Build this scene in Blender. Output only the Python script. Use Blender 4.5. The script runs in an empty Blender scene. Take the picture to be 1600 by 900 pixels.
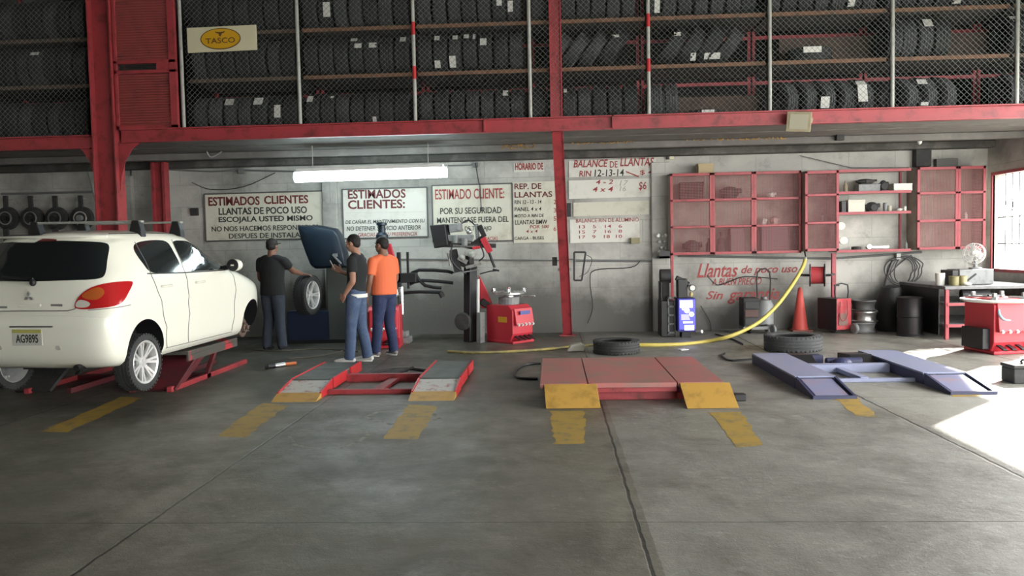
import bpy, bmesh, math, random
import numpy as np
from mathutils import Vector, Matrix, Euler

random.seed(7)
SC = bpy.context.scene
COL = SC.collection
PI = math.pi

# ------------------------------------------------------------------ camera, sky, sun, exposure
F_PX = 1250.0
CAM_LOC = Vector((0, 0, 1.57))
YAW, PITCH, ROLL = math.radians(2.98), math.radians(2.98), math.radians(1.15)
fw = Vector((-math.sin(YAW) * math.cos(PITCH), math.cos(YAW) * math.cos(PITCH), -math.sin(PITCH)))
r0 = fw.cross(Vector((0, 0, 1))).normalized()
u0 = r0.cross(fw)
RT = r0 * math.cos(ROLL) - u0 * math.sin(ROLL)
UP = u0 * math.cos(ROLL) + r0 * math.sin(ROLL)
cam_data = bpy.data.cameras.new('camera')
cam_data.sensor_width = 36.0
cam_data.lens = 36.0 * F_PX / 1600.0
cam_data.clip_end = 300
cam = bpy.data.objects.new('camera', cam_data)
COL.objects.link(cam)
cam.matrix_world = Matrix(((RT.x, UP.x, -fw.x, CAM_LOC.x), (RT.y, UP.y, -fw.y, CAM_LOC.y), (RT.z, UP.z, -fw.z, CAM_LOC.z), (0, 0, 0, 1)))
SC.camera = cam
LAMP_E = 26.0

vs = SC.view_settings
vs.view_transform = 'Standard'
vs.look = 'None'
vs.gamma = 1.0
vs.use_curve_mapping = False
vs.exposure = EXPOSURE = 0.0
SC.cycles.max_bounces = 8
SC.cycles.diffuse_bounces = 5
SC.cycles.use_denoising = True
SC.cycles.sample_clamp_indirect = 6.0

world = bpy.data.worlds.new('sky')
SC.world = world
world.use_nodes = True
wn = world.node_tree.nodes
bg = wn['Background']
bg.inputs[0].default_value = (1.0, 1.0, 0.975, 1)
bg.inputs[1].default_value = 11.5

sun_d = bpy.data.lights.new('sun', 'SUN')
sun_d.energy = 20.0
sun_d.angle = math.radians(0.6)
sun_d.color = (1.0, 0.96, 0.88)
sun = bpy.data.objects.new('sun', sun_d)
COL.objects.link(sun)
sdir = Vector((-1.0, -1.0, -0.866)).normalized()      # direction the sunlight travels
sun.rotation_euler = sdir.to_track_quat('-Z', 'Y').to_euler()


def px_ray(px, py):
    return RT * ((px - 800) / F_PX) + UP * ((450 - py) / F_PX) + fw


def at(px, py, Y=None, Z=None, X=None):
    """photo measurement -> point on the plane y=Y, z=Z or x=X"""
    d = px_ray(px, py)
    if Y is not None:
        t = (Y - CAM_LOC.y) / d.y
    elif Z is not None:
        t = (Z - CAM_LOC.z) / d.z
    else:
        t = (X - CAM_LOC.x) / d.x
    return CAM_LOC + d * t


# ------------------------------------------------------------------ materials
MATS = {}


def nd(nt, t, **kw):
    n = nt.nodes.new(t)
    for k, v in kw.items():
        setattr(n, k, v)
    return n


def mat(name, base, rough=0.5, metal=0.0, wear=None, bump=None, coat=0.0, emit=None, spec=0.5, alpha=None):
    """wear = (colour, scale, lo, hi): noise patches of another colour; bump = (scale, strength)"""
    if name in MATS:
        return MATS[name]
    m = bpy.data.materials.new(name)
    m.use_nodes = True
    nt = m.node_tree
    b = nt.nodes['Principled BSDF']
    b.inputs['Base Color'].default_value = (*base, 1)
    b.inputs['Roughness'].default_value = rough
    b.inputs['Metallic'].default_value = metal
    b.inputs['Specular IOR Level'].default_value = spec
    b.inputs['Coat Weight'].default_value = coat
    tc = nd(nt, 'ShaderNodeTexCoord')
    if wear:
        c2, sc, lo, hi = wear
        n = nd(nt, 'ShaderNodeTexNoise')
        n.inputs['Scale'].default_value = sc
        n.inputs['Detail'].default_value = 6
        n.inputs['Roughness'].default_value = 0.65
        nt.links.new(tc.outputs['Object'], n.inputs['Vector'])
        r = nd(nt, 'ShaderNodeMapRange')
        r.inputs[1].default_value = lo
        r.inputs[2].default_value = hi
        nt.links.new(n.outputs[0], r.inputs[0])
        mx = nd(nt, 'ShaderNodeMix', data_type='RGBA')
        mx.inputs[6].default_value = (*base, 1)
        mx.inputs[7].default_value = (*c2, 1)
        nt.links.new(r.outputs[0], mx.inputs[0])
        nt.links.new(mx.outputs[2], b.inputs['Base Color'])
    if bump:
        n = nd(nt, 'ShaderNodeTexNoise')
        n.inputs['Scale'].default_value = bump[0]
        n.inputs['Detail'].default_value = 4
        nt.links.new(tc.outputs['Object'], n.inputs['Vector'])
        bp = nd(nt, 'ShaderNodeBump')
        bp.inputs['Strength'].default_value = bump[1]
        bp.inputs['Distance'].default_value = 0.01
        nt.links.new(n.outputs[0], bp.inputs['Height'])
        nt.links.new(bp.outputs[0], b.inputs['Normal'])
    if emit:
        b.inputs['Emission Color'].default_value = (*emit[0], 1)
        b.inputs['Emission Strength'].default_value = emit[1]
    MATS[name] = m
    return m


M_RED = mat('red_paint', (0.35, 0.044, 0.052), 0.45, wear=((0.10, 0.02, 0.02), 5, 0.5, 0.75), bump=(30, 0.15))
M_REDB = mat('bright_red_paint', (0.48, 0.025, 0.03), 0.4, wear=((0.25, 0.02, 0.02), 6, 0.55, 0.8))
M_REDM = mat('machine_red', (0.50, 0.030, 0.046), 0.4, wear=((0.40, 0.03, 0.03), 6, 0.6, 0.85))
M_REDL = mat('faded_red_platform', (0.40, 0.13, 0.12), 0.5, wear=((0.24, 0.17, 0.14), 3.5, 0.44, 0.72), bump=(40, 0.2))
M_PINK = mat('faded_red_frame', (0.36, 0.055, 0.07), 0.5, wear=((0.2, 0.05, 0.05), 8, 0.5, 0.8))
M_YEL = mat('yellow_ramp_paint', (0.47, 0.275, 0.06), 0.5, wear=((0.2, 0.12, 0.03), 6, 0.5, 0.8), bump=(60, 0.2))
M_GREENGREY = mat('grey_green_plate', (0.10, 0.115, 0.105), 0.55, wear=((0.06, 0.065, 0.06), 5, 0.45, 0.7), bump=(60, 0.2))
M_BLUE = mat('blue_lift_paint', (0.25, 0.275, 0.41), 0.4, wear=((0.27, 0.29, 0.37), 4, 0.5, 0.7), bump=(40, 0.15))
M_WORNWHITE = mat('worn_bare_plate', (0.5, 0.48, 0.45), 0.5, wear=((0.3, 0.07, 0.06), 9, 0.52, 0.66))
M_BLACK = mat('black_steel', (0.012, 0.012, 0.014), 0.45)
M_DARK = mat('dark_grime', (0.03, 0.03, 0.03), 0.7, wear=((0.06, 0.055, 0.05), 8, 0.5, 0.7))
M_NAVY = mat('navy_plastic', (0.006, 0.016, 0.030), 0.4)
M_STEEL = mat('bare_steel', (0.55, 0.55, 0.54), 0.35, metal=0.9, wear=((0.25, 0.24, 0.22), 12, 0.5, 0.75))
M_GALV = mat('galvanised_pipe', (0.40, 0.41, 0.38), 0.5, metal=0.2, wear=((0.27, 0.26, 0.23), 14, 0.5, 0.75))
M_WIRE = mat('mesh_wire', (0.26, 0.29, 0.28), 0.5, metal=0.3)
M_CHROME = mat('chrome', (0.78, 0.79, 0.8), 0.18, metal=1.0)
M_ALLOY = mat('alloy', (0.78, 0.78, 0.77), 0.32, metal=0.45)
M_RUBBER = mat('tyre_rubber', (0.033, 0.035, 0.035), 0.75, wear=((0.055, 0.055, 0.053), 7, 0.5, 0.75), bump=(55, 0.5))
M_RUBBER2 = mat('dusty_hazed_rubber', (0.055, 0.058, 0.06), 0.85, wear=((0.09, 0.09, 0.09), 6, 0.45, 0.7), bump=(55, 0.5))  # dusty rubber, lightened to carry the haze of the daylight end
M_WOOD = mat('rack_timber', (0.20, 0.10, 0.055), 0.7, wear=((0.10, 0.06, 0.04), 6, 0.45, 0.7), bump=(30, 0.3))
M_BOARD = mat('old_board', (0.16, 0.15, 0.14), 0.8, wear=((0.22, 0.21, 0.19), 3, 0.45, 0.7), bump=(20, 0.3))
M_SIGN = mat('cream_sign_board', (0.62, 0.60, 0.50), 0.6, wear=((0.46, 0.43, 0.34), 3, 0.5, 0.75))
M_SIGNW = mat('white_sign_board', (0.68, 0.67, 0.61), 0.6, wear=((0.52, 0.49, 0.42), 3, 0.5, 0.75))
M_INKR = mat('red_sign_paint', (0.30, 0.03, 0.03), 0.6, wear=((0.42, 0.16, 0.13), 10, 0.5, 0.8))
M_INKD = mat('maroon_sign_paint', (0.13, 0.02, 0.02), 0.6)
M_INKK = mat('black_sign_paint', (0.03, 0.035, 0.03), 0.6)
M_INKY = mat('yellow_old_paint', (0.42, 0.22, 0.04), 0.7, wear=((0.10, 0.07, 0.04), 12, 0.45, 0.65))
M_WHITE = mat('white_plastic', (0.7, 0.7, 0.68), 0.45)
M_PAPER = mat('paper', (0.72, 0.72, 0.68), 0.8)
M_CARD = mat('cardboard', (0.42, 0.33, 0.2), 0.8)
M_GREYM = mat('grey_metal', (0.22, 0.23, 0.23), 0.5, wear=((0.12, 0.12, 0.12), 9, 0.5, 0.75))
M_BEIGE = mat('beige_housing', (0.36, 0.31, 0.20), 0.55, wear=((0.24, 0.2, 0.13), 9, 0.5, 0.75))
M_HOSEY = mat('yellow_hose_rubber', (0.55, 0.45, 0.10), 0.5)
M_CONE = mat('faded_cone_red', (0.55, 0.075, 0.06), 0.55)
M_SKIN = mat('skin', (0.36, 0.185, 0.125), 0.55)
M_SKIND = mat('tan_skin', (0.23, 0.115, 0.075), 0.55)
M_HAIR = mat('dark_hair', (0.012, 0.010, 0.009), 0.7, bump=(90, 0.6))
M_ORANGE = mat('orange_cotton', (0.78, 0.17, 0.07), 0.85, bump=(40, 0.2))
M_BLACKT = mat('black_cotton', (0.014, 0.016, 0.018), 0.9, bump=(40, 0.2))
M_CHAR = mat('charcoal_cotton', (0.020, 0.021, 0.023), 0.9, bump=(40, 0.2))
M_JEAN = mat('blue_denim', (0.055, 0.085, 0.16), 0.9, wear=((0.10, 0.14, 0.22), 7, 0.45, 0.75), bump=(60, 0.3))
M_JEAND = mat('dark_denim', (0.022, 0.032, 0.085), 0.9, wear=((0.05, 0.065, 0.13), 7, 0.5, 0.8), bump=(60, 0.3))
M_JEANG = mat('grey_denim', (0.035, 0.045, 0.065), 0.9, wear=((0.06, 0.07, 0.09), 7, 0.5, 0.8), bump=(60, 0.3))
M_GLASS = mat('dark_car_glass', (0.010, 0.013, 0.014), 0.06, spec=0.6)
M_CARW = mat('white_car_paint', (0.84, 0.84, 0.73), 0.28, coat=0.6)
M_LAMP = mat('red_lens', (0.42, 0.010, 0.012), 0.15, coat=0.5)
M_LAMPO = mat('amber_lens', (0.42, 0.10, 0.02), 0.15, coat=0.5)
M_LAMPC = mat('clear_lens', (0.55, 0.52, 0.47), 0.15, coat=0.5)


# ------------------------------------------------------------------ mesh building
class MB:
    def __init__(self, M=None):
        self.v, self.f, self.mi = [], [], []
        self.M = M or Matrix()

    def add(self, vs_, fs_, m=0):
        k = len(self.v)
        self.v += [self.M @ Vector(p) for p in vs_]
        self.f += [tuple(i + k for i in f) for f in fs_]
        self.mi += [m] * len(fs_)
        return self

    def box(self, c, s, rot=(0, 0, 0), m=0):
        R = Euler(rot).to_matrix()
        c = Vector(c)
        P = [c + R @ Vector((x * s[0] / 2, y * s[1] / 2, z * s[2] / 2)) for z in (-1, 1) for y in (-1, 1) for x in (-1, 1)]
        return self.add(P, [(0, 2, 3, 1), (4, 5, 7, 6), (0, 1, 5, 4), (2, 6, 7, 3), (0, 4, 6, 2), (1, 3, 7, 5)], m)

    def bb(self, a, b, m=0):
        return self.box([(a[i] + b[i]) / 2 for i in range(3)], [abs(b[i] - a[i]) for i in range(3)], m=m)

    def bar(self, p0, p1, w, h, up=(0, 0, 1), m=0):
        p0, p1 = Vector(p0), Vector(p1)
        d = (p1 - p0).normalized()
        upv = Vector(up)
        if abs(d.dot(upv)) > 0.98:
            upv = Vector((0, 1, 0))
        s = d.cross(upv).normalized() * w / 2
        t = s.cross(d).normalized() * h / 2
        P = [p + a * s + b * t for p in (p0, p1) for a, b in ((-1, -1), (1, -1), (1, 1), (-1, 1))]
        return self.add(P, [(3, 2, 1, 0), (4, 5, 6, 7), (0, 1, 5, 4), (1, 2, 6, 5), (2, 3, 7, 6), (3, 0, 4, 7)], m)

    def cyl(self, p0, p1, r, r1=None, n=16, m=0):
        p0, p1 = Vector(p0), Vector(p1)
        r1 = r if r1 is None else r1
        d = (p1 - p0).normalized()
        a = d.orthogonal().normalized()
        b = d.cross(a)
        P = []
        for p, rr in ((p0, r), (p1, r1)):
            P += [p + (a * math.cos(2 * PI * i / n) + b * math.sin(2 * PI * i / n)) * rr for i in range(n)]
        fs_ = [(i, (i + 1) % n, n + (i + 1) % n, n + i) for i in range(n)]
        fs_ += [tuple(range(n - 1, -1, -1)), tuple(range(n, 2 * n))]
        return self.add(P, fs_, m)

    def tube(self, pts, r, n=8, smooth=4, m=0):
        pts = [Vector(p) for p in pts]
        if smooth > 1 and len(pts) > 2:
            q = []
            for i in range(len(pts) - 1):
                a, b, c, d = pts[max(i - 1, 0)], pts[i], pts[i + 1], pts[min(i + 2, len(pts) - 1)]
                for k in range(smooth):
                    t = k / smooth
                    q.append(0.5 * ((2 * b) + (c - a) * t + (2 * a - 5 * b + 4 * c - d) * t * t + (3 * b - a - 3 * c + d) * t ** 3))
            q.append(pts[-1])
            pts = q
        rs = r if isinstance(r, (list, tuple)) else None
        P = []
        a = None
        N = len(pts)
        for i, p in enumerate(pts):
            d = (pts[min(i + 1, N - 1)] - pts[max(i - 1, 0)]).normalized()
            if a is None:
                a = d.orthogonal().normalized()
            a = (a - d * a.dot(d)).normalized()
            b = d.cross(a)
            rr = r if rs is None else rs[0] + (rs[-1] - rs[0]) * i / max(N - 1, 1)
            P += [p + (a * math.cos(2 * PI * k / n) + b * math.sin(2 * PI * k / n)) * rr for k in range(n)]
        fs_ = [(i * n + k, i * n + (k + 1) % n, (i + 1) * n + (k + 1) % n, (i + 1) * n + k) for i in range(N - 1) for k in range(n)]
        fs_ += [tuple(range(n - 1, -1, -1)), tuple(range((N - 1) * n, N * n))]
        return self.add(P, fs_, m)

    def lathe(self, prof, o=(0, 0, 0), ax=(0, 0, 1), n=32, closed=False, m=0, caps=True):
        """prof: (radius, position along axis)"""
        o, d = Vector(o), Vector(ax).normalized()
        a = d.orthogonal().normalized()
        b = d.cross(a)
        P = []
        for rr, t in prof:
            P += [o + d * t + (a * math.cos(2 * PI * i / n) + b * math.sin(2 * PI * i / n)) * rr for i in range(n)]
        k = len(prof)
        fs_ = []
        for j in range(k if closed else k - 1):
            j2 = (j + 1) % k
            fs_ += [(j * n + i, j * n + (i + 1) % n, j2 * n + (i + 1) % n, j2 * n + i) for i in range(n)]
        if not closed and caps:
            fs_ += [tuple(range(n - 1, -1, -1)), tuple(range((k - 1) * n, k * n))]
        return self.add(P, fs_, m)

    def prism(self, pts, vec, m=0):
        pts = [Vector(p) for p in pts]
        vec = Vector(vec)
        n = len(pts)
        fs_ = [tuple(range(n - 1, -1, -1)), tuple(range(n, 2 * n))] + [(i, (i + 1) % n, n + (i + 1) % n, n + i) for i in range(n)]
        return self.add(pts + [p + vec for p in pts], fs_, m)

    def ell(self, c, r, n=16, k=10, rot=(0, 0, 0), m=0):
        R = Euler(rot).to_matrix()
        c = Vector(c)
        if not isinstance(r, (list, tuple)):
            r = (r, r, r)
        P, fs_ = [], []
        for j in range(1, k):
            th = PI * j / k
            for i in range(n):
                ph = 2 * PI * i / n
                P.append(c + R @ Vector((r[0] * math.sin(th) * math.cos(ph), r[1] * math.sin(th) * math.sin(ph), r[2] * math.cos(th))))
        top, bot = len(P), len(P) + 1
        P += [c + R @ Vector((0, 0, r[2])), c - R @ Vector((0, 0, r[2]))]
        for j in range(k - 2):
            fs_ += [(j * n + i, (j + 1) * n + i, (j + 1) * n + (i + 1) % n, j * n + (i + 1) % n) for i in range(n)]
        fs_ += [(top, i, (i + 1) % n) for i in range(n)] + [(bot, (k - 2) * n + (i + 1) % n, (k - 2) * n + i) for i in range(n)]
        return self.add(P, fs_, m)

    def mesh(self, name, mats, origin=(0, 0, 0), smooth=False):
        me = bpy.data.meshes.new(name)
        o = Vector(origin)
        me.from_pydata([p - o for p in self.v], [], self.f)
        for mm in (mats if isinstance(mats, (list, tuple)) else [mats]):
            me.materials.append(mm)
        me.polygons.foreach_set('material_index', self.mi)
        bm = bmesh.new()
        bm.from_mesh(me)
        bmesh.ops.recalc_face_normals(bm, faces=bm.faces)
        bm.to_mesh(me)
        bm.free()
        if smooth:
            me.polygons.foreach_set('use_smooth', [True] * len(me.polygons))
            try:
                me.set_sharp_from_angle(angle=math.radians(40))
            except Exception:
                pass
        return me


def link(name, me, parent=None, loc=(0, 0, 0), rot=(0, 0, 0)):
    o = bpy.data.objects.new(name, me)
    COL.objects.link(o)
    o.location = loc
    o.rotation_euler = rot
    if parent:
        o.parent = parent
    return o


def tag(o, label, cat, group=None, kind=None):
    o['label'] = label
    o['category'] = cat
    if group:
        o['group'] = group
    if kind:
        o['kind'] = kind
    return o


def thing(name, label, cat, loc=(0, 0, 0), rz=0.0, group=None):
    o = bpy.data.objects.new(name, None)
    COL.objects.link(o)
    o.empty_display_size = 0.1
    o.location = loc
    o.rotation_euler = (0, 0, rz)
    return tag(o, label, cat, group)


def part(name, mb, m, parent, bevel=0, smooth=False, world=True, label=None):
    """mesh part; world=True: coordinates are world ones and the parent is an unrotated root (or its child at the origin)"""
    org = (0, 0, 0)
    if world:
        p = parent
        org = Vector((0, 0, 0))
        while p:
            org = org + Vector(p.location)
            p = p.parent
    o = link(name, mb.mesh(name, m, org, smooth), parent)
    if bevel:
        bv = o.modifiers.new('bevel', 'BEVEL')
        bv.width = bevel
        bv.segments = 2
        bv.limit_method = 'ANGLE'
    if label:
        o['label'] = label
    return o


def single(name, mb, m, label, cat, origin=None, bevel=0, smooth=False, group=None):
    """a thing that is one mesh"""
    if origin is None:
        xs = [p.x for p in mb.v]; ys = [p.y for p in mb.v]; zs = [p.z for p in mb.v]
        origin = ((min(xs) + max(xs)) / 2, (min(ys) + max(ys)) / 2, min(zs))
    o = link(name, mb.mesh(name, m, origin, smooth), None, origin)
    if bevel:
        bv = o.modifiers.new('bevel', 'BEVEL')
        bv.width = bevel
        bv.segments = 2
        bv.limit_method = 'ANGLE'
    return tag(o, label, cat, group)


def structure(name, mb, m, bevel=0, smooth=False):
    o = link(name, mb.mesh(name, m, (0, 0, 0), smooth))
    if bevel:
        bv = o.modifiers.new('bevel', 'BEVEL')
        bv.width = bevel
        bv.limit_method = 'ANGLE'
    o['kind'] = 'structure'
    return o


def dup(root, loc=None, label=None, group=None, rot=None):
    r = root.copy()
    COL.objects.link(r)
    if loc is not None:
        r.location = loc
    if rot is not None:
        r.rotation_euler = rot
    if label:
        r['label'] = label
    if group:
        r['group'] = group
    for ch in list(root.children):
        c = ch.copy()
        COL.objects.link(c)
        c.parent = r
        for g in list(ch.children):
            d = g.copy()
            COL.objects.link(d)
            d.parent = c
    return r


def text_mesh(lines, thick=0.004):
    """lines: (string, x0, x1, z0, z1, y, shear, weight[, tilt]) in wall coordinates (facing -y) -> MB"""
    mb = MB()
    for ln in lines:
        s, x0, x1, z0, z1, y, shear, weight = ln[:8]
        dz = ln[8] if len(ln) > 8 else 0.0
        cu = bpy.data.curves.new('txt', 'FONT')
        cu.body = s
        cu.size = 1.0
        cu.shear = shear
        cu.offset = weight
        cu.resolution_u = 3
        o = bpy.data.objects.new('txt', cu)
        COL.objects.link(o)
        bpy.context.view_layer.update()
        me = bpy.data.meshes.new_from_object(o.evaluated_get(bpy.context.evaluated_depsgraph_get()))
        V = [v.co.copy() for v in me.vertices]
        FS = [tuple(p.vertices) for p in me.polygons]
        bpy.data.objects.remove(o)
        bpy.data.curves.remove(cu)
        bpy.data.meshes.remove(me)
        if not V:
            continue
        ax, bx = min(v.x for v in V), max(v.x for v in V)
        az, bz = min(v.y for v in V), max(v.y for v in V)
        P = []
        for v in V:
            t = (v.x - ax) / (bx - ax)
            P.append((x0 + (x1 - x0) * t, y, z0 + (z1 - z0) * (v.y - az) / (bz - az) + dz * t))
        n = len(P)
        # front faces plus a skirt of the paint's own thickness
        edges = {}
        for f in FS:
            for i in range(len(f)):
                e = (f[i], f[(i + 1) % len(f)])
                edges[e] = edges.get(e, 0) + 1
        sk = [(a, b, b + n, a + n) for (a, b) in edges if (b, a) not in edges]
        mb.add(P + [(p[0], p[1] + thick, p[2]) for p in P], FS + sk)
    return mb


def px_text(lines, Y, off=0.006):
    """lines measured on the photo: (string, xl, xr, ytop, ybottom, shear, weight[, y change over its length])"""
    out = []
    for ln in lines:
        s, xl, xr, yt, yb, sh, w = ln[:7]
        a = at(xl, yb, Y=Y)
        b = at(xr, yb, Y=Y)
        c = at(xl, yt, Y=Y)
        slope = at(xr, yb + (ln[7] if len(ln) > 7 else -0.02 * (xr - xl)), Y=Y).z - a.z
        out.append((s, a.x, b.x, a.z, c.z, Y - off, sh, w * 1.12, slope))
    return text_mesh(out)


def letters(name, lines, Y, m, root, label=None):
    """painted wording, one mesh per line"""
    for ln in lines:
        part(name, px_text([ln], Y), m, root, label=label)

M_REDD = mat('grimy_shaded_red', (0.11, 0.015, 0.02), 0.6, wear=((0.03, 0.02, 0.02), 5, 0.45, 0.7))  # grimy lift red, darkened further with the shadow under the car
M_SEAM = mat('panel_gap', (0.16, 0.16, 0.145), 0.8)
M_SHUT = mat('shutter_red', (0.26, 0.052, 0.050), 0.55, wear=((0.15, 0.04, 0.04), 4, 0.5, 0.75))
# ------------------------------------------------------------------ the building
WY, WXL, WXR, RZ = 14.4, -11.0, 7.57, 6.1      # back wall, side walls, roof
MF, MZ0, MZ1 = 11.5, 3.19, 3.38                 # mezzanine front and its red edge beam


def floor_material():
    m = bpy.data.materials.new('concrete_floor')
    m.use_nodes = True
    nt = m.node_tree
    L = nt.links.new
    b = nt.nodes['Principled BSDF']
    tc = nd(nt, 'ShaderNodeTexCoord')

    def noise(scale, detail=6, rough=0.6, vec=None, dist=0.0):
        n = nd(nt, 'ShaderNodeTexNoise')
        n.inputs['Scale'].default_value = scale
        n.inputs['Detail'].default_value = detail
        n.inputs['Roughness'].default_value = rough
        n.inputs['Distortion'].default_value = dist
        L(vec or tc.outputs['Object'], n.inputs['Vector'])
        return n.outputs[0]

    def mp(v, a, b_, c=0.0, d=1.0):
        r = nd(nt, 'ShaderNodeMapRange')
        for i, x in ((1, a), (2, b_), (3, c), (4, d)):
            r.inputs[i].default_value = x
        L(v, r.inputs[0])
        return r.outputs[0]

    def mix(f, a, b_):
        n = nd(nt, 'ShaderNodeMix', data_type='RGBA')
        for i, x in ((0, f), (6, a), (7, b_)):
            if isinstance(x, tuple):
                n.inputs[i].default_value = (*x, 1)
            else:
                L(x, n.inputs[i])
        return n.outputs[2]

    def math_(op, a, b_=None):
        n = nd(nt, 'ShaderNodeMath', operation=op)
        for i, x in enumerate((a, b_)):
            if x is None:
                continue
            if isinstance(x, (int, float)):
                n.inputs[i].default_value = x
            else:
                L(x, n.inputs[i])
        return n.outputs[0]

    col = mix(mp(noise(0.55, 5), 0.35, 0.7), (0.125, 0.121, 0.104), (0.195, 0.190, 0.170))
    col = mix(mp(noise(1.1, 9, 0.72, dist=0.6), 0.46, 0.70), col, (0.066, 0.062, 0.052))       # oil and tyre dirt
    col = mix(math_('MULTIPLY', mp(noise(2.6, 10, 0.8), 0.54, 0.72), 0.7), col, (0.28, 0.275, 0.25))     # pale worn patches
    col = mix(math_('MULTIPLY', mp(noise(55, 3), 0.5, 0.8), 0.35), col, (0.05, 0.05, 0.045))           # pitting
    # slab joints: sawn lines every 2.75 m, wandering slightly
    sep = nd(nt, 'ShaderNodeSeparateXYZ')
    L(tc.outputs['Object'], sep.inputs[0])
    wob = math_('MULTIPLY', math_('SUBTRACT', noise(4, 5), 0.5), 0.035)

    def joint(coord, at_, w):
        d = math_('ABSOLUTE', math_('SUBTRACT', math_('ADD', coord, wob), at_))
        return mp(d, w, w * 2.2, 1.0, 0.0)
    jf = None
    for x, w in ((-7.9, 0.006), (-5.15, 0.006), (-2.39, 0.0055), (0.445, 0.006), (3.03, 0.007), (5.8, 0.007)):
        j = joint(sep.outputs[0], x, w)
        jf = j if jf is None else math_('MAXIMUM', jf, j)
    for y, w in ((4.47, 0.0035), (8.05, 0.003), (11.0, 0.004)):
        jf = math_('MAXIMUM', jf, math_('MULTIPLY', joint(sep.outputs[1], y, w), 0.75))
    flk = math_('MULTIPLY', mp(noise(16, 6, 0.75), 0.56, 0.68), mp(noise(0.8, 4), 0.45, 0.6))
    col = mix(math_('MULTIPLY', flk, 0.6), col, (0.30, 0.30, 0.28))
    # light falloff towards the back wall, painted dark through a noise mask
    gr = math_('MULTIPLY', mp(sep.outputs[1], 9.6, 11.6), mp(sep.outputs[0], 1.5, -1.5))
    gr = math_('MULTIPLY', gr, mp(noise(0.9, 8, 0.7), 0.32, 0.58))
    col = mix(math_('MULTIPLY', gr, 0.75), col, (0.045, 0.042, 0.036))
    # slab tints brighten towards the right: daylight painted into the concrete
    slab_lit_tint = nd(nt, 'ShaderNodeValToRGB')
    cr = slab_lit_tint.color_ramp
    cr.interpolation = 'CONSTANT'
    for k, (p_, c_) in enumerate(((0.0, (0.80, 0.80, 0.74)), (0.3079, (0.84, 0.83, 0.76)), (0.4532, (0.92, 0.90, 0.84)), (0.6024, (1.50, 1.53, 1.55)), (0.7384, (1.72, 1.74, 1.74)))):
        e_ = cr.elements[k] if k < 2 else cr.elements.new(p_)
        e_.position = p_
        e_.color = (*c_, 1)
    L(mp(math_('ADD', sep.outputs[0], wob), -11.0, 8.0), slab_lit_tint.inputs[0])
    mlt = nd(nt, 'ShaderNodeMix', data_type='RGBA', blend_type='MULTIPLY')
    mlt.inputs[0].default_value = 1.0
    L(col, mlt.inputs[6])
    L(slab_lit_tint.outputs[0], mlt.inputs[7])
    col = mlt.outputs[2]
    # paler mortar repair along the joints
    rep = None
    for x in (-2.55, 0.38, 3.1):
        d = math_('ABSOLUTE', math_('SUBTRACT', sep.outputs[0], x))
        r = math_('MULTIPLY', mp(d, 0.04, 0.22, 1.0, 0.0), mp(noise(1.7, 7, 0.7), 0.42, 0.62))
        rep = r if rep is None else math_('MAXIMUM', rep, r)
    col = mix(math_('MULTIPLY', rep, 0.55), col, (0.25, 0.24, 0.20))
    col = mix(math_('MULTIPLY', jf, 0.85), col, (0.022, 0.021, 0.019))
    L(col, b.inputs['Base Color'])
    L(mp(noise(1.1, 6, 0.65), 0.35, 0.68, 0.62, 0.30), b.inputs['Roughness'])
    b.inputs['Specular IOR Level'].default_value = 0.5
    bp = nd(nt, 'ShaderNodeBump')
    bp.inputs['Strength'].default_value = 0.35
    bp.inputs['Distance'].default_value = 0.02
    L(math_('SUBTRACT', math_('ADD', noise(9, 8, 0.7), math_('MULTIPLY', noise(90, 2), 0.25)), math_('MULTIPLY', jf, 0.8)), bp.inputs['Height'])
    L(bp.outputs[0], b.inputs['Normal'])
    return m


def worn_line_material():
    """old yellow floor paint, scuffed through to the concrete"""
    m = bpy.data.materials.new('floor_line_paint')
    m.use_nodes = True
    nt = m.node_tree
    L = nt.links.new
    b = nt.nodes['Principled BSDF']
    tc = nd(nt, 'ShaderNodeTexCoord')
    n = nd(nt, 'ShaderNodeTexNoise')
    n.inputs['Scale'].default_value = 7
    n.inputs['Detail'].default_value = 8
    n.inputs['Roughness'].default_value = 0.7
    L(tc.outputs['Object'], n.inputs['Vector'])
    r = nd(nt, 'ShaderNodeMapRange')
    r.inputs[1].default_value = 0.50
    r.inputs[2].default_value = 0.68
    L(n.outputs[0], r.inputs[0])
    mx = nd(nt, 'ShaderNodeMix', data_type='RGBA')
    mx.inputs[6].default_value = (0.36, 0.235, 0.042, 1)
    mx.inputs[7].default_value = (0.15, 0.13, 0.085, 1)
    L(r.outputs[0], mx.inputs[0])
    L(mx.outputs[2], b.inputs['Base Color'])
    b.inputs['Roughness'].default_value = 0.6
    return m


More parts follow.
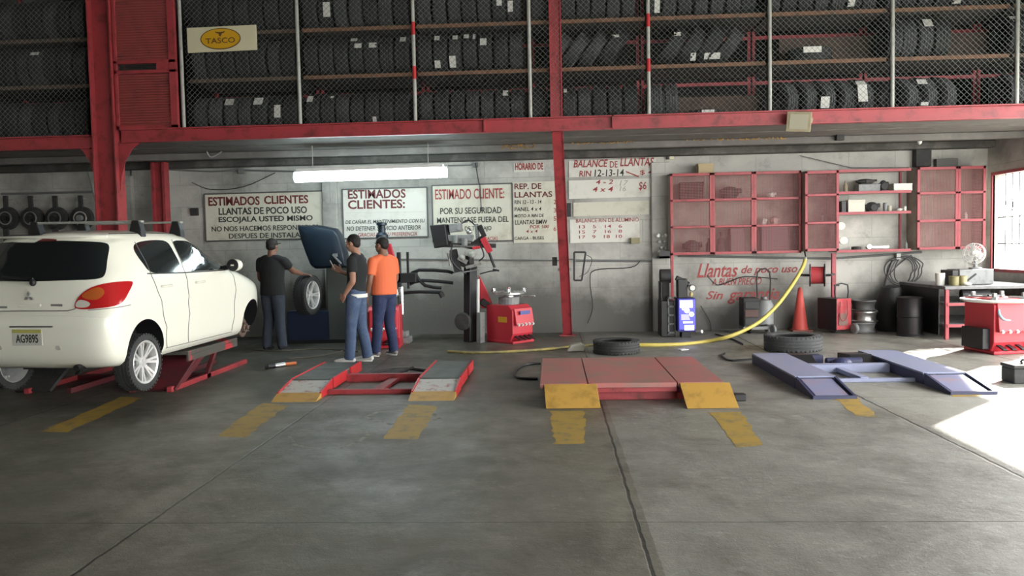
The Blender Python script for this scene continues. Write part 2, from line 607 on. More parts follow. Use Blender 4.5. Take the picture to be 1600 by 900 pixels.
mb = MB()
mb.add([(-14, -6, 0), (30, -6, 0), (30, 26, 0), (-14, 26, 0)], [(0, 1, 2, 3)])
mb.add([(-14, -6, -0.3), (30, -6, -0.3), (30, 26, -0.3), (-14, 26, -0.3)], [(3, 2, 1, 0)])
for poly in ([(65, 674), (107, 675), (222, 622), (190, 620)], [(338, 682), (383, 684), (449, 634), (409, 630)],
             [(600, 686), (655, 687), (683, 634), (638, 632)], [(866, 694), (913, 694), (913, 642), (860, 642)],
             [(1152, 699), (1194, 697), (1157, 644), (1110, 645)], [(1338, 650), (1372, 652), (1325, 608), (1288, 609)],
             [(1490, 620), (1535, 619), (1520, 606), (1476, 607)]):
    q = [at(x, y, Z=0) for x, y in poly]
    a, b_, c, d = q
    k = 14
    P = []
    for i in range(k + 1):
        t = i / k
        l, r_ = a.lerp(d, t), b_.lerp(c, t)
        w = 0.018
        l = l + Vector((random.uniform(-w, w), random.uniform(-w, w), 0))
        r_ = r_ + Vector((random.uniform(-w, w), random.uniform(-w, w), 0))
        P += [(l.x, l.y, 0.0015), (r_.x, r_.y, 0.0015)]
    mb.add(P, [(2 * i, 2 * i + 1, 2 * i + 3, 2 * i + 2) for i in range(k)], 1)
def chalk_ring(pts, w):
    q = [at(x, y, Z=0) for x, y in pts]
    n = len(q)
    c = sum(q, Vector()) / n
    P = []
    for i, p in enumerate(q):
        for k in range(4):
            r = p.lerp(q[(i + 1) % n], k / 4)
            d = (r - c).normalized()
            e = w * random.uniform(0.4, 1.2)
            P += [(r.x - d.x * e, r.y - d.y * e, 0.0012), (r.x + d.x * e, r.y + d.y * e, 0.0012)]
    m_ = len(P) // 2
    mb.add(P, [(2 * i, 2 * i + 1, (2 * i + 3) % (2 * m_), (2 * i + 2) % (2 * m_)) for i in range(m_)], 2)


chalk_ring([(452, 682), (470, 672), (520, 669), (565, 671), (577, 678), (560, 690), (530, 702), (495, 700), (462, 696)], 0.022)
chalk_ring([(572, 652), (590, 644), (640, 640), (676, 646), (686, 654), (660, 660), (610, 663)], 0.03)
M_CHALK = mat('chalk_residue', (0.26, 0.25, 0.21), 0.8, wear=((0.13, 0.125, 0.11), 9, 0.46, 0.62))
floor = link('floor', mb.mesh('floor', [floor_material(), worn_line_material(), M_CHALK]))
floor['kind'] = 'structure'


def wall_material(name, base, dirt, amount):
    """painted block wall: courses, patchy paint, rubber scuffs low down where tyres are rolled"""
    m = bpy.data.materials.new(name)
    m.use_nodes = True
    nt = m.node_tree
    L = nt.links.new
    b = nt.nodes['Principled BSDF']
    tc = nd(nt, 'ShaderNodeTexCoord')
    mapn = nd(nt, 'ShaderNodeMapping')
    mapn.inputs['Rotation'].default_value = (PI / 2, 0, 0)
    L(tc.outputs['Object'], mapn.inputs['Vector'])
    br = nd(nt, 'ShaderNodeTexBrick')
    br.inputs['Color1'].default_value = (1, 1, 1, 1)
    br.inputs['Color2'].default_value = (0.9, 0.9, 0.9, 1)
    br.inputs['Mortar'].default_value = (0.80, 0.80, 0.80, 1)
    br.inputs['Scale'].default_value = 1.0
    br.inputs['Mortar Size'].default_value = 0.008
    br.inputs['Brick Width'].default_value = 0.8
    br.inputs['Row Height'].default_value = 0.4
    L(mapn.outputs[0], br.inputs['Vector'])

    def noise(scale, detail, rough, dist=0.0):
        n = nd(nt, 'ShaderNodeTexNoise')
        n.inputs['Scale'].default_value = scale
        n.inputs['Detail'].default_value = detail
        n.inputs['Roughness'].default_value = rough
        n.inputs['Distortion'].default_value = dist
        L(tc.outputs['Object'], n.inputs['Vector'])
        return n.outputs[0]

    def mp(v, a, b_, c=0.0, d=1.0):
        r = nd(nt, 'ShaderNodeMapRange')
        for i, x in ((1, a), (2, b_), (3, c), (4, d)):
            r.inputs[i].default_value = x
        L(v, r.inputs[0])
        return r.outputs[0]

    def mix(f, a, b_, blend='MIX'):
        n = nd(nt, 'ShaderNodeMix', data_type='RGBA', blend_type=blend)
        for i, x in ((0, f), (6, a), (7, b_)):
            if isinstance(x, tuple):
                n.inputs[i].default_value = (*x, 1)
            elif isinstance(x, float):
                n.inputs[i].default_value = x
            else:
                L(x, n.inputs[i])
        return n.outputs[2]

    def ma(op, a, b_):
        n = nd(nt, 'ShaderNodeMath', operation=op)
        for i, x in enumerate((a, b_)):
            if isinstance(x, float):
                n.inputs[i].default_value = x
            else:
                L(x, n.inputs[i])
        return n.outputs[0]
    col = mix(mp(noise(0.7, 6, 0.6), 0.35, 0.7), base, tuple(c * 0.8 for c in base))
    col = mix(1.0, col, br.outputs[0], 'MULTIPLY')
    sep = nd(nt, 'ShaderNodeSeparateXYZ')
    L(tc.outputs['Object'], sep.inputs[0])
    low = mp(sep.outputs[2], 0.1, 1.2, 0.50, 0.0)         # scuffs get denser where tyres lean
    near = mp(sep.outputs[0], 1.6, -0.6, 0.0, 0.10)          # more of the dirt colour towards the left
    low = ma('ADD', low, near)
    d = mp(ma('ADD', noise(0.9, 8, 0.62, 0.15), low), 0.50, 0.84)
    col = mix(ma('MULTIPLY', d, amount), col, dirt)
    d2 = mp(noise(4.0, 8, 0.7), 0.58, 0.75)
    col = mix(ma('MULTIPLY', d2, 0.45), col, dirt)
    L(col, b.inputs['Base Color'])
    b.inputs['Roughness'].default_value = 0.75
    bp = nd(nt, 'ShaderNodeBump')
    bp.inputs['Strength'].default_value = 0.4
    bp.inputs['Distance'].default_value = 0.01
    L(ma('ADD', br.outputs[1], noise(25, 5, 0.6)), bp.inputs['Height'])
    bp.invert = True
    L(bp.outputs[0], b.inputs['Normal'])
    return m


M_WALL = wall_material('painted_block_wall', (0.56, 0.55, 0.505), (0.110, 0.107, 0.097), 0.92)
M_WALLU = mat('store_shade_dark', (0.05, 0.048, 0.045), 0.9, wear=((0.085, 0.08, 0.075), 1.5, 0.45, 0.7), bump=(6, 0.3))  # store shade put into the colour of upper wall and shelf boards
M_ROOF = mat('roof_sheet', (0.16, 0.16, 0.16), 0.7)

structure('wall_back', MB().bb((WXL - 0.2, WY, -0.1), (WXR + 0.2, WY + 0.2, MZ0 - 0.02)), M_WALL)
structure('wall_back_upper', MB().bb((WXL - 0.2, WY, MZ0 - 0.02), (WXR + 0.2, WY + 0.2, RZ)), M_WALLU)
structure('wall_left', MB().bb((WXL - 0.2, -3, -0.1), (WXL, WY, RZ)), M_WALL)
# right wall: open drive-in from y = 1 to 12.5, then solid with the barred window
mb = MB()
WYa, WYb, WZa, WZb = 13.0, 14.22, 1.02, 2.62
mb.bb((WXR, 12.5, -0.1), (WXR + 0.2, WY, WZa))
mb.bb((WXR, 12.5, WZb), (WXR + 0.2, WY, RZ))
mb.bb((WXR, 12.5, WZa), (WXR + 0.2, WYa, WZb))
mb.bb((WXR, WYb, WZa), (WXR + 0.2, WY, WZb))
mb.bb((WXR, -3, 4.0), (WXR + 0.2, 11.4, RZ))
mb.bb((WXR, 11.4, 3.1), (WXR + 0.2, 12.5, RZ))
structure('wall_right', mb, M_WALL)
structure('wall_front_light_block', MB().bb((WXL, -3.2, -0.1), (2.5, -3, RZ)).bb((2.5, -3.2, 3.2), (WXR, -3, RZ)), M_WALL)  # added unseen front wall, its opening sized to hold back light
structure('ceiling', MB().bb((WXL - 0.2, -3, RZ), (WXR + 0.2, WY + 0.2, RZ + 0.1)), M_ROOF)
# window with burglar bars
win = structure('window_1', MB().bb((WXR - 0.015, WYa - 0.05, WZa - 0.05), (WXR + 0.03, WYa, WZb + 0.05)).bb((WXR - 0.015, WYb, WZa - 0.05), (WXR + 0.03, WYb + 0.05, WZb + 0.05))
                .bb((WXR - 0.015, WYa, WZb), (WXR + 0.03, WYb, WZb + 0.05)).bb((WXR - 0.015, WYa, WZa - 0.05), (WXR + 0.03, WYb, WZa)), M_PINK)
mb = MB()
for i in range(1, 6):
    y = WYa + (WYb - WYa) * i / 6
    mb.cyl((WXR + 0.1, y, WZa), (WXR + 0.1, y, WZb), 0.008, n=8)
for z in (1.45, 1.9):
    mb.bb((WXR + 0.09, WYa, z - 0.008), (WXR + 0.11, WYb, z + 0.008))
for yy, zz in ((13.5, 1.7), (13.9, 2.1), (13.3, 1.3)):
    mb.tube([(WXR + 0.1, yy + 0.11 * math.cos(t * 0.5), zz + 0.11 * math.sin(t * 0.5)) for t in range(0, 11)], 0.006, n=6, smooth=2)
part('window_bars', mb, M_BLACK, win)

# pilasters in the back wall
for i, (xa, xb) in enumerate(((1018, 1046), (186, 214), (508, 531))):
    a, b_ = at(xa, 400, Y=WY), at(xb, 400, Y=WY)
    structure('pillar', MB().bb((a.x, WY - 0.09, 0), (b_.x, WY + 0.02, 3.0)), M_WALL, bevel=0.01)

# mezzanine: boarded deck over its joists, red edge beam, dark wall beam
mb = MB()
yy = MF + 0.02
k = 0
while yy < WY:
    w = random.uniform(0.26, 0.34)
    mb.bb((WXL, yy, MZ0 + 0.03 + random.uniform(0, 0.012)), (WXR, min(yy + w - 0.01, WY), MZ0 + 0.07))
    yy += w
deck = structure('ceiling_mezzanine', mb, M_BOARD)
structure('wall_beam', MB().bb((WXL, WY - 0.25, 3.10), (WXR, WY, MZ0 + 0.03)), mat('dark_timber', (0.06, 0.058, 0.052), 0.75, wear=((0.14, 0.13, 0.12), 2.5, 0.45, 0.65), bump=(20, 0.3)), bevel=0.01)
structure('wall_beam', MB().bb((WXL, 13.1, MZ0 - 0.07), (WXR, 13.22, MZ0 + 0.03)), M_BOARD)
# old yellow lettering painted on the deck boards
letters('lettering', [('AERO', 783, 836, 222, 233, 0, 0.0), ('VEDACUNA', 889, 990, 215, 226, 0, 0.0), ('MOTOR LEDURE', 1072, 1228, 206, 221, 0, 0.0), ('Y S', 1240, 1262, 204, 214, 0, 0.0)], 13.09, M_INKY, deck, 'faded yellow painted letters')

# red steel: front edge beam in two lifts, column with haunch, second column by the wall, leaning prop
mb = MB()
for xa, xb, dz in ((-6.25, WXR + 0.2, 0.0), (WXL, -6.7, -0.07)):
    z0, z1 = MZ0 - 0.005 + dz, MZ1 + dz
    mb.bb((xa, MF - 0.05, z0), (xb, MF - 0.03, z1))
    mb.bb((xa, MF - 0.11, z0), (xb, MF - 0.03, z0 + 0.016))
    mb.bb((xa, MF - 0.11, z1 - 0.016), (xb, MF - 0.03, z1))
for x in (-0.95, 0.86):
    mb.bb((x, MF - 0.11, MZ0), (x + 0.02, MF - 0.03, MZ1))
structure('front_beam', mb, M_RED)
mb = MB()
XC = -6.47
mb.bb((XC - 0.17, MF - 0.14, 0), (XC - 0.15, MF + 0.10, RZ)).bb((XC + 0.15, MF - 0.14, 0), (XC + 0.17, MF + 0.10, RZ)).bb((XC - 0.16, MF - 0.03, 0), (XC + 0.16, MF - 0.01, RZ))
for s in (1, -1):
    x0 = XC + (0.17 if s > 0 else -0.17)
    pts = [(x0, MF - 0.04, MZ0), (x0 + s * 0.34, MF - 0.04, MZ0), (x0 + s * 0.2, MF - 0.04, MZ0 - 0.10), (x0 + s * 0.1, MF - 0.04, MZ0 - 0.26), (x0 + s * 0.03, MF - 0.04, MZ0 - 0.5), (x0, MF - 0.04, MZ0 - 0.72)]
    mb.prism(pts, (0, -0.015, 0))
structure('main_column', mb, M_RED)
a = at(240, 300, Y=14.0)
mb = MB()
for dx in (0.0, 0.2):
    mb.bb((a.x + dx, 13.92, 0), (a.x + dx + 0.045, 14.1, MZ0))
mb.bb((a.x, 13.99, 0), (a.x + 0.24, 14.02, MZ0))
structure('wall_column', mb, M_RED)
# prop from the wall foot up to the edge beam
p0, p1 = at(887, 524, Z=0), at(871, 205, Y=MF + 0.1)
p0 = Vector((p0.x, min(p0.y, 14.25), 0))
mb = MB().bar(p0, p1, 0.15, 0.02, up=(0, 1, 0)).bar(p0 + Vector((-0.075, 0.03, 0)), p1 + Vector((-0.075, 0.03, 0)), 0.012, 0.09, up=(0, 1, 0)).bar(p0 + Vector((0.075, 0.03, 0)), p1 + Vector((0.075, 0.03, 0)), 0.012, 0.09, up=(0, 1, 0))
mb.bb((p0.x - 0.14, p0.y - 0.1, 0), (p0.x + 0.14, p0.y + 0.12, 0.015))
structure('leaning_column', mb, M_RED)
PROP = (p0, p1)
mb = MB().bb((0.0, MF + 0.0, MZ1), (0.17, MF + 0.03, RZ)).bb((0.0, MF - 0.03, MZ1), (0.015, MF + 0.10, RZ)).bb((0.155, MF - 0.03, MZ1), (0.17, MF + 0.10, RZ))
structure('upper_column', mb, M_RED)

# ------------------------------------------------------------------ tyre store above
M_MESHW = M_WIRE


def chain_link(x0, x1, z0, z1, y, p=0.078, r=0.0026):
    mb = MB()
    h = p / 2
    nw = int((x1 - x0) / h)
    ns = int((z1 - z0) / h)
    V, FS = [], []
    for i in range(nw):
        base = len(V)
        for k in range(ns + 1):
            x = x0 + i * h + ((k + i) % 2) * h
            z = z0 + k * h
            dy = r if (k % 2) else -r
            V += [(x - r, y + dy, z), (x + r, y + dy - r, z), (x + r, y + dy + r, z)]
        for k in range(ns):
            for j in range(3):
                a, b_ = base + 3 * k + j, base + 3 * k + (j + 1) % 3
                FS.append((a, b_, b_ + 3, a + 3))
    mb.add(V, FS)
    return mb


POSTS = [-5.318, -3.602, -1.931, -0.284, 1.385, 3.064, 4.735, 6.407]
BAYS = [(-8.4, -6.72, 'left of the big red column'), (-5.27, -3.63, 'behind the oval-badge sign bay'), (-3.575, -1.96, 'in the bay left of the red-banded pole'),
        (-1.905, -0.31, 'in the bay right of the red-banded pole'), (-0.26, 1.36, 'in the bay crossed by the thin upper red column'),
        (1.41, 3.04, 'in the first bay right of the column bay'), (3.09, 4.71, 'in the bay above the beige floodlight'), (4.76, 6.38, 'in the last full bay before the daylight side'),
        (6.43, 7.5, 'in the cut-off bay at the daylight end')]
desc_bay = ['bay left of the big red column', 'bay with the cream oval sign', 'bay left of the red-banded pole', 'bay right of the red-banded pole', 'bay crossed by the thin red column',
            'bay just left of the beige floodlight', 'bay directly above the beige floodlight', 'last full bay towards the daylight end', 'cut-off bay at the daylight end']
for i, (xa, xb, d) in enumerate(BAYS):
    dz = -0.07 if i == 0 else 0
    o = single('chain_link_panel', chain_link(xa + 0.008, xb - 0.008, MZ1 + dz, 5.5, MF - 0.02), M_MESHW, 'diamond wire mesh panel fencing the tyre store, ' + desc_bay[i], 'fence panel', group='chain link panels of the tyre store')
pd = ['slim grey fence pole beside the red louvred shutter', 'slim grey fence pole just right of the cream oval sign', 'pale fence pole with red painted bands, first of two', 'slim pale fence pole just left of the thin red column',
      'pale fence pole with red bands, right of the thin red column', 'slim pale fence pole just left of the beige floodlight', 'slim pale fence pole right of the beige floodlight', 'palest fence pole, nearest the daylight end']
for i, x in enumerate(POSTS):
    mb = MB().cyl((x, MF - 0.03, MZ1), (x, MF - 0.03, RZ), 0.027, n=10)
    if i in (2, 4):
        for z0, z1 in ((3.98, 4.16), (4.6, 4.78)):
            mb.cyl((x, MF - 0.03, z0), (x, MF - 0.03, z1), 0.0285, n=10, m=1)
    single('fence_pole', mb, [M_GALV, M_REDB], pd[i], 'pole', group='fence poles of the tyre store', smooth=True)

# racks: timber-edged shelves on red angle uprights
SH = (4.085, 4.76, 5.45)
RD0, RD1 = 11.62, 12.55
shelf_names = ['lower', 'middle', 'upper']
for i, (xa, xb, d) in enumerate(BAYS):
    dz = -0.02 if i == 0 else 0
    root = thing('tyre_rack', 'two-level timber-edged steel tyre rack, ' + desc_bay[i], 'rack', ((xa + xb) / 2, RD0, MZ0 + 0.073), 0, 'tyre racks behind the mesh')
    for s in SH[:2]:
        sh_ = part('shelf', MB().bb((xa, RD0 + 0.02, s - 0.012 + dz), (xb, RD1, s + dz)), M_WALLU, root)  # board coloured dark to stand for the shade beneath it
        part('shelf_edge', MB().bb((xa, RD0 - 0.01, s - 0.03 + dz), (xb, RD0 + 0.02, s + 0.022 + dz)), M_WOOD if i in (2, 3, 4, 5, 6, 7) else mat('grey_timber', (0.12, 0.085, 0.06), 0.75, wear=((0.07, 0.06, 0.05), 6, 0.45, 0.7), bump=(30, 0.3)), sh_)
    for x in (xa + 0.01, xb - 0.01):
        part('upright', MB().bb((x - 0.02, RD1 - 0.04, MZ0 + 0.073), (x + 0.02, RD1, 5.7)), M_RED, root)
    for s in SH[:2]:
        part('brace', MB().bb((xa, RD1 - 0.05, s - 0.13), (xb, RD1 - 0.02, s - 0.08)), M_RED, root)


def tyre_mesh(R=0.31, W=0.2, Rin=0.2, name='tyre', m=M_RUBBER, n=40):
    """lathe about local x with three tread grooves and shoulder"""
    h = W / 2
    pr = [(Rin, -h * 0.80), (Rin + 0.012, -h * 0.92), (R * 0.80, -h), (R * 0.92, -h * 0.97), (R * 0.975, -h * 0.86), (R, -h * 0.72)]
    for c in (-0.42, 0.0, 0.42):
        pr += [(R, (c - 0.07) * h), (R - 0.011, (c - 0.055) * h), (R - 0.011, (c + 0.055) * h), (R, (c + 0.07) * h)]
    pr += [(R, h * 0.72), (R * 0.975, h * 0.86), (R * 0.92, h * 0.97), (R * 0.80, h), (Rin + 0.012, h * 0.92), (Rin, h * 0.80), (Rin + 0.02, h * 0.6), (R - 0.03, h * 0.6), (R - 0.03, -h * 0.6), (Rin + 0.02, -h * 0.6)]
    mb = MB().lathe(pr, ax=(1, 0, 0), n=n, closed=True)
    # shoulder lugs
    for s in (-1, 1):
        for i in range(n):
            a = 2 * PI * (i + 0.5) / n
            c, sn = math.cos(a), math.sin(a)
            p = Vector((s * h * 0.8, 0, 0)) + Vector((0, c, sn)) * (R * 0.987)
            mb.box(p, (h * 0.30, R * 2 * PI / n * 0.55, 0.012), (a - PI / 2, 0, 0))
    me = mb.mesh(name, m, (0, 0, 0), True)
    return me


TYRE_ME = [tyre_mesh(0.31, 0.195, 0.2, 'tyre_a'), tyre_mesh(0.30, 0.185, 0.19, 'tyre_b', M_RUBBER2), tyre_mesh(0.315, 0.205, 0.2, 'tyre_c')]
TYRES = []          # (object, x, z) for the stickers


def put_tyre(me, x, y, z, rz, ry, label, group=None):
    o = link('tyre', me, None, (x, y, z), (0, ry, rz))
    tag(o, label, 'tyre', group)
    TYRES.append(o)
    return o


base_z = MZ0 + 0.076
bay_txt = ['left of the big red column', 'behind the cream oval sign bay', 'left of the red-banded pole', 'right of the red-banded pole', 'in the bay of the thin red column', 'just left of the beige floodlight', 'above the beige floodlight', 'in the last full bay', 'at the daylight end']
for i, (xa, xb, d) in enumerate(BAYS):
    for lv in range(3):
        z0 = base_z if lv == 0 else SH[lv - 1]
        lev = ['bottom', 'middle', 'top'][lv]
        lab = 'dark tyre standing upright in the %s row, %s' % (lev, bay_txt[i])
        grp = 'tyres %s row, %s' % (lev, bay_txt[i])
        xs0, xs1 = xa + 0.1, xb - 0.08
        if lv == 1 and i in (4, 5):            # slid over, leaning
            lab = 'dark tyre leaning sideways on the middle shelf, %s' % bay_txt[i]
            x = xs0 + 0.28
            lim = xs1 - 0.2
            while x < lim:
                a = 0.62 + random.uniform(-0.05, 0.05)
                kk = random.randrange(3)
                R, hw_ = ((0.31, 0.0975), (0.30, 0.0925), (0.315, 0.1025))[kk]
                put_tyre(TYRE_ME[kk], x, RD0 + 0.36, z0 + (R + 0.002) * math.cos(a) + hw_ * math.sin(a) + 0.005, 0, a, lab, grp)
                x += 0.265
            continue
        if i == 6 and lv == 1:
            continue
        if lv == 0 and i == 6 or lv == 0 and i == 7:       # turned so that the sidewalls show
            lab = 'dusty haze-pale tyre turned half sideways in the bottom row, %s' % bay_txt[i]
            x = xs0 + 0.14
            lim = xs1 - (0.05 if i == 6 else 0.75)
            while x < lim:
                put_tyre(TYRE_ME[1], x, RD0 + 0.33, z0 + 0.302, 0.42, 0, lab, grp)
                x += 0.262
            continue
        if lv == 0 and i == 5:
            lim = xa + 0.36
        elif i == 7 and lv == 1:
            lim = xa + 0.9
        else:
            lim = xs1
        x = xs0
        while x < lim:
            me = random.choice(TYRE_ME)
            put_tyre(me, x, RD0 + 0.34 + random.uniform(-0.02, 0.03), z0 + 0.322, random.uniform(-0.012, 0.012), random.uniform(-0.015, 0.015), lab, grp)
            x += random.choice((0.216, 0.222, 0.228))
# tyres lying flat
a = at(1265, 84, Y=RD0 + 0.3)
FLAT1 = put_tyre(TYRE_ME[2], a.x, RD0 + 0.34, SH[0] + 0.103 + 0.022, 0, PI / 2, 'single tyre lying flat on the middle shelf with a long pale tag')
a = at(1100, 165, Y=RD0 + 0.3)
FLAT2 = put_tyre(TYRE_ME[2], a.x, RD0 + 0.34, base_z + 0.103, 0, PI / 2, 'tyre lying flat in the bottom row with a short white tag')
# brown cartons at the back of the fuller bays
for (xl, xr, yt, z0, lab) in ((1040, 1195, 118, base_z, 'low row, behind the flat tyre with the white tag'), (1215, 1380, 30, SH[0], 'middle shelf, behind the single flat tyre'), (1460, 1580, 40, SH[0], 'middle shelf of the last full bay')):
    a, b_ = at(xl, 100, Y=12.42), at(xr, yt, Y=12.42)
    mb = MB().bb((a.x, 12.33, z0 + 0.003), (b_.x, 12.48, min(b_.z, z0 + 0.5)))
    single('carton', mb, mat('dusty_carton', (0.12, 0.085, 0.065), 0.9, wear=((0.07, 0.05, 0.045), 3, 0.45, 0.7)), 'wide brown carton standing on the ' + lab, 'carton')

# white paper tags stuck on tyres: each one is a part of the tyre nearest to it
TAGS = [(52, 83, 14, 6), (351, 145, 14, 14), (398, 146, 14, 15), (434, 174, 10, 20), (476, 145, 9, 13), (518, 15, 11, 22), (546, 58, 10, 8), (565, 71, 11, 8), (588, 70, 12, 9), (628, 53, 9, 11),
        (683, 104, 9, 12), (700, 101, 10, 18), (676, 48, 8, 11), (710, 46, 8, 10), (727, 46, 8, 10), (743, 47, 4, 12), (755, 65, 10, 12), (780, 4, 8, 10), (797, 10, 8, 16), (790, 137, 8, 12), (518, 150, 5, 5),
        (980, 55, 10, 5), (1067, 52, 10, 7), (1124, 86, 24, 10), (1106, 163, 19, 9), (881, 130, 5, 9), (1027, 10, 8, 22), (1330, 40, 10, 11), (1269, 73, 27, 9), (1460, 33, 13, 16), (1573, 25, 10, 7), (1495, 10, 12, 5),
        (1361, 107, 14, 8), (1432, 105, 14, 11), (1364, 145, 14, 27), (1290, 160, 13, 17), (1445, 162, 11, 5), (1084, 122, 8, 12), (585, 186, 6, 8)]
_tagged = set()
for (x, y, w, h) in TAGS:
    best, bd = None, 9
    for t in TYRES:
        c = at(x, y, Y=t.location.y - 0.3)
        d = ((c.x - t.location.x) ** 2 + ((c.z - t.location.z) * 0.6) ** 2) ** 0.5
        if d < bd:
            best, bd = t, d
    lying = abs(best.rotation_euler.y - PI / 2) < 0.01
    c = at(x, y, Y=best.location.y - 0.3)
    if bd > 0.34:
        continue
    W0, H0 = w * 11.7 / F_PX, h * 11.7 / F_PX
    top_ = 0.09 if lying else 0.26
    dz = max(-top_ + H0 / 2 + 0.03, min(top_ - H0 / 2, c.z - best.location.z))
    lim_ = 0.2 if lying else max(0.085 - W0 / 2, 0.0)
    dx = max(-lim_, min(lim_, c.x - best.location.x))
    rr = 0.312
    yy_ = best.location.y - (rr if lying else math.sqrt(max(rr * rr - dz * dz, 0.01))) - 0.004
    c = Vector((best.location.x + dx, yy_, best.location.z + dz))
    W_, H_ = w * yy_ / F_PX, h * yy_ / F_PX
    mb = MB()
    tilt = 0 if lying else math.asin(dz / rr)
    mb.box((c.x, yy_, c.z), (W_, 0.003, H_), (-tilt, 0, 0))
    me = mb.mesh('paper_tag', M_PAPER, (0, 0, 0))
    o = link('paper_tag', me, best)
    bpy.context.view_layer.update()
    o.matrix_parent_inverse = best.matrix_world.inverted()
    o['label'] = 'white paper tag'

# red louvred shutter beside the column
a, b_ = at(166, 100, Y=MF - 0.06), at(277, 100, Y=MF - 0.06)
sx0, sx1 = XC + 0.18, -5.37
root = thing('louvred_shutter', 'tall red steel shutter with two louvred panels beside the big column', 'shutter', ((sx0 + sx1) / 2, MF - 0.06, MZ1))
zmid0, zmid1 = 4.17, 4.36
mb = MB()
for x0, x1 in ((sx0, sx0 + 0.05), (sx1 - 0.11, sx1)):
    mb.bb((x0, MF - 0.10, MZ1), (x1, MF - 0.04, RZ))
for z0, z1 in ((MZ1, MZ1 + 0.05), (zmid0, zmid0 + 0.05), (zmid1 - 0.05, zmid1), (5.28, 5.36)):
    mb.bb((sx0, MF - 0.10, z0), (sx1, MF - 0.04, z1))
mb.bb((sx1 - 0.3, MF - 0.09, zmid0), (sx1, MF - 0.05, zmid1))
part('frame', mb, M_RED, root, bevel=0.006)
for z0, z1 in ((MZ1 + 0.05, zmid0), (zmid1, 5.28)):
    mb = MB()
    n = int((z1 - z0) / 0.036)
    for k in range(n):
        z = z0 + (k + 0.5) * (z1 - z0) / n
        mb.box(((sx0 + sx1) / 2 - 0.03, MF - 0.065, z), (sx1 - sx0 - 0.16, 0.03, 0.03), (0.6, 0, 0))
    mb.bb((sx0 + 0.05, MF - 0.045, z0), (sx1 - 0.11, MF - 0.04, z1))
    part('louvre_panel', mb, M_SHUT, root)
mb = MB()
for k in range(4):
    mb.bb((sx0 + 0.05, MF - 0.08, zmid0 + 0.055 + k * 0.022), (sx1 - 0.3, MF - 0.06, zmid0 + 0.065 + k * 0.022))
part('slot_vent', mb, M_DARK, root)

# cream sign with yellow oval
a, b_ = at(293, 82, Y=MF - 0.07), at(400, 39, Y=MF - 0.07)
root = thing('shop_sign', 'small cream sign board with a yellow oval badge hung on the mesh', 'sign', ((a.x + b_.x) / 2, MF - 0.07, a.z))
tl = 0.028
cx, cz = (a.x + b_.x) / 2, (a.z + b_.z) / 2
Rr = Matrix.Translation((cx, MF - 0.07, cz)) @ Euler((0, -0.012, 0)).to_matrix().to_4x4()
mb = MB(Rr)
hw, hh = (b_.x - a.x) / 2, (b_.z - a.z) / 2
mb.bb((-hw, 0, -hh), (hw, 0.025, hh))
part('board', mb, mat('cream_sign_face', (0.62, 0.58, 0.40), 0.5), root, bevel=0.006)
oc = (-0.015, -0.002, 0.0)
mb = MB(Rr)
mb.prism([(oc[0] + 0.295 * math.cos(t * PI / 20), -0.006, oc[2] + 0.152 * math.sin(t * PI / 20)) for t in range(40)], (0, 0.006, 0))
part('oval_border', mb, mat('brown_ink', (0.12, 0.06, 0.02), 0.6), root)
mb = MB(Rr)
mb.prism([(oc[0] + 0.28 * math.cos(t * PI / 20), -0.010, oc[2] + 0.139 * math.sin(t * PI / 20)) for t in range(40)], (0, 0.005, 0))
part('oval', mb, mat('sign_yellow', (0.60, 0.33, 0.01), 0.5), root)
mb = text_mesh([('TASCO', oc[0] - 0.215, oc[0] + 0.215, -0.065, 0.012, -0.015, 0, 0.012)])
mb.v = [Rr @ p for p in mb.v]
part('lettering', mb, mat('brown_ink', (0.12, 0.06, 0.02), 0.6), root)
mb = MB(Rr)
mb.prism([(oc[0] + x, -0.015, 0.055 + z) for x, z in ((-0.012, -0.02), (0.012, -0.02), (0.02, 0.012), (0.035, 0.02), (0.06, 0.028), (0.075, 0.05), (0.055, 0.042), (0.02, 0.038), (-0.02, 0.038), (-0.055, 0.042), (-0.075, 0.05), (-0.06, 0.028), (-0.035, 0.02), (-0.02, 0.012))], (0, 0.005, 0))
part('emblem', mb, mat('brown_ink', (0.12, 0.06, 0.02), 0.6), root, label='small dark bull head emblem')

# floodlight hung on the beam
a = at(1250, 190, Y=MF - 0.2)
root = thing('floodlight', 'square beige floodlight housing hung on the red beam', 'floodlight', (a.x, a.y, a.z - 0.12))
R_ = Matrix.Translation(a) @ Euler((0.15, 0.10, -0.35)).to_matrix().to_4x4()
mb = MB(R_).bb((-0.15, -0.07, -0.12), (0.13, 0.06, 0.12)).bb((-0.17, -0.085, -0.135), (0.15, -0.07, 0.135))
part('housing', mb, M_BEIGE, root, bevel=0.012)
part('lens', MB(R_).bb((-0.13, -0.092, -0.1), (0.11, -0.085, 0.1)), mat('dull_lens', (0.42, 0.40, 0.30), 0.4), root)
part('bracket', MB().bar(a + Vector((0.15, 0.05, 0)), a + Vector((0.19, 0.13, 0.06)), 0.05, 0.05).bar(a + Vector((0, 0.06, 0.05)), a + Vector((0, 0.13, 0.08)), 0.06, 0.03), M_BEIGE, root)

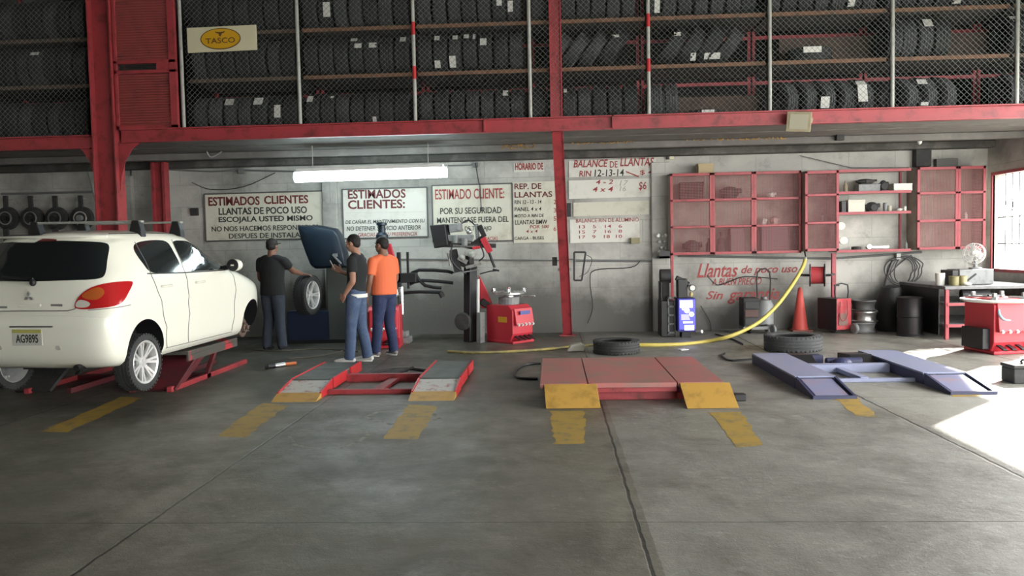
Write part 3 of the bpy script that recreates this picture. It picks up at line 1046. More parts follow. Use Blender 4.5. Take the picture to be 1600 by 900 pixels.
# fluorescent fitting below the deck
a, b_ = at(461, 277, Y=12.6), at(698, 269, Y=12.6)
root = thing('fluorescent_light', 'long lit fluorescent fitting hung under the mezzanine', 'light fitting', ((a.x + b_.x) / 2, 12.6, a.z - 0.05))
d = (b_ - a)
part('diffuser', MB().tube([a, a.lerp(b_, 0.02), a.lerp(b_, 0.98), b_], 0.082, n=16, smooth=1), mat('lit_diffuser', (0.9, 0.95, 1), 0.4, emit=((0.76, 0.96, 1.0), LAMP_E)), root, smooth=True)
part('tray', MB().bar(a + Vector((0.05, 0, 0.10)), b_ + Vector((-0.05, 0, 0.10)), 0.2, 0.05), M_WHITE, root)
for t in (0.12, 0.88):
    p = a.lerp(b_, t)
    part('hanger', MB().cyl(p + Vector((0, 0, 0.1)), (p.x, p.y, MZ0 + 0.05), 0.008, n=8), M_GALV, root)
# ------------------------------------------------------------------ signs and fittings on the back wall
SY = WY - 0.02


def board(name, label, xl, xr, yt, yb, m, cat='sign', frame=None, Y=SY, group=None, dyl=0):
    a, b_ = at(xl, yb, Y=Y), at(xr, yt, Y=Y)
    root = thing(name, label, cat, ((a.x + b_.x) / 2, Y, a.z), 0, group)
    mb = MB()
    sl = 0.004 * (b_.x - a.x)
    mb.prism([(a.x, Y, a.z), (b_.x, Y, a.z + sl), (b_.x, Y, b_.z + sl), (a.x, Y, b_.z)], (0, 0.015, 0))
    part('board', mb, m, root)
    if frame:
        mb = MB()
        for p, q in (((a.x, a.z), (b_.x, a.z + sl)), ((a.x, b_.z), (b_.x, b_.z + sl)), ((a.x, a.z), (a.x, b_.z)), ((b_.x, a.z + sl), (b_.x, b_.z + sl))):
            mb.bar((p[0], Y, p[1]), (q[0], Y, q[1]), 0.025, 0.025, up=(0, 1, 0))
        part('frame', mb, frame, root)
    return root


M_FRAME = mat('sign_frame', (0.10, 0.10, 0.095), 0.6)
sg = board('wall_sign', 'cream hand-painted sign headed ESTIMADOS CLIENTES about lightly used tyres, above the man in charcoal', 322, 505, 299, 377, M_SIGN, frame=M_FRAME)
letters('heading_lettering', [('ESTIMADOS', 326, 406, 308, 322, 0, 0.022), ('CLIENTES', 413, 482, 306, 319, 0, 0.022)], SY, M_INKD, sg)
letters('lettering', [('LLANTAS DE POCO USO', 342, 480, 325, 336, 0, 0.02), ('ESCOJALA USTED MISMO', 342, 489, 339, 350, 0, 0.02), ('NO NOS HACEMOS RESPONSABLES', 331, 498, 354, 362, 0, 0.01), ('DESPUES DE INSTALADA', 358, 486, 365, 373, 0, 0.01)], SY, M_INKK, sg)
sg = board('wall_sign', 'white hand-painted sign headed ESTIMADOS CLIENTES under the fluorescent light', 537, 667, 293, 373, M_SIGNW, frame=M_FRAME)
letters('heading_lettering', [('ESTIMADOS', 544, 634, 297, 311, 0, 0.02), ('CLIENTES:', 544, 633, 313, 327, 0, 0.02)], SY, M_INKD, sg)
letters('lettering', [('FAVOR ESPERAR A QUE TERMINEN', 541, 664, 333, 340, 0.2, 0.006), ('DE CAÑAR EL MANTENIMIENTO CON SU', 540, 664, 343, 350, 0.2, 0.006), ('NO DETENER SERVICIO ANTERIOR', 542, 658, 354, 361, 0.1, 0.006)], SY, M_INKK, sg)
letters('red_lettering', [('GRACIAS POR SU PREFERENCIA', 560, 652, 364, 370, 0.1, 0.003)], SY, M_INKR, sg)
sg = board('wall_sign', 'cream sign headed ESTIMADO CLIENTE in red, behind the tyre changer tower', 677, 800, 287, 379, M_SIGN, frame=M_FRAME)
letters('heading_lettering', [('ESTIMADO CLIENTE:', 680, 788, 296, 312, 0, 0.012)], SY, M_INKR, sg)
letters('lettering', [('POR SU SEGURIDAD', 688, 784, 325, 335, 0, 0.012), ('MANTENGASE FUERA DEL', 683, 795, 340, 349, 0, 0.012), ('AREA DE TRABAJO', 706, 768, 354, 363, 0, 0.008)], SY, M_INKK, sg)
letters('red_lettering', [('GRACIAS', 753, 778, 370, 376, 0, 0.004)], SY, M_INKR, sg)
sg = board('wall_sign', 'narrow cream price sign headed REP. DE LLANTAS just left of the leaning red column', 803, 876, 283, 380, M_SIGN)
letters('heading_lettering', [('REP. DE', 804, 846, 287, 296, 0, 0.015), ('LLANTAS', 804, 863, 300, 309, 0, 0.015)], SY, M_INKD, sg)
letters('lettering', [('RIN 12 - 13 - 14', 804, 846, 313, 319, 0.1, 0.006), ('PANEL 4 x 4', 804, 846, 324, 330, 0.1, 0.006), ('MOTO A RIN DE', 804, 850, 335, 340, 0.1, 0.004), ('LLANTAS BMW', 805, 855, 344, 351, 0, 0.008), ('CARGA - BUSES', 804, 850, 370, 375, 0, 0.004)], SY, M_INKK, sg)
letters('red_lettering', [('POR 500', 828, 858, 352, 357, 0.1, 0.003), ('2', 865, 869, 312, 319, 0, 0.003), ('3', 865, 869, 325, 332, 0, 0.003), ('5', 865, 869, 338, 345, 0, 0.003), ('6', 865, 869, 354, 361, 0, 0.003), ('4 x 4', 822, 840, 359, 364, 0.1, 0.003)], SY, M_INKR, sg)
sg = board('wall_sign', 'red wording on a pale strip high on the wall, left of the leaning column', 803, 850, 254, 269, M_SIGNW)
letters('lettering', [('HORARIO DE', 805, 849, 255, 266, 0, 0.03)], SY, M_INKR, sg)
sg = board('wall_sign', 'white sign headed BALANCE DE LLANTAS right of the leaning red column', 889, 1025, 248, 277, M_SIGNW)
letters('red_lettering', [('BALANCE', 896, 950, 250, 262, 0.25, 0.015), ('DE', 953, 965, 252, 262, 0, 0.006), ('LLANTAS', 969, 1022, 247, 260, 0.2, 0.015), ('RIN', 905, 924, 267, 276, 0.1, 0.012), ('$ 4', 1000, 1020, 266, 274, 0, 0.008)], SY, M_INKR, sg)
letters('black_lettering', [('12-13-14', 929, 975, 265, 276, 0.1, 0.008)], SY, M_INKK, sg)
a, b_ = at(978, 268, Y=SY - 0.008), at(998, 276, Y=SY - 0.008)
part('red_slash', MB().bar(a, b_, 0.02, 0.004, up=(0, 1, 0)), M_INKR, sg)
sg = board('wall_sign', 'white panel with red 4 x 4 figures below the BALANCE DE LLANTAS sign', 889, 1018, 279, 311, M_SIGNW)
letters('lettering', [('4 - 2', 931, 958, 281, 288, 0.2, 0.01), ('4 x 4', 926, 958, 292, 300, 0.2, 0.01), ('$6', 998, 1010, 284, 298, 0.1, 0.006)], SY, M_INKR, sg)
letters('pale_lettering', [('17', 968, 982, 282, 290, 0.2, 0.0), ('16', 968, 978, 291, 299, 0.2, 0.0)], SY, mat('faint_ink', (0.40, 0.38, 0.33), 0.7), sg)
board('wall_sign', 'blank yellowed panel strip between the two white price panels', 896, 1014, 314, 338, M_SIGN)
sg = board('wall_sign', 'lowest white price panel with rows of small red figures', 891, 999, 341, 380, M_SIGNW)
rows = [('BALANCE RIN DE ALUMINIO', 900, 998, 342, 348, 0, 0.004)]
for k, t in enumerate(('13   5   14   6', '15   7   16   8', '17   9   18  10')):
    rows += [(t, 905, 972, 352 + 8 * k, 357 + 8 * k, 0, 0.003)]
letters('lettering', rows, SY, M_INKR, sg)

# red painted script on the wall itself
WB = bpy.data.objects['wall_back']
letters('painted_lettering', [('Llantas', 1089, 1153, 412, 434, 0.35, 0.012), ('de poco uso', 1158, 1246, 415, 431, 0.35, 0.012), ('A BUEN PRECIO', 1112, 1190, 435, 446, 0.3, 0.01), ('Sin', 1103, 1130, 455, 468, 0.35, 0.01), ('garantia', 1137, 1218, 452, 475, 0.35, 0.01)], WY, M_INKR, WB, 'red painted script lettering')

# conduits and cables on the wall
def wall_line(pts, r, m, label, name='conduit', cat='conduit', Y=None, smooth=1, group=None):
    if Y is None:
        Y = WY - (0.062 if name == 'cable' else 0.03)
    return single(name, MB().tube([at(x, y, Y=Y) for x, y in pts], r, n=8, smooth=smooth), m, label, cat, smooth=True, group=group)


M_COND = mat('grey_conduit', (0.16, 0.165, 0.16), 0.6)
wall_line([(2, 303), (145, 300)], 0.022, M_COND, 'grey conduit running level above the hanging wheel clamps')
wall_line([(205, 270), (205, 262), (330, 268), (372, 266), (460, 268)], 0.016, M_COND, 'grey conduit running level to the fluorescent light')
wall_line([(300, 285), (330, 296), (380, 292), (430, 270)], 0.007, M_BLACK, 'loose dark cable sagging above the first ESTIMADOS sign', 'cable', 'cable', smooth=5)
wall_line([(743, 255), (748, 285), (750, 290), (752, 330)], 0.01, M_BLACK, 'thin dark cable crossing the ESTIMADO CLIENTE sign', 'cable', 'cable', smooth=4)
wall_line([(700, 259), (735, 258), (744, 254)], 0.012, M_COND, 'short grey conduit from the fluorescent light to a wall box')
wall_line([(900, 407), (1048, 408)], 0.02, M_COND, 'grey conduit running level above the bare stained wall, right of the column')
wall_line([(620, 405), (876, 407)], 0.014, M_COND, 'grey conduit running level below the ESTIMADO CLIENTE sign')
wall_line([(1060, 400), (1300, 404), (1440, 394)], 0.02, M_COND, 'grey conduit running below the red wall cabinets')
wall_line([(1000, 408), (985, 418), (930, 422), (922, 440), (926, 480), (918, 505)], 0.008, M_BLACK, 'thin cable looping down the bare wall to a dark outlet', 'cable', 'cable', smooth=5)
wall_line([(1095, 478), (1108, 500), (1112, 520)], 0.008, M_BLACK, 'thin cable hanging beside the blue lit tyre machine', 'cable', 'cable', smooth=4)
wall_line([(1105, 430), (1120, 445), (1140, 440), (1165, 432), (1215, 436)], 0.008, M_BLACK, 'dark cable drooping across the red wall script', 'cable', 'cable', smooth=4)
wall_line([(1250, 243), (1330, 262), (1420, 262)], 0.007, M_COND, 'thin wire slanting above the red wall cabinets', 'cable', 'cable')
wall_line([(205, 258), (203, 300), (200, 315), (192, 318)], 0.012, M_BLACK, 'dark cable bending down behind the red wall column', 'cable', 'cable', smooth=4)
wall_line([(124, 200), (132, 250), (150, 318)], 0.012, M_COND, 'grey pipe slanting down to the hanging wheel clamps', 'pipe', 'pipe', Y=WY - 0.1)
wall_line([(320, 226), (328, 245), (345, 238), (352, 228)], 0.012, M_GALV, 'pale cable drooping from the mezzanine right of the big column', 'cable', 'cable', Y=13.0, smooth=4)

def small_box(px, py, w, h, d, m, name, label, cat, Y=WY):
    a = at(px, py, Y=Y)
    return single(name, MB().bb((a.x - w / 2, Y - d, a.z - h / 2), (a.x + w / 2, Y, a.z + h / 2)), m, label, cat, bevel=0.006)


small_box(743, 258, 0.09, 0.09, 0.06, M_COND, 'junction_box', 'grey junction box above the ESTIMADO CLIENTE sign', 'junction box')
small_box(378, 268, 0.10, 0.10, 0.06, M_COND, 'junction_box', 'grey junction box on the conduit left of the fluorescent light', 'junction box')
small_box(305, 331, 0.14, 0.14, 0.05, M_DARK, 'junction_box', 'dark square box on the wall left of the first ESTIMADOS sign', 'junction box')
small_box(193, 302, 0.12, 0.30, 0.10, mat('olive_box', (0.17, 0.165, 0.10), 0.6), 'switch_box', 'olive switch box on the wall between the two red columns', 'switch box')
small_box(1049, 245, 0.08, 0.11, 0.05, mat('cream_switch', (0.62, 0.6, 0.42), 0.5), 'switch_box', 'small cream switch box above the left red cabinet', 'switch box')
small_box(1043, 245, 0.05, 0.10, 0.05, M_BLACK, 'socket', 'small black socket beside the cream switch box', 'socket')
small_box(889, 328, 0.07, 0.24, 0.07, M_BLACK, 'speaker_box', 'narrow black box beside the yellowed panel strip', 'box')
small_box(992, 376, 0.16, 0.10, 0.10, mat('brass_gauge', (0.25, 0.22, 0.12), 0.5), 'regulator', 'brassy air regulator at the corner of the lowest price panel', 'regulator', Y=SY - 0.003)
small_box(1437, 248, 0.26, 0.30, 0.16, M_DARK, 'switch_box', 'dark sooty box on the wall above the right red cabinet', 'switch box', Y=WY)
small_box(1475, 256, 0.36, 0.16, 0.12, mat('grimy_box', (0.14, 0.14, 0.13), 0.7), 'switch_box', 'long grimy grey box on top of the right red cabinet', 'switch box', Y=WY)
small_box(1310, 215, 0.12, 0.10, 0.1, M_DARK, 'junction_box', 'dark junction box under the mezzanine right of the floodlight', 'junction box', Y=13.09)
a = at(1437, 222, Y=13.3)
lr = thing('ceiling_lamp', 'small bare lamp holder under the mezzanine above the right cabinet', 'lamp', (a.x, a.y, a.z))
part('rose', MB().lathe([(0.07, 0.07), (0.07, 0.03), (0.03, 0.0)], (a.x, a.y, MZ0 - 0.04), n=16), M_WHITE, lr, smooth=True)
part('bulb', MB().ell((a.x, a.y, MZ0 - 0.07), (0.035, 0.035, 0.045)), M_PAPER, lr, smooth=True)

# round wheel clamps hanging in a row on pegs at the far left
wc_lab = ['first dark round wheel clamp at the left edge of the wall row', 'second dark round wheel clamp from the left edge', 'third dark round wheel clamp, beside the one with a pale ring', 'round wheel clamp with a pale inner ring, nearest the big red column']
for k, (px_, r) in enumerate(((10, 0.212), (49, 0.212), (87, 0.212), (127, 0.214))):
    c = at(px_, 341, Y=WY - 0.16)
    root = thing('wheel_clamp', wc_lab[k], 'wheel clamp', (c.x, WY - 0.16, c.z - r), 0, 'wheel clamps on the wall')
    part('disc', MB().lathe([(0.05, -0.02), (r * 0.6, -0.03), (r * 0.92, -0.015), (r, 0.02), (r, 0.06), (0.05, 0.06)], c, (0, 1, 0), n=28), M_DARK, root, smooth=True)
    part('ring', MB().lathe([(r * 0.5, -0.05), (r * 0.58, -0.05), (r * 0.58, -0.02), (r * 0.5, -0.02)], c, (0, 1, 0), n=28, closed=True), M_WORNWHITE if k == 3 else M_GREYM, root, smooth=True)
    part('hub', MB().cyl(c + Vector((0, -0.09, 0)), c + Vector((0, 0.02, 0)), 0.055), M_GREYM if k == 3 else M_BLACK, root)
    part('stem', MB().bb((c.x - 0.04, c.y - 0.02, c.z + r * 0.9), (c.x + 0.04, c.y + 0.03, c.z + r + 0.2)), M_DARK, root, bevel=0.008)
    part('jaw', MB().bb((c.x - 0.05, c.y - 0.05, c.z - r - 0.22), (c.x + 0.05, c.y, c.z - r * 0.85)), M_DARK, root, bevel=0.01)
    part('wall_peg', MB().cyl((c.x, c.y, c.z + r + 0.14), (c.x, WY - 0.001, c.z + r + 0.14), 0.02), M_GALV, root)

# bracket with a yellow reel and a black frame on the leaning column
t = 0.31
pc = PROP[0].lerp(PROP[1], t)
pc = at(882, 411, Y=pc.y - 0.09)
root = thing('air_regulator', 'yellow round air regulator strapped to the leaning red column', 'regulator', (pc.x, pc.y, pc.z - 0.1))
part('body', MB().cyl(pc + Vector((0, -0.06, 0)), pc + Vector((0, 0.06, 0)), 0.085, n=20), mat('regulator_yellow', (0.55, 0.27, 0.02), 0.45), root, bevel=0.008, smooth=True)
part('clamp', MB().bb((pc.x - 0.11, pc.y + 0.0, pc.z - 0.13), (pc.x + 0.11, pc.y + 0.07, pc.z - 0.08)), M_GREYM, root)
part('lever', MB().bb((pc.x - 0.2, pc.y - 0.0, pc.z - 0.04), (pc.x - 0.12, pc.y + 0.05, pc.z + 0.10)), M_BLACK, root)
q = [at(x, y, Y=13.3) for x, y in ((897, 394), (915, 394), (909, 438), (897, 438))]
mb = MB()
for i in range(4):
    mb.bar(q[i], q[(i + 1) % 4], 0.03, 0.03, up=(0, 1, 0))
mb.bar(q[0].lerp(q[3], 0.25), (pc.x + 0.02, pc.y + 0.1, q[0].lerp(q[3], 0.25).z), 0.02, 0.02)
single('bracket_frame', mb, M_BLACK, 'tapered black metal frame fixed beside the yellow regulator', 'bracket', bevel=0.004)
wall_line([(915, 398), (925, 405), (918, 425), (905, 432)], 0.005, M_BLACK, 'thin black wire looped from the tapered black frame', 'cable', 'cable', Y=13.3, smooth=4)

# ------------------------------------------------------------------ red cabinets with wire mesh doors
def wire_grid(x0, x1, z0, z1, y, pitch=0.026, r=0.0022):
    mb = MB()
    n = int((x1 - x0) / pitch)
    for i in range(1, n):
        x = x0 + (x1 - x0) * i / n
        mb.box((x, y, (z0 + z1) / 2), (2 * r, 2 * r, z1 - z0))
    n = int((z1 - z0) / pitch)
    for i in range(1, n):
        z = z0 + (z1 - z0) * i / n
        mb.box(((x0 + x1) / 2, y + r, z), (x1 - x0, 2 * r, 2 * r))
    return mb


def cabinet(root, x0, x1, z0, z1, y0, y1, cols, rows, m=M_RED, mesh_m=None, door=True):
    t = 0.02
    mb = MB().bb((x0, y0 + 0.03, z0), (x1, y1, z0 + t)).bb((x0, y0 + 0.03, z1 - t), (x1, y1, z1)).bb((x0, y0 + 0.03, z0), (x0 + t, y1, z1)).bb((x1 - t, y0 + 0.03, z0), (x1, y1, z1)).bb((x0, y1 - 0.012, z0), (x1, y1, z1))
    part('carcass', mb, M_CABIN, root)
    for z in rows:
        part('shelf', MB().bb((x0 + t, y0 + 0.06, z - 0.012), (x1 - t, y1 - 0.012, z + 0.012)), M_CABIN, root)
    for a, b_ in zip(cols[:-1], cols[1:]):
        f = MB()
        w = 0.045
        f.bb((a, y0, z0), (a + w, y0 + 0.025, z1)).bb((b_ - w, y0, z0), (b_, y0 + 0.025, z1)).bb((a, y0, z0), (b_, y0 + 0.025, z0 + w)).bb((a, y0, z1 - w), (b_, y0 + 0.025, z1))
        for z in rows:
            f.bb((a, y0, z - 0.02), (b_, y0 + 0.025, z + 0.02))
        d = part('door', f, m, root, bevel=0.004)
        part('wire_mesh', wire_grid(a + 0.02, b_ - 0.02, z0 + 0.02, z1 - 0.02, y0 + 0.014), mesh_m or M_MESHRED, d)


M_MESHRED = mat('red_wire_mesh', (0.36, 0.15, 0.15), 0.6)
M_CABIN = mat('cabinet_inside', (0.40, 0.35, 0.30), 0.7, wear=((0.24, 0.19, 0.17), 3, 0.45, 0.7))
CY = 13.98
a, b_ = at(1048, 396, Y=CY), at(1257, 270, Y=CY)
x0, x1, z0, z1 = a.x, at(1258, 393, Y=13.82).x - 0.01, 1.36, 2.765
root = thing('mesh_cabinet', 'wide red wall cabinet with wire mesh doors, left of the shelf niche', 'cabinet', ((x0 + x1) / 2, CY, z0))
cols = [x0, at(1113, 330, Y=CY).x, at(1178, 330, Y=CY).x, x1]
cabinet(root, x0, x1, z0, z1, CY, WY, cols, [1.84, 2.30])
part('leg', MB().bb((x0, CY + 0.02, 0), (x0 + 0.05, CY + 0.07, z0)), M_RED, root, bevel=0.004)
xr = at(1302, 430, Y=CY).x
CAB1 = (x0, x1, z0, z1)
# the open door standing proud of it
a, b_ = at(1258, 393, Y=13.82), at(1311, 266, Y=13.82)
root = thing('mesh_door_cabinet', 'narrow pink-red mesh-fronted cabinet standing proud beside the open shelves', 'cabinet', ((a.x + b_.x) / 2, 13.82, a.z))
cabinet(root, a.x, b_.x, a.z, b_.z, 13.82, WY, [a.x, b_.x], [a.z + 0.48, a.z + 0.95], m=M_PINK)
xr = at(1302, 430, Y=14.15).x
part('leg', MB().bb((xr - 0.03, 14.12, 0.62), (xr + 0.04, 14.19, 1.34)), M_PINK, root, bevel=0.004)
part('leg', MB().bb((xr - 0.03, 14.12, 0), (xr + 0.04, 14.19, 0.62)), M_RED, root, bevel=0.004)
NX1 = b_.x
# open shelves
a, b_ = at(1313, 390, Y=CY), at(1424, 268, Y=CY)
sx0, sx1 = NX1 + 0.02, b_.x
root = thing('open_shelf_unit', 'open red-edged wall shelves holding spares between the two mesh cabinets', 'shelves', ((sx0 + sx1) / 2, CY, 1.37))
SZ = [1.385, 2.03, 2.38, 2.75]
for z in SZ:
    s_ = part('shelf', MB().bb((sx0, CY + 0.02, z - 0.02), (sx1, WY, z)), M_CABIN, root)
    part('edge', MB().bb((sx0, CY, z - 0.035), (sx1, CY + 0.02, z + 0.01)), M_PINK, s_)
for x in (sx0, sx1 - 0.03):
    part('upright', MB().bb((x, WY - 0.04, 1.37), (x + 0.03, WY, 2.76)), M_PINK, root)
# right cabinet
a, b_ = at(1433, 391, Y=CY), at(1541, 262, Y=CY)
root = thing('mesh_cabinet', 'two-door red mesh wall cabinet in the corner above the workbench', 'cabinet', ((a.x + b_.x) / 2, CY, a.z))
cabinet(root, a.x, b_.x, 1.37, 2.77, CY, WY, [a.x, at(1497, 330, Y=CY).x, b_.x], [1.86, 2.33], m=M_PINK)
part('bracket', MB().bar((b_.x, CY + 0.05, 1.37), (b_.x, WY - 0.02, 1.1), 0.03, 0.03), M_PINK, root)

# things on and in the shelves
def junk(name, px_, zb, w, h, d, m, label, cat, kind='box', Y=14.15, bev=0.006):
    x = at(px_, 320, Y=Y).x
    zb += 0.0015
    if kind == 'box':
        mb = MB().bb((x - w / 2, Y - d / 2, zb), (x + w / 2, Y + d / 2, zb + h)).bb((x - w / 2 - 0.004, Y - d / 2 - 0.004, zb + h * 0.8), (x + w / 2 + 0.004, Y + d / 2 + 0.004, zb + h))
    elif kind == 'can':
        mb = MB().lathe([(w / 2 * 0.9, 0), (w / 2, 0.01), (w / 2, h * 0.9), (w / 2 * 0.85, h), (w / 2 * 0.4, h * 1.02)], (x, Y, zb), n=20)
    elif kind == 'drum':
        mb = MB().lathe([(0.03, 0), (w / 2, 0), (w / 2, h * 0.3), (w * 0.3, h * 0.5), (w * 0.3, h), (0.03, h)], (x, Y, zb), n=24)
    elif kind == 'pump':
        mb = MB().ell((x, Y, zb + h * 0.45), (w / 2, d / 2, h * 0.45)).cyl((x - w * 0.5, Y, zb + h * 0.5), (x + w * 0.6, Y, zb + h * 0.6), h * 0.18).cyl((x, Y - d * 0.6, zb + h * 0.4), (x, Y, zb + h * 0.4), h * 0.25).bb((x - w * 0.3, Y - d * 0.4, zb), (x + w * 0.3, Y + d * 0.4, zb + h * 0.15))
    elif kind == 'bottle':
        mb = MB().lathe([(w / 2, 0), (w / 2, h * 0.62), (w * 0.2, h * 0.78), (w * 0.2, h), (0.005, h)], (x, Y, zb), n=16)
    elif kind == 'tool':
        mb = MB().bar((x - w / 2, Y, zb + h / 2), (x + w / 2, Y, zb + h / 2), h * 0.6, h * 0.6).cyl((x - w / 2, Y - h * 0.6, zb + h * 0.62), (x - w / 2, Y + h * 0.6, zb + h * 0.62), h * 0.62)
    return single(name, mb, m, label, cat, bevel=bev if kind in ('box', 'tool') else 0, smooth=kind not in ('box', 'tool'))


Z1, Z2, Z3, Z4 = SZ
junk('metal_bracket', 1321, Z3, 0.07, 0.20, 0.1, mat('tan_metal', (0.3, 0.24, 0.17), 0.6), 'tan upright bracket at the left end of the top open shelf', 'bracket', 'bottle')
junk('tool_box', 1355, Z3, 0.36, 0.13, 0.2, M_GREYM, 'low grey tool box on the top open shelf', 'tool box')
junk('battery_pump', 1352, Z3 + 0.137, 0.32, 0.10, 0.16, M_DARK, 'dark pump body lying on the low grey tool box', 'pump', 'pump')
junk('impact_wrench', 1380, Z3, 0.14, 0.22, 0.1, M_DARK, 'dark impact wrench standing on the top open shelf', 'tool', 'pump')
junk('storage_box', 1407, Z3, 0.31, 0.13, 0.2, M_PAPER, 'white flat box at the right end of the top open shelf', 'box')
junk('storage_box', 1316, Z2, 0.08, 0.2, 0.16, M_BLACK, 'small black box at the left end of the second open shelf', 'box')
junk('storage_box', 1335, Z2, 0.28, 0.22, 0.2, mat('dirty_white', (0.6, 0.58, 0.5), 0.6), 'off-white square box on the second open shelf', 'box')
junk('pump', 1362, Z2, 0.22, 0.2, 0.16, M_DARK, 'dark ribbed pump beside the off-white box on the second shelf', 'pump', 'pump')
junk('spray_can', 1383, Z2, 0.07, 0.16, 0.07, M_GREYM, 'grey can beside the dark pump on the second shelf', 'can', 'can')
junk('spray_can', 1390, Z2, 0.07, 0.11, 0.07, mat('cream_can', (0.5, 0.48, 0.38), 0.5), 'short cream can in the middle of the second shelf', 'can', 'can')
junk('tool_socket', 1405, Z2, 0.10, 0.07, 0.08, M_PAPER, 'small pale fitting near the right end of the second shelf', 'fitting', 'pump')
junk('spray_can', 1414, Z2, 0.05, 0.09, 0.05, M_PAPER, 'small white can at the right end of the second shelf', 'can', 'can')
junk('torque_wrench', 1373, Z1 + 0.012, 0.34, 0.07, 0.06, M_CHROME, 'bright chrome torque wrench lying on the lowest open shelf', 'tool', 'tool')
junk('oil_tray', 1338, Z1, 0.16, 0.06, 0.16, M_DARK, 'dark tray on the lowest open shelf beside the chrome wrench', 'tray', 'can')
junk('spray_can', 1416, Z1, 0.05, 0.15, 0.05, M_GREYM, 'slim grey can at the right end of the lowest open shelf', 'can', 'bottle')
for (px_, py_, lab) in ((1314, 353, 'upper'), (1318, 376, 'lower')):
    c = at(px_, py_, Y=13.9)
    root = thing('work_lamp', '%s small round white work lamp clipped at the edge of the narrow mesh cabinet' % lab, 'lamp', (c.x, c.y, c.z - 0.06))
    part('head', MB().lathe([(0.03, 0.1), (0.045, 0.04), (0.068, -0.01), (0.06, -0.02), (0.01, -0.02)], c, (0.2, 0.9, 0.1), n=20), M_PAPER, root, smooth=True)
    part('clip', MB().bar(c + Vector((-0.02, 0.06, -0.02)), (NX1 - 0.01, c.y + 0.08, c.z - 0.05), 0.03, 0.03), M_GREYM, root)
for (px_, zb, w, h, lab, m) in ((1205, 2.315, 0.14, 0.12, 'white rag bundle on the upper shelf inside the wide red cabinet', M_PAPER), (1193, 1.855, 0.11, 0.13, 'pale pump on the middle shelf inside the wide red cabinet', M_PAPER), (1210, 1.855, 0.15, 0.16, 'pale reddish fitting inside the wide red cabinet, right of the pale pump', mat('pale_pink', (0.5, 0.36, 0.32), 0.6))):
    junk('spare_part', px_, zb, w, h, 0.12, m, lab, 'spare part', 'pump')
for (px_, w, h, lab) in ((1080, 0.3, 0.26, 'dark heap-shaped motor at the bottom of the wide red cabinet'), (1107, 0.10, 0.26, 'dark upright bottle in the wide red cabinet, right of the motor'), (1127, 0.14, 0.36, 'dark tall canister in the second bay of the wide red cabinet')):
    junk('spare_part', px_, 1.38, w, h, 0.2, M_DARK, lab, 'spare part', 'pump' if w > 0.2 else 'bottle')
junk('spare_part', 1150, 1.38, 0.22, 0.42, 0.2, mat('grimy_pink_box', (0.20, 0.13, 0.13), 0.7), 'grimy box at the bottom of the second cabinet bay', 'box')
junk('spare_part', 1209, 1.385, 0.46, 0.45, 0.2, mat('grimy_pink_box2', (0.17, 0.10, 0.11), 0.7), 'large grimy box at the bottom of the third cabinet bay', 'box')
junk('coiled_belt', 1140, 2.315, 0.34, 0.24, 0.2, M_DARK, 'dark bundle of belts in the upper shelf of the second cabinet bay', 'belts', 'pump')
junk('coiled_belt', 1080, 2.315, 0.4, 0.3, 0.2, mat('dark_red_brown', (0.06, 0.035, 0.035), 0.8), 'dark brown case in the upper shelf of the first cabinet bay', 'case')
junk('spare_part', 1285, at(1285, 345, Y=13.95).z, 0.08, 0.14, 0.08, M_GREYM, 'grey bottle inside the narrow pink-red mesh cabinet', 'bottle', 'bottle')
junk('spare_part', 1509, 1.88, 0.06, 0.12, 0.06, M_PAPER, 'small white bottle inside the corner mesh cabinet', 'bottle', 'bottle')
a = at(1102, 268, Y=14.15)
single('carton', MB().bb((a.x - 0.135, 14.05, 2.768), (a.x + 0.125, 14.28, 2.768 + 0.16)).bb((a.x - 0.14, 14.045, 2.768 + 0.11), (a.x + 0.13, 14.285, 2.768 + 0.165)), M_CARD, 'small cardboard carton on top of the wide red cabinet', 'carton', bevel=0.004)
# hub caps / bulbs heap on a dark tray left of the cabinet
c = at(1040, 383, Y=14.1)
root = thing('parts_basket', 'dark wire basket of round pale fittings beside the left edge of the wide red cabinet', 'basket', (c.x, c.y, c.z - 0.23))
part('basket', MB().bb((c.x - 0.12, c.y - 0.1, c.z - 0.23), (c.x + 0.06, WY, c.z - 0.19)).bb((c.x - 0.12, WY - 0.03, c.z - 0.23), (c.x + 0.06, WY, c.z + 0.25)).bb((c.x - 0.12, c.y - 0.1, c.z - 0.23), (c.x + 0.06, c.y - 0.085, c.z - 0.10)), M_BLACK, root)
k = 0
for (dx, dz) in ((-0.10, 0.17), (-0.03, 0.15), (0.03, 0.17), (-0.08, 0.06), (0.0, 0.06), (0.04, 0.04), (-0.05, -0.04), (0.02, -0.05), (-0.09, -0.12), (-0.02, -0.13), (0.04, -0.14)):
    r = 0.028 if k % 3 else 0.036
    single('round_fitting', MB().lathe([(0.004, -r * 0.7), (r * 0.6, -r * 0.6), (r, 0), (r * 0.6, r * 0.5), (0.004, r * 0.5)], (c.x + dx - 0.02, c.y + 0.05, c.z + dz), (0.1, 1, 0.1), n=14), M_PAPER if k in (0, 2, 8) else mat('dull_grey', (0.3, 0.31, 0.29), 0.6), 'round pale fitting hanging in the dark basket left of the wide red cabinet', 'fitting', smooth=True, group='round fittings in the basket')
    k += 1
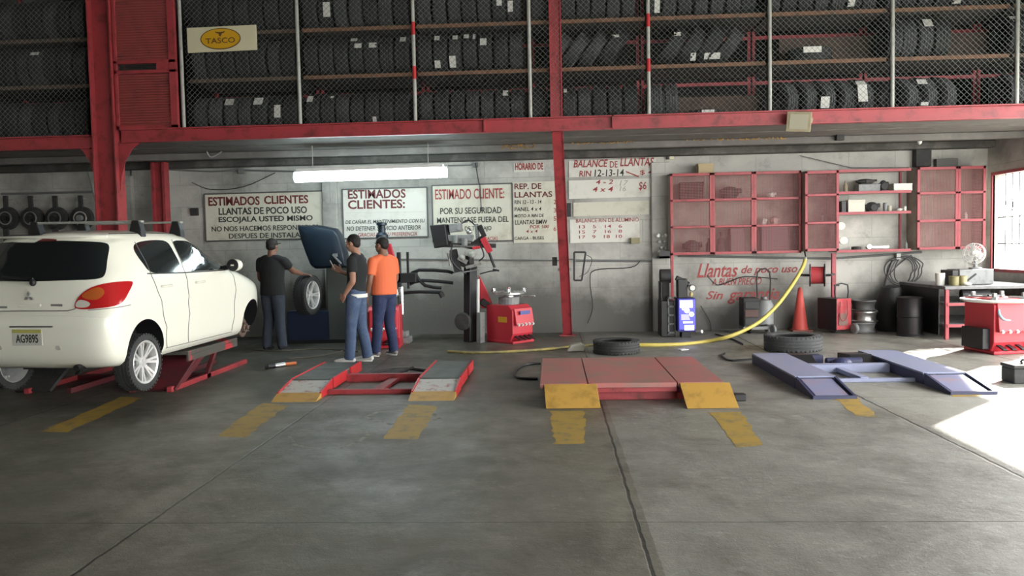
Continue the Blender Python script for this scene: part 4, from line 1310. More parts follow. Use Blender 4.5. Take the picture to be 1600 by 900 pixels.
# ------------------------------------------------------------------ workshop machines along the wall
def tyre_changer_body(root, W=0.46, D=0.62, H=0.62):
    """local: front is -y, base on z=0"""
    w, d = W / 2, D / 2
    mb = MB().prism([(-w, -d + 0.06, 0.04), (-w, d, 0.04), (-w, d, H), (-w, -d + 0.10, H), (-w, -d, H - 0.08), (-w, -d, 0.16)], (W, 0, 0))
    mb.bb((-w - 0.01, -d - 0.02, 0), (w + 0.01, d, 0.045))
    part('body', mb, M_REDM, root, bevel=0.012, world=False)
    mb = MB().prism([(-w + 0.03, -d - 0.07, 0.30), (-w + 0.03, -d + 0.01, 0.30), (-w + 0.03, -d + 0.01, H - 0.05), (-w + 0.03, -d - 0.02, H - 0.05)], (W - 0.06, 0, 0))
    part('front_panel', mb, M_REDM, root, bevel=0.008, world=False)
    for k in range(4):
        x = -w + 0.08 + k * (W - 0.16) / 3
        part('pedal', MB().bar((x, -d + 0.02, 0.12), (x, -d - 0.11, 0.07), 0.06, 0.02), M_BLACK, root, bevel=0.004, world=False)
    for k in range(5):
        x = -w + 0.07 + k * (W - 0.14) / 4
        part('switch', MB().cyl((x, -d - 0.06, 0.32), (x, -d - 0.09, 0.30), 0.02, n=10), M_WHITE, root, world=False)


def turntable(root, z, r=0.24):
    part('turntable', MB().lathe([(0.09, z - 0.14), (0.09, z - 0.03), (r * 0.6, z - 0.03), (r, z - 0.012), (r, z + 0.012), (0.03, z + 0.012)], n=28), M_STEEL, root, smooth=True, world=False)
    for k in range(4):
        a = PI / 4 + k * PI / 2
        c, s = math.cos(a), math.sin(a)
        mb = MB().bar((c * r * 0.3, s * r * 0.3, z + 0.025), (c * r * 1.1, s * r * 1.1, z + 0.025), 0.06, 0.03).bar((c * r * 1.0, s * r * 1.0, z + 0.03), (c * r * 1.0, s * r * 1.0, z + 0.09), 0.05, 0.04)
        part('clamp_jaw', mb, M_CHROME, root, bevel=0.004, world=False)


# central tyre changer: red body, black tower, helper arms
c = at(797, 537, Z=0)
TC = thing('tyre_changer', 'red tyre changer with a black tower and raised helper arms, left of the leaning column', 'tyre changer', (c.x - 0.02, c.y + 0.30, 0), 0.82)
tyre_changer_body(TC)
turntable(TC, 0.80, 0.25)
part('gearbox', MB().cyl((0, 0, 0.62), (0, 0, 0.74), 0.17, n=20), M_GREYM, TC, world=False)
part('badge', MB().bb((-0.12, -0.385, 0.47), (0.10, -0.375, 0.53)), mat('blue_badge', (0.08, 0.1, 0.3), 0.5), TC, world=False)
part('caution_sticker', MB().bb((-0.237, -0.18, 0.34), (-0.229, 0.02, 0.43)), mat('amber_sticker', (0.6, 0.32, 0.02), 0.5), TC, world=False, label='amber rectangular sticker')
RI = Matrix.Rotation(-0.82, 4, 'Z')


def tl(px_, py_, Y):
    """photo measurement at depth Y -> the changer's own frame"""
    return RI @ (at(px_, py_, Y=Y) - Vector(TC.location))


YT = c.y + 0.35
mb = MB()
b0, b1 = tl(735, 540, YT), tl(735, 418, YT)
mb.bar((b0.x, b0.y, 0), b1, 0.16, 0.16)
part('column', mb, M_BLACK, TC, bevel=0.01, world=False)
b0, b1 = tl(723, 502, YT - 0.1), tl(723, 515, YT - 0.1)
part('bead_breaker', MB().lathe([(0.03, -0.05), (0.13, -0.04), (0.15, 0), (0.13, 0.04), (0.03, 0.05)], b0, RI @ Vector((0.3, 1, 0)), n=24), M_DARK, TC, smooth=True, world=False)
b0, b1 = tl(747, 488, YT - 0.15), tl(747, 436, YT - 0.15)
part('air_cylinder', MB().cyl(b0, b1, 0.025, n=14), M_WHITE, TC, world=False)
b0 = tl(751, 536, YT - 0.15)
b0.z = 0.0
part('cylinder_base', MB().bar(b0, tl(751, 488, YT - 0.15), 0.10, 0.10), M_GREYM, TC, bevel=0.008, world=False)
# tilting red post behind the table
q = [tl(x, y, YT + 0.1) for x, y in ((748, 430), (758, 450), (768, 472), (772, 482), (752, 482), (748, 465))]
part('tilt_post', MB().prism(q, RI @ Vector((0, 0.12, 0))), M_REDM, TC, bevel=0.006, world=False)
part('tilt_arm', MB().bar(tl(752, 470, YT + 0.05), tl(770, 482, YT + 0.05), 0.12, 0.10), M_BLACK, TC, bevel=0.01, world=False)
# head of the tower: display, beams, valve blocks, lever
YH = YT - 0.05
part('arm_beam', MB().bar(tl(685, 383, YH), tl(775, 384, YH), 0.10, 0.07).bar(tl(708, 408, YH), tl(745, 420, YH), 0.08, 0.08).bar(tl(735, 418, YH), tl(732, 385, YH), 0.10, 0.10), M_DARK, TC, bevel=0.008, world=False)
q = [tl(x, y, YH - 0.12) for x, y in ((671, 352), (695, 350), (700, 383), (678, 388))]
part('display_head', MB().prism(q, RI @ Vector((0.05, 0.16, 0))), M_BLACK, TC, bevel=0.012, world=False)
part('valve_block', MB().bar(tl(702, 357, YH), tl(722, 355, YH), 0.12, 0.14), M_GREYM, TC, bevel=0.01, world=False)
part('valve_block', MB().bar(tl(718, 392, YH - 0.08), tl(742, 396, YH - 0.08), 0.13, 0.12).ell(tl(737, 398, YH - 0.15), 0.06).ell(tl(722, 402, YH - 0.13), 0.05), M_GALV, TC, bevel=0.006, world=False)
part('valve_block', MB().bar(tl(708, 390, YH), tl(716, 425, YH), 0.10, 0.12), M_DARK, TC, bevel=0.01, world=False)
part('roller_bracket', MB().tube([tl(733, 362, YH), tl(738, 372, YH), tl(738, 386, YH)], 0.03).ell(tl(733, 362, YH), 0.05), M_STEEL, TC, smooth=True, world=False)
part('motor_pod', MB().bar(tl(700, 372, YH), tl(740, 372, YH), 0.14, 0.10).cyl(tl(716, 350, YH), tl(716, 360, YH), 0.07, n=14), M_GREYM, TC, bevel=0.01, world=False)
part('press_arm', MB().bar(tl(736, 385, YH), tl(757, 370, YH), 0.10, 0.09).bar(tl(757, 370, YH), tl(749, 352, YH), 0.08, 0.08), M_BLACK, TC, bevel=0.01, world=False)
part('regulator', MB().cyl(tl(726, 372, YH - 0.12), tl(726, 384, YH - 0.12), 0.05, n=16).cyl(tl(712, 368, YH - 0.1), tl(712, 380, YH - 0.1), 0.04, n=16).bar(tl(744, 350, YH), tl(748, 384, YH), 0.05, 0.05), M_GREYM, TC, bevel=0.004, world=False)
part('guide_rod', MB().cyl(tl(700, 395, YH), tl(704, 415, YH), 0.02).cyl(tl(708, 384, YH - 0.05), tl(748, 386, YH - 0.05), 0.02).bar(tl(716, 402, YH - 0.1), tl(730, 410, YH - 0.1), 0.07, 0.07).bar(tl(728, 418, YH - 0.1), tl(752, 412, YH - 0.1), 0.05, 0.05), M_STEEL, TC, world=False)
part('hose_bundle', MB().tube([tl(706, 386, YH - 0.1), tl(704, 402, YH - 0.12), tl(712, 416, YH - 0.1), tl(728, 428, YH)], 0.014), M_BLACK, TC, smooth=True, world=False)
part('hose_loop', MB().tube([tl(720, 350, YH), tl(732, 344, YH), tl(742, 352, YH)], 0.012), M_BLACK, TC, smooth=True, world=False)
part('control_lever', MB().bar(tl(754, 372, YH - 0.1), tl(766, 394, YH - 0.1), 0.07, 0.10), M_REDM, TC, bevel=0.012, world=False)
part('mount_rod', MB().cyl(tl(763, 392, YH - 0.1), tl(773, 418, YH - 0.1), 0.022, n=12).bar(tl(770, 421, YH - 0.1), tl(780, 423, YH - 0.1), 0.05, 0.03), M_BLACK, TC, world=False)
part('red_link', MB().bar(tl(738, 388, YH - 0.12), tl(750, 386, YH - 0.12), 0.06, 0.05), M_REDM, TC, bevel=0.006, world=False)
part('air_hose', MB().tube([tl(752, 385, YH - 0.1), tl(756, 400, YH - 0.1), tl(748, 408, YH - 0.1)], 0.012).tube([tl(750, 428, YH), tl(765, 424, YH), tl(776, 423, YH)], 0.01), M_BLACK, TC, smooth=True, world=False)
part('tool_tray', MB().bar(tl(708, 428, YH - 0.05), tl(748, 421, YH - 0.05), 0.22, 0.02), M_GREYM, TC, world=False)
for (xa, ya, xb, yb) in ((836, 462, 815, 463),):
    part('table_lever', MB().bar(tl(xa, ya, c.y), tl(xb, yb, c.y), 0.05, 0.025), M_CHROME, TC, bevel=0.006, world=False)

# second tyre changer behind the two standing men
c2 = at(590, 545, Z=0)
c2 = Vector((-2.72, 12.75, 0))
T2 = thing('tyre_changer', 'red tyre changer half hidden behind the two standing men', 'tyre changer', (c2.x, c2.y, 0), 0.1)
tyre_changer_body(T2, 0.50, 0.55, 0.66)
turntable(T2, 0.82, 0.24)
part('gearbox', MB().cyl((0, 0, 0.62), (0, 0, 0.74), 0.17, n=20), M_GREYM, T2, world=False)
RI2 = Matrix.Rotation(-0.1, 4, 'Z')
t2 = lambda x, y, Y: RI2 @ (at(x, y, Y=Y) - c2)
b1 = t2(597, 372, 12.95)
part('column', MB().bar((b1.x, b1.y, 0), b1, 0.13, 0.13), M_BLACK, T2, bevel=0.01, world=False)
part('column_cap', MB().lathe([(0.10, 0), (0.10, 0.05), (0.06, 0.09), (0.06, 0.20), (0.085, 0.21), (0.085, 0.25), (0.02, 0.26)], b1, n=18), M_NAVY, T2, smooth=True, world=False)
part('swing_arm', MB().bar(b1 + Vector((0.1, 0, -0.1)), b1 + Vector((0.16, -0.02, -0.32)), 0.06, 0.08), M_REDM, T2, bevel=0.01, world=False)
# helper post with silver air cylinder right of the orange shirt
c3 = at(628, 516, Z=0)
c3 = Vector((at(627, 450, Y=13.2).x, 13.2, 0))
H3 = thing('helper_post', 'black bead helper post with a silver air cylinder, right of the man in orange', 'tyre press', (c3.x, c3.y, 0))
zt = at(627, 394, Y=13.2).z
part('post', MB().bb((c3.x - 0.065, 13.2, 0.1), (c3.x - 0.005, 13.28, zt)), M_BLACK, H3, bevel=0.006)
part('side_post', MB().bb((c3.x + 0.09, 13.24, 0.9), (c3.x + 0.13, 13.28, zt)), M_BLACK, H3, bevel=0.006)
part('air_cylinder', MB().cyl((c3.x + 0.01, 13.14, at(627, 491, Y=13.14).z), (c3.x + 0.01, 13.14, at(627, 448, Y=13.14).z), 0.05, n=18), M_CHROME, H3, smooth=True)
part('foot', MB().bb((c3.x - 0.09, 13.06, 0.0), (c3.x + 0.14, 13.34, 0.1)).bb((c3.x - 0.07, 13.08, 0.1), (c3.x + 0.10, 13.28, 0.2)), M_GREYM, H3, bevel=0.01)
part('cross_head', MB().bb((c3.x - 0.07, 13.2, 1.0), (c3.x + 0.25, 13.4, 1.16)), M_BLACK, H3, bevel=0.008)
for i, pts in enumerate((((640, 430), (655, 422), (700, 424), (708, 428)), ((640, 444), (660, 438), (708, 442)), ((628, 458), (655, 456), (690, 457)), ((650, 430), (664, 446), (690, 450)))):
    part('arm', MB().tube([at(x, y, Y=13.38) for x, y in pts], 0.028, n=8, smooth=2), M_BLACK, H3, smooth=True)
part('roller', MB().cyl(at(688, 457, Y=13.38), at(692, 464, Y=13.38), 0.045, n=16), M_DARK, H3, smooth=True)

# wheel balancer with raised navy hood and the wheel on its shaft
bx = Vector((-3.62, 13.55, 0))
BAL = thing('wheel_balancer', 'wheel balancer with a raised dark navy wheel hood in front of the man in charcoal', 'wheel balancer', (bx.x, bx.y, 0))
q = [at(x, y, Y=13.35) for x, y in ((510, 415), (545, 414), (548, 528), (508, 528))]
part('cabinet', MB().bb((q[0].x, 13.3, 0.0), (q[1].x, 13.9, q[0].z)), mat('balancer_grey', (0.075, 0.085, 0.08), 0.5), BAL, bevel=0.02)
q2 = [at(x, y, Y=13.35) for x, y in ((448, 440), (474, 440))]
part('pedestal', MB().bb((q2[0].x, 13.3, 0.0), (q[0].x + 0.05, 13.9, 0.55)), mat('balancer_navy', (0.012, 0.022, 0.055), 0.5), BAL, bevel=0.02)
part('base', MB().bb((q2[0].x - 0.03, 13.25, 0), (q[1].x + 0.02, 13.95, 0.06)), M_BLACK, BAL)
hood = [(465, 352), (470, 372), (478, 395), (486, 415), (493, 420), (544, 418), (541, 395), (533, 368), (525, 357), (500, 352)]
hp = [at(x, y, Y=13.25) for x, y in hood]
mb = MB()
n = len(hp)
inner = []
cen = sum(hp, Vector()) / n
ring0 = hp
ring1 = [cen + (p - cen) * 0.92 + Vector((0, -0.10, 0)) for p in hp]
ring2 = [cen + (p - cen) * 0.6 + Vector((0, -0.14, 0)) for p in hp]
back = [p + Vector((0, 0.16, 0)) for p in hp]
P = back + ring0 + ring1 + ring2
FS = []
for r_ in range(3):
    FS += [(r_ * n + i, r_ * n + (i + 1) % n, (r_ + 1) * n + (i + 1) % n, (r_ + 1) * n + i) for i in range(n)]
FS += [tuple(3 * n + i for i in range(n)), tuple(i for i in range(n - 1, -1, -1))]
mb.add(P, FS)
part('wheel_hood', mb, M_NAVY, BAL, bevel=0.015, smooth=True)
part('hood_arm', MB().bar(at(530, 400, Y=13.45), at(530, 440, Y=13.5), 0.06, 0.06), M_BLACK, BAL)
part('hood_clip', MB().bar(at(520, 398, Y=13.08), at(533, 412, Y=13.08), 0.05, 0.02).bb(at(521, 401, Y=13.09), at(527, 396, Y=13.07)), M_GREYM, BAL)
wc = at(481, 461, Y=12.95)
axis = Vector((0.985, -0.17, 0.02)).normalized()
part('shaft', MB().cyl(wc - axis * 0.1, wc - axis * 0.1 + Vector((-0.02, 0.45, 0)), 0.03), M_STEEL, BAL)


def wheel(name, R, W, Rr, spokes, label, cat, loc, axis_dir, group=None, parent=None, m=M_ALLOY, tm=M_RUBBER):
    """tyre with a spoked rim; outer face looks along axis_dir"""
    ang = math.atan2(axis_dir.y, axis_dir.x)
    if parent is None:
        t = link(name, tyre_mesh(R, W, Rr, name, tm), None, loc, (0, 0, ang))
        tag(t, label, cat, group)
    else:
        t = link(name, tyre_mesh(R, W, Rr, name, tm), parent, loc, (0, 0, ang))
    h = W / 2
    mb = MB()
    mb.lathe([(Rr + 0.012, h * 0.86), (Rr + 0.004, h * 0.95), (Rr - 0.012, h * 0.86), (Rr - 0.02, h * 0.5), (Rr - 0.03, -h * 0.3), (Rr + 0.0, -h * 0.9), (Rr + 0.012, -h * 0.8), (Rr - 0.012, -h * 0.25), (Rr - 0.005, h * 0.5)], ax=(1, 0, 0), n=40, closed=True)
    rim = link('rim', mb.mesh('rim', m, (0, 0, 0), True), t)
    mb = MB()
    mb.lathe([(0.01, h * 0.66), (0.032, h * 0.66), (0.036, h * 0.55), (0.065, h * 0.5), (0.07, h * 0.2), (0.01, h * 0.2)], ax=(1, 0, 0), n=24)
    for k in range(spokes):
        a = 2 * PI * k / spokes
        for da in (-0.13, 0.13):
            p0 = Vector((h * 0.42, math.cos(a + da * 0.8) * 0.055, math.sin(a + da * 0.8) * 0.055))
            p1 = Vector((h * 0.72, math.cos(a + da) * (Rr - 0.012), math.sin(a + da) * (Rr - 0.012)))
            mb.bar(p0, p1, 0.024, 0.028, up=(1, 0, 0))
        mb.cyl((h * 0.45, math.cos(a + 0.5) * 0.048, math.sin(a + 0.5) * 0.048), (h * 0.56, math.cos(a + 0.5) * 0.048, math.sin(a + 0.5) * 0.048), 0.009, n=6)
    link('spokes', mb.mesh('spokes', m, (0, 0, 0), False), rim)
    disc = MB().lathe([(0.02, h * 0.1), (Rr * 0.72, h * 0.1), (Rr * 0.72, h * 0.02), (0.02, h * 0.02)], ax=(1, 0, 0), n=28)
    link('brake_disc', disc.mesh('brake_disc', M_GREYM), rim)
    return t


wheel('wheel', 0.325, 0.21, 0.225, 5, 'wheel with bright spoked rim on the balancer shaft, under a hand', 'wheel', wc, axis)

# blue-lit nitrogen / inflator machine with its dark rack
c = at(1073, 524, Z=0)
ymach = 13.3
def mx(x):
    return at(x, 480, Y=ymach).x
def mz(y):
    return at(1070, y, Y=ymach).z
INF = thing('tyre_inflator', 'tall tyre inflator machine with a brightly lit blue and white front panel', 'inflator', ((mx(1058) + mx(1087)) / 2, ymach, 0))
part('cabinet', MB().bb((mx(1059), ymach, 0.10), (mx(1087), ymach + 0.34, mz(466))), mat('inflator_blue', (0.03, 0.03, 0.22), 0.5), INF, bevel=0.012)
part('foot', MB().bb((mx(1066), ymach + 0.05, 0), (mx(1080), ymach + 0.30, 0.11)), M_BLACK, INF)
M_SCRB = mat('lit_blue_panel', (0.05, 0.05, 0.4), 0.4, emit=((0.13, 0.12, 0.75), 0.9))
M_SCRW = mat('lit_white_panel', (0.7, 0.7, 0.9), 0.4, emit=((0.72, 0.72, 1.0), 1.2))
pn = part('front_panel', MB().bb((mx(1061), ymach - 0.012, 0.14), (mx(1086), ymach, mz(468))), M_SCRB, INF, bevel=0.004)
mb = MB().bb((mx(1062), ymach - 0.018, mz(481)), (mx(1082), ymach - 0.011, mz(469)))
for (x, y, r) in ((1073, 485, 0.045), (1080, 491, 0.042), (1067, 483, 0.02)):
    mb.cyl((mx(x), ymach - 0.02, mz(y)), (mx(x), ymach - 0.011, mz(y)), r, n=18)
for (xa, xb, ya, yb) in ((1069, 1084, 508, 516), (1067, 1082, 502, 505)):
    mb.bb((mx(xa), ymach - 0.018, mz(yb)), (mx(xb), ymach - 0.011, mz(ya)))
mb.prism([(mx(1064), ymach - 0.018, mz(500)), (mx(1078), ymach - 0.018, mz(500)), (mx(1075), ymach - 0.018, mz(491)), (mx(1064), ymach - 0.018, mz(491))], (0, 0.006, 0), m=1)
part('panel_print', mb, [M_SCRW, mat('lit_lilac', (0.3, 0.3, 0.8), 0.4, emit=((0.4, 0.38, 0.9), 1.0))], pn)
part('pump_head', MB().bb((mx(1060), ymach + 0.03, mz(466)), (mx(1075), ymach + 0.25, mz(436))).cyl((mx(1060), ymach + 0.1, mz(437)), (mx(1078), ymach + 0.1, mz(446)), 0.05, n=14).bar((mx(1058), ymach + 0.1, mz(434)), (mx(1070), ymach + 0.1, mz(440)), 0.1, 0.08), M_BLACK, INF, bevel=0.012)
g = part('gauge', MB().cyl((mx(1082), ymach - 0.03, mz(450)), (mx(1082), ymach + 0.05, mz(450)), 0.055, n=20), M_BLACK, INF)
part('dial', MB().cyl((mx(1082), ymach - 0.034, mz(450)), (mx(1082), ymach - 0.028, mz(450)), 0.043, n=20), M_WHITE, g)
part('filter_bowl', MB().ell((mx(1080), ymach, mz(460)), (0.03, 0.03, 0.045)), mat('amber_bowl', (0.45, 0.36, 0.15), 0.3), INF, smooth=True)
yr = 13.5
rx = lambda x: at(x, 480, Y=yr).x
rz_ = lambda y: at(1045, y, Y=yr).z
root = thing('compressor_rack', 'dark pump stack standing on a grid-fronted black cabinet, left of the blue lit inflator', 'compressor', (rx(1045), yr, 0))
mb = MB().bb((rx(1033), yr, 0), (rx(1055), yr + 0.45, rz_(470)))
part('cabinet', mb, M_BLACK, root, bevel=0.01)
mb = MB()
for k in range(5):
    z = 0.06 + k * 0.145
    mb.bb((rx(1043), yr - 0.03, z), (rx(1055), yr, z + 0.03))
for x in (1043, 1053):
    mb.bb((rx(x), yr - 0.03, 0.04), (rx(x + 2), yr, 0.68))
part('grid_front', mb, M_GREYM, root)
part('motor', MB().cyl((rx(1034), yr + 0.2, rz_(432)), (rx(1051), yr + 0.2, rz_(432)), 0.12, n=20), M_DARK, root, bevel=0.01, smooth=True)
part('motor_neck', MB().bb((rx(1033), yr + 0.1, rz_(470)), (rx(1048), yr + 0.32, rz_(440))), M_DARK, root, bevel=0.01)
part('side_pipe', MB().cyl((rx(1034), yr + 0.06, rz_(472)), (rx(1034), yr + 0.06, rz_(442)), 0.025), M_BLACK, root)

# dark tool cart with a steel cylinder jack
y5 = 13.75
q = lambda x, y, Y=y5: at(x, y, Y=Y)
root = thing('tool_cart', 'dark box cart with a steel cylinder and small wheels, left of the red cone', 'cart', (q(1185, 520).x, y5, 0))
part('box', MB().bb((q(1162, 500).x, y5, 0.12), (q(1187, 500).x, y5 + 0.35, q(1170, 466).z)), M_DARK, root, bevel=0.01)
for k in range(3):
    part('drawer', MB().bb((q(1164, 500).x, y5 - 0.015, 0.15 + k * 0.14), (q(1185, 500).x, y5, 0.27 + k * 0.14)), mat('rusty_drawer', (0.09, 0.045, 0.04), 0.6) if k == 1 else M_BLACK, root, bevel=0.004)
part('cylinder', MB().lathe([(0.15, 0.1), (0.15, 0.42), (0.11, 0.5), (0.05, 0.52), (0.05, 0.56), (0.01, 0.56)], (q(1198, 500).x, y5 + 0.15, 0.06), n=24), M_GREYM, root, smooth=True)
for x, yy_ in ((1172, 0.05), (1207, -0.05), (1206, 0.3)):
    c = q(x, 515)
    part('wheel', MB().lathe([(0.015, -0.025), (0.06, -0.025), (0.075, -0.012), (0.075, 0.012), (0.06, 0.025), (0.015, 0.025)], (c.x, y5 + yy_, 0.075), (1, 0.35, 0), n=20), M_GREYM if x > 1200 else M_BLACK, root, smooth=True)
part('handle', MB().tube([(q(1186, 470).x, y5 + 0.1, 0.62), (q(1186, 470).x, y5 + 0.1, 1.05), (q(1205, 470).x, y5 + 0.1, 1.05), (q(1205, 470).x, y5 + 0.1, 0.55)], 0.012, smooth=3), M_BLACK, root, smooth=True)
part('undercarriage', MB().bb((q(1162, 500).x, y5 + 0.02, 0.07), (q(1210, 500).x, y5 + 0.34, 0.12)), M_GREYM, root)

# cone
c = at(1250, 517, Z=0)
root = thing('traffic_cone', 'tall faded red traffic cone by the wall under the hose reel', 'traffic cone', (c.x, c.y, 0))
part('cone', MB().lathe([(0.145, 0.02), (0.128, 0.06), (0.035, 0.74), (0.02, 0.755), (0.002, 0.755)], c, n=28), M_CONE, root, smooth=True)
part('base', MB().bb((c.x - 0.17, c.y - 0.17, 0), (c.x + 0.17, c.y + 0.17, 0.03)), mat('cone_base', (0.18, 0.06, 0.05), 0.7), root, bevel=0.01)

# hose reel and the yellow hose
c = at(1277, 430, Y=13.75)
root = thing('hose_reel', 'black-flanged red hose reel hung below the mesh cabinets', 'hose reel', (c.x, c.y, c.z - 0.18))
ax = Vector((0.95, -0.3, 0)).normalized()
part('drum', MB().cyl(c - ax * 0.10, c + ax * 0.10, 0.145, n=28), mat('red_hose_wound', (0.45, 0.05, 0.06), 0.5), root, smooth=True)
for s in (-1, 1):
    part('flange', MB().lathe([(0.05, -0.012), (0.185, -0.012), (0.195, 0), (0.185, 0.012), (0.05, 0.012)], c + ax * (0.115 * s), ax, n=32), M_BLACK, root, smooth=True)
part('axle', MB().cyl(c - ax * 0.2, c + ax * 0.2, 0.02), M_BLACK, root)
part('arm', MB().bar(c + ax * 0.2, (xr, 14.12, c.z), 0.03, 0.03).bar(c - ax * 0.2, c - ax * 0.2 + Vector((0, 0.3, 0.0)), 0.03, 0.04), M_BLACK, root)
pts = [at(1258, 406, Y=13.7), at(1253, 420, Y=13.55), at(1236, 448, Y=13.3), at(1215, 476, Y=13.0), at(1190, 500, Y=12.8), at(1165, 515, Y=12.65), at(1135, 527, Y=12.5)]
gl = [at(1100, 534, Z=0.02), at(1060, 538, Z=0.02), at(1005, 539, Z=0.03), at(960, 538, Z=0.022), at(905, 540, Z=0.022), at(860, 545, Z=0.022), at(800, 549, Z=0.022), at(745, 551, Z=0.02), at(700, 549, Z=0.02)]
hs = thing('air_hose', 'yellow air hose drooping from below the cabinets and trailing along the floor', 'hose', (gl[0].x, gl[0].y, 0))
part('tube', MB().tube(pts + gl[:4], 0.030, n=10, smooth=6), M_HOSEY, hs, smooth=True)
part('trailing_end', MB().tube(gl[3:], 0.021, n=10, smooth=6), mat('dirty_hose', (0.38, 0.30, 0.09), 0.6, wear=((0.2, 0.17, 0.08), 5, 0.4, 0.6)), hs, smooth=True)
part('fitting', MB().cyl(pts[0], at(1259, 402, Y=13.72), 0.035, 0.02), M_GALV, hs)
part('hook', MB().tube([at(1259, 403, Y=13.72), at(1258, 396, Y=13.8), at(1257, 392, Y=13.95)], 0.014), M_BLACK, hs)

# red welding cart
y6 = 13.55
q = lambda x, y, Y=y6: at(x, y, Y=Y)
root = thing('welding_cart', 'red and black cart with wheels and an upright handle, right of the cone', 'cart', (q(1312, 518).x, y6, 0), 0)
xa, xm, xb = q(1290, 500).x, q(1307, 500).x, q(1333, 500).x
zt = q(1310, 467).z
part('side_panel', MB().prism([(xa, y6 + 0.42, 0.06), (xm, y6, 0.06), (xb, y6 + 0.10, 0.06), (xb - (xm - xa), y6 + 0.52, 0.06)], (0, 0, zt - 0.06)), M_BLACK, root, bevel=0.01)
part('front_panel', MB().prism([(xm - 0.002, y6 - 0.014, 0.07), (xb, y6 + 0.086, 0.07), (xb, y6 + 0.10, 0.07), (xm, y6, 0.07)], (0, 0, zt - 0.07)), mat('cart_red', (0.42, 0.04, 0.05), 0.5, wear=((0.3, 0.16, 0.15), 7, 0.5, 0.7)), root)
part('vent_grille', MB().box(((xm + xb) / 2 - 0.02, y6 + 0.025, 0.24), (0.17, 0.02, 0.2), (0, 0, 0.34)), mat('grille_brown', (0.2, 0.12, 0.1), 0.6), root)
part('handle', MB().tube([(xm + 0.05, y6 + 0.2, zt), (xm + 0.05, y6 + 0.2, zt + 0.22), (xb - 0.02, y6 + 0.2, zt + 0.22), (xb - 0.02, y6 + 0.2, zt)], 0.012, smooth=2).bb((xm + 0.03, y6 + 0.18, zt + 0.2), (xm + 0.11, y6 + 0.22, zt + 0.23)), M_BLACK, root)
part('cable_loop', MB().tube([(xm + 0.06, y6 - 0.02, zt - 0.05), (xm + 0.05, y6 - 0.03, zt - 0.3), (xm + 0.12, y6 - 0.03, zt - 0.36), (xm + 0.18, y6 - 0.01, zt - 0.25), (xm + 0.17, y6, zt - 0.02)], 0.008), M_RED, root, smooth=True)
for dx, dy in ((0.02, -0.02), (-0.2, 0.35)):
    part('wheel', MB().lathe([(0.02, -0.03), (0.075, -0.03), (0.09, -0.015), (0.09, 0.015), (0.075, 0.03), (0.02, 0.03)], (xb + dx, y6 + dy, 0.09), (0.9, 0.3, 0), n=22), M_GREYM, root, smooth=True)

# stack of steel rims
c = at(1352, 515, Z=0)
c = Vector((at(1350, 490, Y=13.75).x, 13.75, 0))
for k, (m, lab, r) in enumerate(((M_GREYM, 'grimy brown-grey steel rim at the bottom of the stack by the welding cart', 0.20), (M_STEEL, 'bright steel rim in the middle of the stack by the welding cart', 0.205), (mat('dark_rim', (0.06, 0.06, 0.06), 0.5), 'dark steel rim on top of the stack by the welding cart', 0.20))):
    z = k * 0.185
    pr = [(r * 0.9, 0.0), (r, 0.0), (r + 0.012, 0.012), (r - 0.02, 0.03), (r - 0.03, 0.08), (r - 0.015, 0.14), (r + 0.005, 0.16), (r, 0.18), (r - 0.02, 0.178), (r - 0.05, 0.09), (0.04, 0.10), (0.04, 0.085), (r - 0.06, 0.075)]
    single('steel_rim', MB().lathe(pr, (c.x + (0.01 if k == 1 else -0.01), c.y, z), n=36, closed=True), m, lab, 'rim', origin=(c.x, c.y, z), smooth=True)
# hose coil on the wall
cc = at(1412, 423, Y=WY - 0.12)
mb = MB()
pts = []
for i in range(0, 85):
    t = i * 0.32
    r = 0.235 + 0.015 * math.sin(i * 0.9)
    pts.append((cc.x - 0.08 + 0.055 * (i // 20) + r * math.cos(t), cc.y + 0.0007 * i, cc.z + (r + 0.01) * math.sin(t)))
pts += [(cc.x - 0.26, cc.y + 0.05, cc.z - 0.1), (cc.x - 0.27, cc.y + 0.04, cc.z - 0.35), (cc.x - 0.1, cc.y + 0.0, cc.z - 0.46), (cc.x + 0.25, cc.y - 0.02, cc.z - 0.48)]
root = thing('hose_coil', 'dark rubber hose coiled on a wall hook left of the workbench', 'hose', (cc.x, cc.y, cc.z - 0.5))
part('coil', mb.tube(pts, 0.011, n=8, smooth=2), mat('grey_rubber', (0.07, 0.07, 0.072), 0.6), root, smooth=True)
part('hook', MB().bb((cc.x - 0.12, cc.y, cc.z + 0.2), (cc.x - 0.05, WY - 0.001, cc.z + 0.3)), M_GALV, root)
part('tail', MB().tube([(cc.x - 0.2, cc.y, cc.z + 0.18), (cc.x - 0.32, cc.y, cc.z - 0.2), (cc.x - 0.42, cc.y - 0.02, cc.z - 0.7), (cc.x - 0.46, cc.y, 0.3), (cc.x - 0.5, cc.y - 0.05, 0.015)], 0.014, n=8), M_DARK, root, smooth=True)
